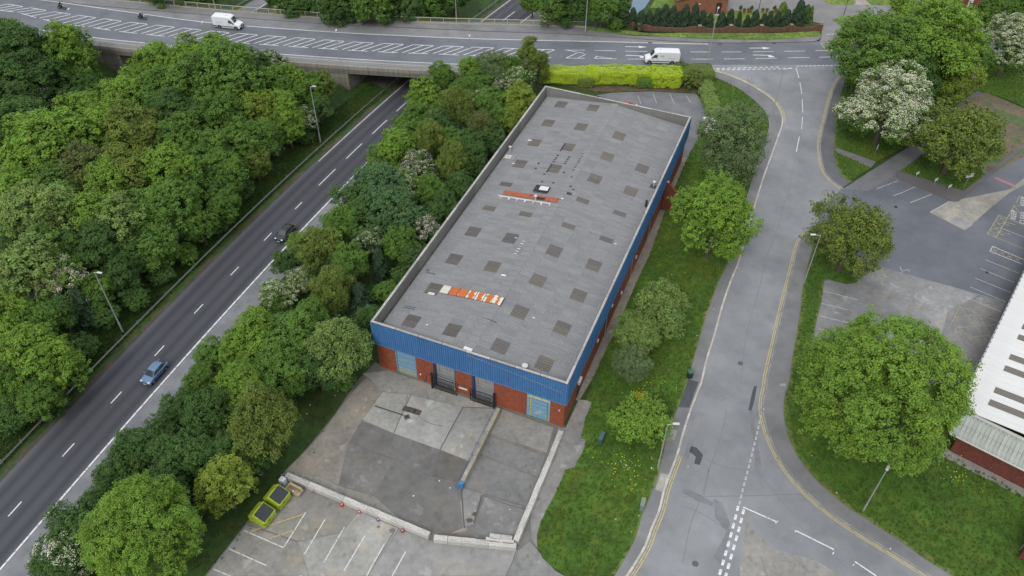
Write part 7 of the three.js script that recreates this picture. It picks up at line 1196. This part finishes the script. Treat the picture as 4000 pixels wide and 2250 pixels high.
function bikeAndRider(pos, turn, bikeLabel, riderLabel, helmet) {
  const t = thing('motorcycle', bikeLabel, 'motorcycle', pos, turn);
  for (const x of [-0.68, 0.72]) { const w = new THREE.Group(); w.name = 'wheel'; w.position.set(x, 0.32, 0); t.add(w); mesh('tyre', new THREE.TorusGeometry(0.27, 0.065, 8, 22), M.rubber, w); mesh('rim', merge([new THREE.TorusGeometry(0.2, 0.02, 6, 18), box(0.38, 0.03, 0.03), box(0.03, 0.38, 0.03)]), rimM, w); }
  mesh('engine', rbox(0.5, 0.32, 0.3, 0.06, 0.03, 0.45, 0), std([0.05, 0.05, 0.055], { metalness: 0.4 }), t); mesh('tank', rbox(0.5, 0.24, 0.28, 0.1, 0.2, 0.8, 0), std([0.02, 0.02, 0.024], { roughness: 0.3 }), t); mesh('seat', rbox(0.75, 0.1, 0.26, 0.05, -0.4, 0.76, 0), M.black, t); mesh('fork', merge([rod(V(0.72, 0.32, 0.1), V(0.48, 0.98, 0.1), 0.03), rod(V(0.72, 0.32, -0.1), V(0.48, 0.98, -0.1), 0.03)]), std([0.25, 0.25, 0.26], { metalness: 0.6 }), t); mesh('handlebar', rod(V(0.46, 1.03, -0.36), V(0.46, 1.03, 0.36), 0.022), M.black, t); mesh('headlamp', new THREE.SphereGeometry(0.11, 12, 8).translate(0.64, 0.9, 0), lampGlass, t); mesh('swing_arm', merge([rod(V(-0.68, 0.32, 0.1), V(0, 0.42, 0.1), 0.03), rod(V(-0.68, 0.32, -0.1), V(0, 0.42, -0.1), 0.03)]), M.black, t); mesh('exhaust', rod(V(-0.75, 0.42, -0.17), V(0.05, 0.33, -0.17), 0.055), std([0.3, 0.3, 0.3], { metalness: 0.6 }), t); mesh('mudguard', new THREE.TorusGeometry(0.36, 0.05, 5, 12, 1.8).translate(-0.68, 0.33, 0), M.black, t);
  const p = thing('person', riderLabel, 'person', pos, turn); mesh('body', riderGeo, std([0.022, 0.024, 0.028], { roughness: 0.8 }), p); mesh('helmet', merge([new THREE.SphereGeometry(0.15, 16, 12).scale(1.1, 1.05, 0.95).translate(0.15, 1.62, 0)]), std(helmet, { roughness: 0.3 }), p); mesh('visor', new THREE.SphereGeometry(0.153, 14, 8, -0.7, 1.4, 1.2, 0.6).scale(1.1, 1.05, 0.95).rotateY(Math.PI).translate(0.155, 1.62, 0), carGlass, p); mesh('backpack', rbox(0.16, 0.36, 0.28, 0.06, -0.26, 1.22, 0), M.black, p);
}
{ const [a, b] = [[-99.16,-169.54],[-80.03,-165]]; const h = -0.21; bikeAndRider([a[0], 0.01, a[1]], h, 'black motorcycle on the bridge, rider in dark helmet', 'person in black leathers and dark helmet riding a motorcycle', [0.02, 0.02, 0.024]); bikeAndRider([b[0], 0.01, b[1]], h, 'black motorcycle on the bridge, rider in pale helmet', 'person in black leathers and pale helmet riding a motorcycle', [0.5, 0.52, 0.54]); }

// ------------------------------------------------------------------ clipped hedges
function hedgeGeo(seed, L, Hh, D, leaf = 0.16) { const l = new Leaves(seed), r = l.r, n = makeNoise(9, seed + 3), N = Math.round((L * Hh * 2 + L * D + 2 * D * Hh) * 190); const rad = Math.min(D, Hh) * 0.3, half = [L / 2, Hh / 2, D / 2], w = [L * D, 2 * L * Hh, 2 * D * Hh], tot = w[0] + w[1] + w[2];
  for (let i = 0; i < N; i++) { const pick = r() * tot, q = [(2 * r() - 1) * half[0], (2 * r() - 1) * half[1], (2 * r() - 1) * half[2]], f = pick < w[0] ? 1 : pick < w[0] + w[1] ? 2 : 0; q[f] = f === 1 || r() < 0.5 ? half[f] : -half[f]; const c = q.map((v, k) => clamp(v, -half[k] + rad, half[k] - rad)), d = q.map((v, k) => v - c[k]), m = Math.hypot(...d) || 1, b = rad * (0.72 + 0.5 * n(q[0] / L * 0.9 + 0.5, q[2] / D * 0.5 + q[1] * 0.2 + 0.5) - 0.25 * r() * r()), u = d.map((v) => v / m);
    l.add(c[0] + u[0] * b, Hh / 2 + c[1] + u[1] * b, c[2] + u[2] * b, u[0] + 0.6 * l.rnd(), u[1] + 0.6 + 0.4 * l.rnd(), u[2] + 0.6 * l.rnd(), leaf * (0.7 + 0.6 * r()), leaf * 0.6, 0.82 + 0.36 * r()); } return l.build(); }
function hedge(label, [x, z], L, Hh, D, turn, tint, seed) { const t = thing('clipped_hedge', label, 'hedge', [x, 0.02, z], turn); mesh('foliage', hedgeGeo(seed, L, Hh, D), leafMat(tint), t); mesh('stems', merge(Array.from({ length: 6 }, (_, i) => rod(V(-L * 0.4 + i * L * 0.16, 0, 0), V(-L * 0.4 + i * L * 0.16 + 0.1, Hh * 0.6, 0.1), 0.05, 0.03))), M.bark, t).userData.kind = 'stuff'; }
{
  const q = [[10.73,-139.93],[18.81,-140.2],[24.56,-140.14],[29.08,-139.47],[25.18,-138.81],[13.74,-138.93],[35.37,-141.52]];
  hedge('golden clipped hedge, longest piece beside the poplars', q[0], 11.4, 3.1, 3.4, -0.02, 'gold', 61); hedge('golden clipped hedge, middle piece behind the warehouse', q[1], 9.8, 3.2, 3.4, 0.0, 'gold', 62); hedge('small golden hedge piece between two others', q[2], 5.6, 3.1, 3.2, 0.0, 'gold', 63); hedge('tall rounded golden hedge at the rear car park', q[3], 6.2, 3.5, 3.9, -0.05, 'gold', 64); hedge('dark green bush growing in front of the golden hedge', q[4], 3.4, 2.1, 2.4, 0, 'mid', 65); hedge('dull olive bush breaking the golden hedge', q[5], 3.2, 2.0, 2.6, 0, 'olive', 66); hedge('rounded olive bush at the corner of the rear car park', q[6], 6.4, 2.6, 4.4, 0, 'olive', 67);
  const s = [[36.61,-138.25],[36.45,-135.92],[36.54,-133.36],[36.53,-131.13],[36.59,-128.95]]; const lb = ['first from the road', 'second from the road', 'third from the road', 'fourth from the road', 'last, beside the willow']; s.forEach((p, i) => hedge('low clipped green hedge bush, ' + lb[i], p, 2.9, 1.4 + 0.2 * (i % 2), 2.2, 0.5, 'light', 70 + i));
}
// ------------------------------------------------------------------ gardens beyond the main road
{
  structure(mesh('forecourt', flat([[46.64,-186.9],[92.66,-187.77],[92.75,-171.14],[81.15,-169.64],[71.8,-169.48],[69.18,-167.4],[70.2,-164.42],[70.26,-161.68],[71.33,-159.61],[71.08,-157.38],[63.62,-157.37],[64.66,-159.5],[66.3,-165.59],[64.77,-166.5],[65.86,-170.66],[58.27,-170.01],[44.07,-172.1]], 0.035), withTex(asphaltTex, [0.33, 0.315, 0.31])), 'grey forecourt and drive of the house', 'drive');
  structure(mesh('drive_threshold', flat([[65.8,-160.83],[68.97,-161.12],[69.12,-160.64],[65.76,-160.35]], 0.045), M.concretePale), 'pale strip across the gateway', 'drive');
  structure(mesh('path', flat([[77.64,-180.3],[79.16,-180.33],[79.83,-174.73],[76.29,-174.8],[77.2,-176.85]], 0.06), withTex(concreteTex, [0.55, 0.48, 0.44])), 'pale pinkish garden path', 'path');
  // stream at the far end
  structure(mesh('stream', flat([[24.83,-169.29],[26.9,-169.65],[28.98,-172.62],[30.63,-176.68],[33.12,-182.3],[28.53,-182.21],[26.74,-176.61],[26.1,-173.23]], 0.03), new THREE.MeshPhysicalMaterial({ color: new THREE.Color().setRGB(0.16, 0.24, 0.32), roughness: 0.15 })), 'shallow blue grey stream beside the garden', 'stream'); structure(mesh('stream_bank', flat([[22.97,-167.98],[25.09,-168.97],[26.4,-173.24],[28.53,-182.21],[25.17,-182.15],[23.92,-175.2]], 0.02), M.soil), 'muddy bank of the stream', 'bank');
  // brick garden wall: piers with scooped panels between them
  const piers = [...[[26.49,-161.72]], ...[[39.06,-160.97],[45.7,-161.26],[52.19,-161.37],[58.55,-161.78],[65.03,-162.14]]], t = thing('garden_wall', 'scalloped brick garden wall with piers along the verge', 'wall');
  piers.forEach(([x, z], i) => { mesh('pier', mbox(0.6, 1.6, 0.6).translate(x, 0.8, z), M.brickWall, t); mesh('pier_cap', rbox(0.75, 0.12, 0.75, 0.03, x, 1.66, z), std([0.3, 0.24, 0.2]), t); if (!i) return; const [u, v] = piers[i - 1], L = Math.hypot(x - u, z - v) - 0.6, s = new THREE.Shape(); s.moveTo(0, 0); s.lineTo(L, 0); s.lineTo(L, 1.5); s.bezierCurveTo(L * 0.85, 1.5, L * 0.85, 1.0, L * 0.7, 1.0); s.lineTo(L * 0.3, 1.0); s.bezierCurveTo(L * 0.15, 1.0, L * 0.15, 1.5, 0, 1.5); s.lineTo(0, 0); const g = new THREE.ExtrudeGeometry(s, { depth: 0.24, bevelEnabled: false }); const o = mesh('wall_panel', g, M.brickWall, t), a = Math.atan2(-(z - v), x - u); o.position.set(u + 0.3 * Math.cos(a), 0, v - 0.3 * Math.sin(a) - 0.12); o.rotation.y = a; });
  mesh('ball_finial', new THREE.SphereGeometry(0.28, 14, 10).translate(piers[5][0], 1.95, piers[5][1]), std([0.36, 0.33, 0.3]), t);
  const w2 = thing('garden_wall', 'low dark garden wall with stone ball pier at the gateway', 'wall'), g0 = [[70.18,-162.1],[72.33,-162.5],[76.13,-162.93],[84.23,-163.44]]; mesh('pier', mbox(0.7, 1.5, 0.7).translate(g0[0][0], 0.75, g0[0][1]), M.brickWall, w2); mesh('ball_finial', new THREE.SphereGeometry(0.3, 14, 10).translate(g0[0][0], 1.8, g0[0][1]), std([0.36, 0.35, 0.33]), w2); for (let k = 0; k < 3; k++) { const [x, z] = g0[k], [u, v] = g0[k + 1], L = Math.hypot(u - x, v - z), o = mesh('wall_panel', mbox(L, 0.9 - k * 0.12, 0.26, L / 2, 0.45 - k * 0.06, 0), withTex(brickTex, [0.15, 0.11, 0.1]), w2); o.position.set(x, 0, z); o.rotation.y = Math.atan2(-(v - z), u - x); }
  const w3 = thing('garden_wall', 'dark low wall before the mown lawn behind the chestnuts', 'wall'), h0 = [[97.45,-167.51],[98.84,-166.66],[102.42,-166.97]]; for (let k = 0; k < 2; k++) { const [x, z] = h0[k], [u, v] = h0[k + 1], L = Math.hypot(u - x, v - z), o = mesh('wall_panel', mbox(L, 1.0, 0.26, L / 2, 0.5, 0), withTex(brickTex, [0.13, 0.1, 0.09]), w3); o.position.set(x, 0, z); o.rotation.y = Math.atan2(-(v - z), u - x); }
  const w4 = thing('garden_wall', 'low brick wall at the rough verge beside shrubs', 'wall'), k0 = [[22.86,-165.15],[25.34,-162.91]]; { const [x, z] = k0[0], [u, v] = k0[1], L = Math.hypot(u - x, v - z), o = mesh('wall_panel', mbox(L, 1.1, 0.26, L / 2, 0.55, 0), M.brickWall, w4); o.position.set(x, 0, z); o.rotation.y = Math.atan2(-(v - z), u - x); mesh('pier', mbox(0.5, 1.3, 0.5).translate(u, 0.65, v), M.brickWall, w4); }
  // brick outbuilding with tiled roof
  const [a, b] = [[35.58,-170.58],[46.43,-169.61]], L = Math.hypot(b[0] - a[0], b[1] - a[1]), hb = thing('brick_outbuilding', 'brick outbuilding with brown tiled roof and dark door', 'building', [a[0], 0, a[1]], Math.atan2(-(b[1] - a[1]), b[0] - a[0]));
  const s = new THREE.Shape(); s.moveTo(0, 0); s.lineTo(L, 0); s.lineTo(L, 3.5); s.lineTo(L * 0.5, 4.1); s.lineTo(0, 2.6); s.lineTo(0, 0); const bg = new THREE.ExtrudeGeometry(s, { depth: 9, bevelEnabled: false }); bg.translate(0, 0, -9); mesh('wall', bg, withTex(brickTex, [0.4, 0.2, 0.13]), hb);
  const rt = [[0.13, 0.09, 0.085], [0.15, 0.105, 0.095], [0.115, 0.08, 0.075]].map((c) => std(c)), l1 = Math.hypot(L * 0.5, 1.5), a1 = Math.atan2(1.5, L * 0.5); for (let k = 0; k < 22; k++) { const m = mesh('roof_tile_course', box(l1 / 22 + 0.06, 0.05, 9.6), rt[k % 3], hb); const u = (k + 0.5) / 22; m.position.set(L * 0.5 * u - 0.1, 2.68 + 1.5 * u, -4.5); m.rotation.z = a1 - 0.06; } for (let k = 0; k < 20; k++) { const m = mesh('roof_tile_course', box(L * 0.5 / 20 + 0.06, 0.05, 9.6), rt[(k + 1) % 3], hb), u = (k + 0.5) / 20; m.position.set(L * (0.5 + 0.5 * u), 4.2 - 0.6 * u, -4.5); m.rotation.z = -0.04; }
  mesh('door', mbox(1.15, 2.6, 0.1, L * 0.83, 1.3, 0.04), std([0.05, 0.03, 0.03]), hb); mesh('wall_lamp', rbox(0.5, 0.12, 0.3, 0.03, L * 0.44, 2.2, 0.2), M.whitePlastic, hb); mesh('step', box(3.2, 0.12, 0.8, L * 0.92, 0.06, 0.5), std([0.5, 0.48, 0.45]), hb);
  // house behind the chestnuts
  const [c0] = [[99.96,-173.1]], h2 = thing('brick_house', 'red brick house wall with teal bin behind the chestnuts', 'house', [c0[0], 0, c0[1]], 0.05); mesh('wall', mbox(7, 5, 8, 0.2, 2.5, -5), withTex(brickTex, [0.3, 0.11, 0.08]), h2); mesh('roof', (() => { const q = new THREE.Shape(); q.moveTo(-4, 0); q.lineTo(4, 0); q.lineTo(0, 2.6); q.lineTo(-4, 0); const g = new THREE.ExtrudeGeometry(q, { depth: 8.6, bevelEnabled: false }); g.translate(0.2, 5, -9.3); return g; })(), rt[0], h2); mesh('window', merge([box(1.3, 1.2, 0.08, -1.2, 1.6, -0.98)]), M.darkGlass, h2); mesh('door', box(1.0, 2.1, 0.08, 1.6, 1.05, -0.98), M.whitePlastic, h2);
  const [d0] = [[101.6,-174.26]]; const bn = thing('wheelie_bin', 'teal wheelie bin against the red brick house', 'bin', [d0[0], 0.03, d0[1]], 0.3); mesh('bin_body', rbox(0.6, 0.95, 0.65, 0.05, 0, 0.5, 0), std([0.05, 0.2, 0.2]), bn); mesh('lid', rbox(0.64, 0.08, 0.72, 0.03, 0, 1.02, 0), std([0.04, 0.16, 0.17]), bn); mesh('wheel', new THREE.CylinderGeometry(0.1, 0.1, 0.6, 10).rotateZ(Math.PI / 2).translate(0, 0.1, -0.28), M.rubber, bn);
  // flower pots in a row
  const terra = std([0.4, 0.13, 0.06]), potPx = [[49.64,-170.57],[50.57,-170.52],[51.46,-170.6],[52.06,-170.55],[54.62,-170.66],[55.56,-170.68],[57.1,-170.64],[57.65,-170.52]]; potPx.forEach(([x, z], i) => { const p = thing('flower_pot', i % 3 ? 'small terracotta flower pot at the lawn edge' : 'flower pot holding a clipped green plant', 'pot', [x, 0.05, z], 0, i % 3 ? 'terracotta pots at the lawn edge' : 'planted pots at the lawn edge'); mesh('pot', new THREE.CylinderGeometry(0.3, 0.2, 0.55, 12).translate(0, 0.275, 0), terra, p); const pl = mesh('plant', proto('shrub', i % 3).leaves, leafMat(i % 3 ? 'mid' : 'dark'), p); pl.scale.set(0.4, i % 3 ? 0.35 : 0.7, 0.4); pl.position.y = 0.5; });
  // conifer hedge behind the wall and single conifers
  const con = [
['conifer',22.1,-163.5,1.25,'pine',0],
['conifer',23.3,-163.8,1.35,'pine',0],
['conifer',25.2,-164,1.35,'pine',0],
['conifer',26.8,-162.4,1.52,'pine',0],
['conifer',28.6,-163.5,1.53,'pine',0],
['conifer',30.3,-163.5,1.44,'pine',0],
['conifer',31.9,-163.7,1.63,'pine',0],
['conifer',33.6,-163.4,1.54,'pine',0],
['conifer',35,-163.7,1.27,'pine',0],
['conifer',36.3,-163.7,1.72,'pine',0],
['conifer',38.2,-163.4,1.72,'pine',0],
['conifer',40,-163.5,1.37,'pine',0],
['conifer',41.5,-163,1.27,'pine',0],
['conifer',43.8,-162.8,1.37,'pine',0],
['conifer',46.1,-164.5,1.29,'pine',0],
['conifer',47.6,-163.1,1.1,'pine',0],
['conifer',51,-163.1,1.57,'pine',0],
['conifer',53,-163.4,1.2,'pine',0],
['conifer',54.2,-163.4,1.21,'pine',0],
['conifer',55.7,-163.1,1.21,'pine',0],
['conifer',57.3,-165.8,1.7,'olive',0],
['conifer',57.6,-162.9,1.67,'pine',0],
['conifer',60.1,-163.5,1.87,'pine',0],
['conifer',62.8,-166.4,1.52,'dark',0],
['conifer',64.6,-168.6,0.77,'olive',0],
['conifer',44.6,-164.2,1.01,'pine',0],
['conifer',49.5,-163.5,1.02,'pine',0]
];
  con.forEach((row, i) => plant(row, i === 20 ? 'yellowish upright conifer in the garden hedge' : i === 23 ? 'broad dark conifer near the gateway drive' : i === 24 ? 'small narrow conifer at the edge of the drive' : 'blackish conifer of the row behind the garden wall', i === 20 || i === 23 || i === 24 ? undefined : 'conifers behind the garden wall'));
}
// ------------------------------------------------------------------ grass tufts and wild flowers
{
  const blade = (() => { const p = [], r = rng(9); for (let k = 0; k < 9; k++) { const a = r() * 6.28, o = 0.1 * r(), x = Math.cos(a * 3) * o, z = Math.sin(a * 3) * o, h = 0.16 + 0.2 * r(), w = 0.03, lx = Math.cos(a) * 0.16 * r(), lz = Math.sin(a) * 0.16 * r(); p.push(x - w * Math.sin(a), 0, z + w * Math.cos(a), x + w * Math.sin(a), 0, z - w * Math.cos(a), x + lx, h, z + lz); } const g = new THREE.BufferGeometry(); g.setAttribute('position', new THREE.Float32BufferAttribute(p, 3)); g.computeVertexNormals(); return g; })();
  const inside = (p, q) => { let c = false; for (let i = 0, j = q.length - 1; i < q.length; j = i++) if ((q[i][1] > p[1]) !== (q[j][1] > p[1]) && p[0] < (q[j][0] - q[i][0]) * (p[1] - q[i][1]) / (q[j][1] - q[i][1]) + q[i][0]) c = !c; return c; };
  const r = rng(31), spots = [], cover = [];
  for (const [pts, y, dens] of lawns) { let x0 = 1e9, x1 = -1e9, z0 = 1e9, z1 = -1e9; for (const [x, z] of pts) { x0 = Math.min(x0, x); x1 = Math.max(x1, x); z0 = Math.min(z0, z); z1 = Math.max(z1, z); } x0 = Math.max(x0, -60); const n = Math.round((x1 - x0) * (z1 - z0) * 11 * dens); for (let i = 0; i < n; i++) { const x = lerp(x0, x1, r()), z = lerp(z0, z1, r()); if (inside([x, z], pts)) spots.push([x, y, z, dens < 1 ? 0.35 : 1]); } }
  // the verge beside the near carriageway and the bank beside the yard
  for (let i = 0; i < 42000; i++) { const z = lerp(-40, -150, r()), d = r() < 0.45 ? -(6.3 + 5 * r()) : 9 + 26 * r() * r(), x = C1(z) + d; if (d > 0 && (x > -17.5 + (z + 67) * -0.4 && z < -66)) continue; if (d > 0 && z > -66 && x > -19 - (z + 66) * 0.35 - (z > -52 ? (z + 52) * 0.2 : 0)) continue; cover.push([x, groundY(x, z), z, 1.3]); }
  const mk = (list, m, name, label, s0, seed) => { const im = new THREE.InstancedMesh(blade, m, list.length), o = new THREE.Object3D(), q = rng(seed), c = new THREE.Color(), n = makeFbm(7, 4, 88); list.forEach(([x, y, z, s], i) => { o.position.set(x, y - 0.02, z); o.rotation.y = q() * 6.28; o.scale.set(1.1, s * s0 * (0.6 + 0.8 * q()), 1.1); o.updateMatrix(); im.setMatrixAt(i, o.matrix); const k = 0.55 + 0.5 * q() + 0.5 * (n(x / 30, z / 30) - 0.5), dry = clamp(n(x / 45 + 0.4, z / 45) * 2.4 - 1.0) * 0.35; im.setColorAt(i, c.setRGB(k * (0.66 + dry), k * 0.95, k * 0.5)); }); im.name = name; im.castShadow = im.receiveShadow = true; im.userData = { kind: 'stuff', label, category: 'grass' }; scene.add(im); };
  mk(spots, both(std([0.225, 0.3, 0.075])), 'grass', 'rough green grass on verges, lawns and banks', 1, 5);
  mk(cover, both(std([0.13, 0.19, 0.06])), 'dark_grass', 'dark green grass on the carriageway verge and bank', 1, 6);  // same grass blades in one darker green than the lawns
  const fl = new THREE.InstancedMesh(new THREE.IcosahedronGeometry(0.055, 0), std([0.7, 0.62, 0.04]), 420), o = new THREE.Object3D(); const beds = [[15.84,-63.26],[16.43,-62.77],[15.52,-62.63],[18.52,-64.87],[23.6,-85.05],[11.83,-53.87],[13.42,-51.21],[13.32,-52.53],[51.26,-52.89],[52.11,-51.57],[47.12,-54.2],[45.54,-56.41],[14.66,-54.44]]; for (let i = 0; i < 420; i++) { const b = beds[i < 200 ? i % 3 : i % beds.length], sp = i < 200 ? 1.0 : 2.6; o.position.set(b[0] + sp * (r() + r() - 1), 0.26 + 0.12 * r() + (i < 200 ? 0.5 * r() : 0), b[1] + sp * (r() + r() - 1)); o.scale.setScalar(0.7 + 0.8 * r()); o.updateMatrix(); fl.setMatrixAt(i, o.matrix); } fl.name = 'wild_flowers'; fl.userData = { kind: 'stuff', label: 'yellow wild flowers scattered in the grass', category: 'flowers' }; scene.add(fl);
}

renderer.render(scene, camera);
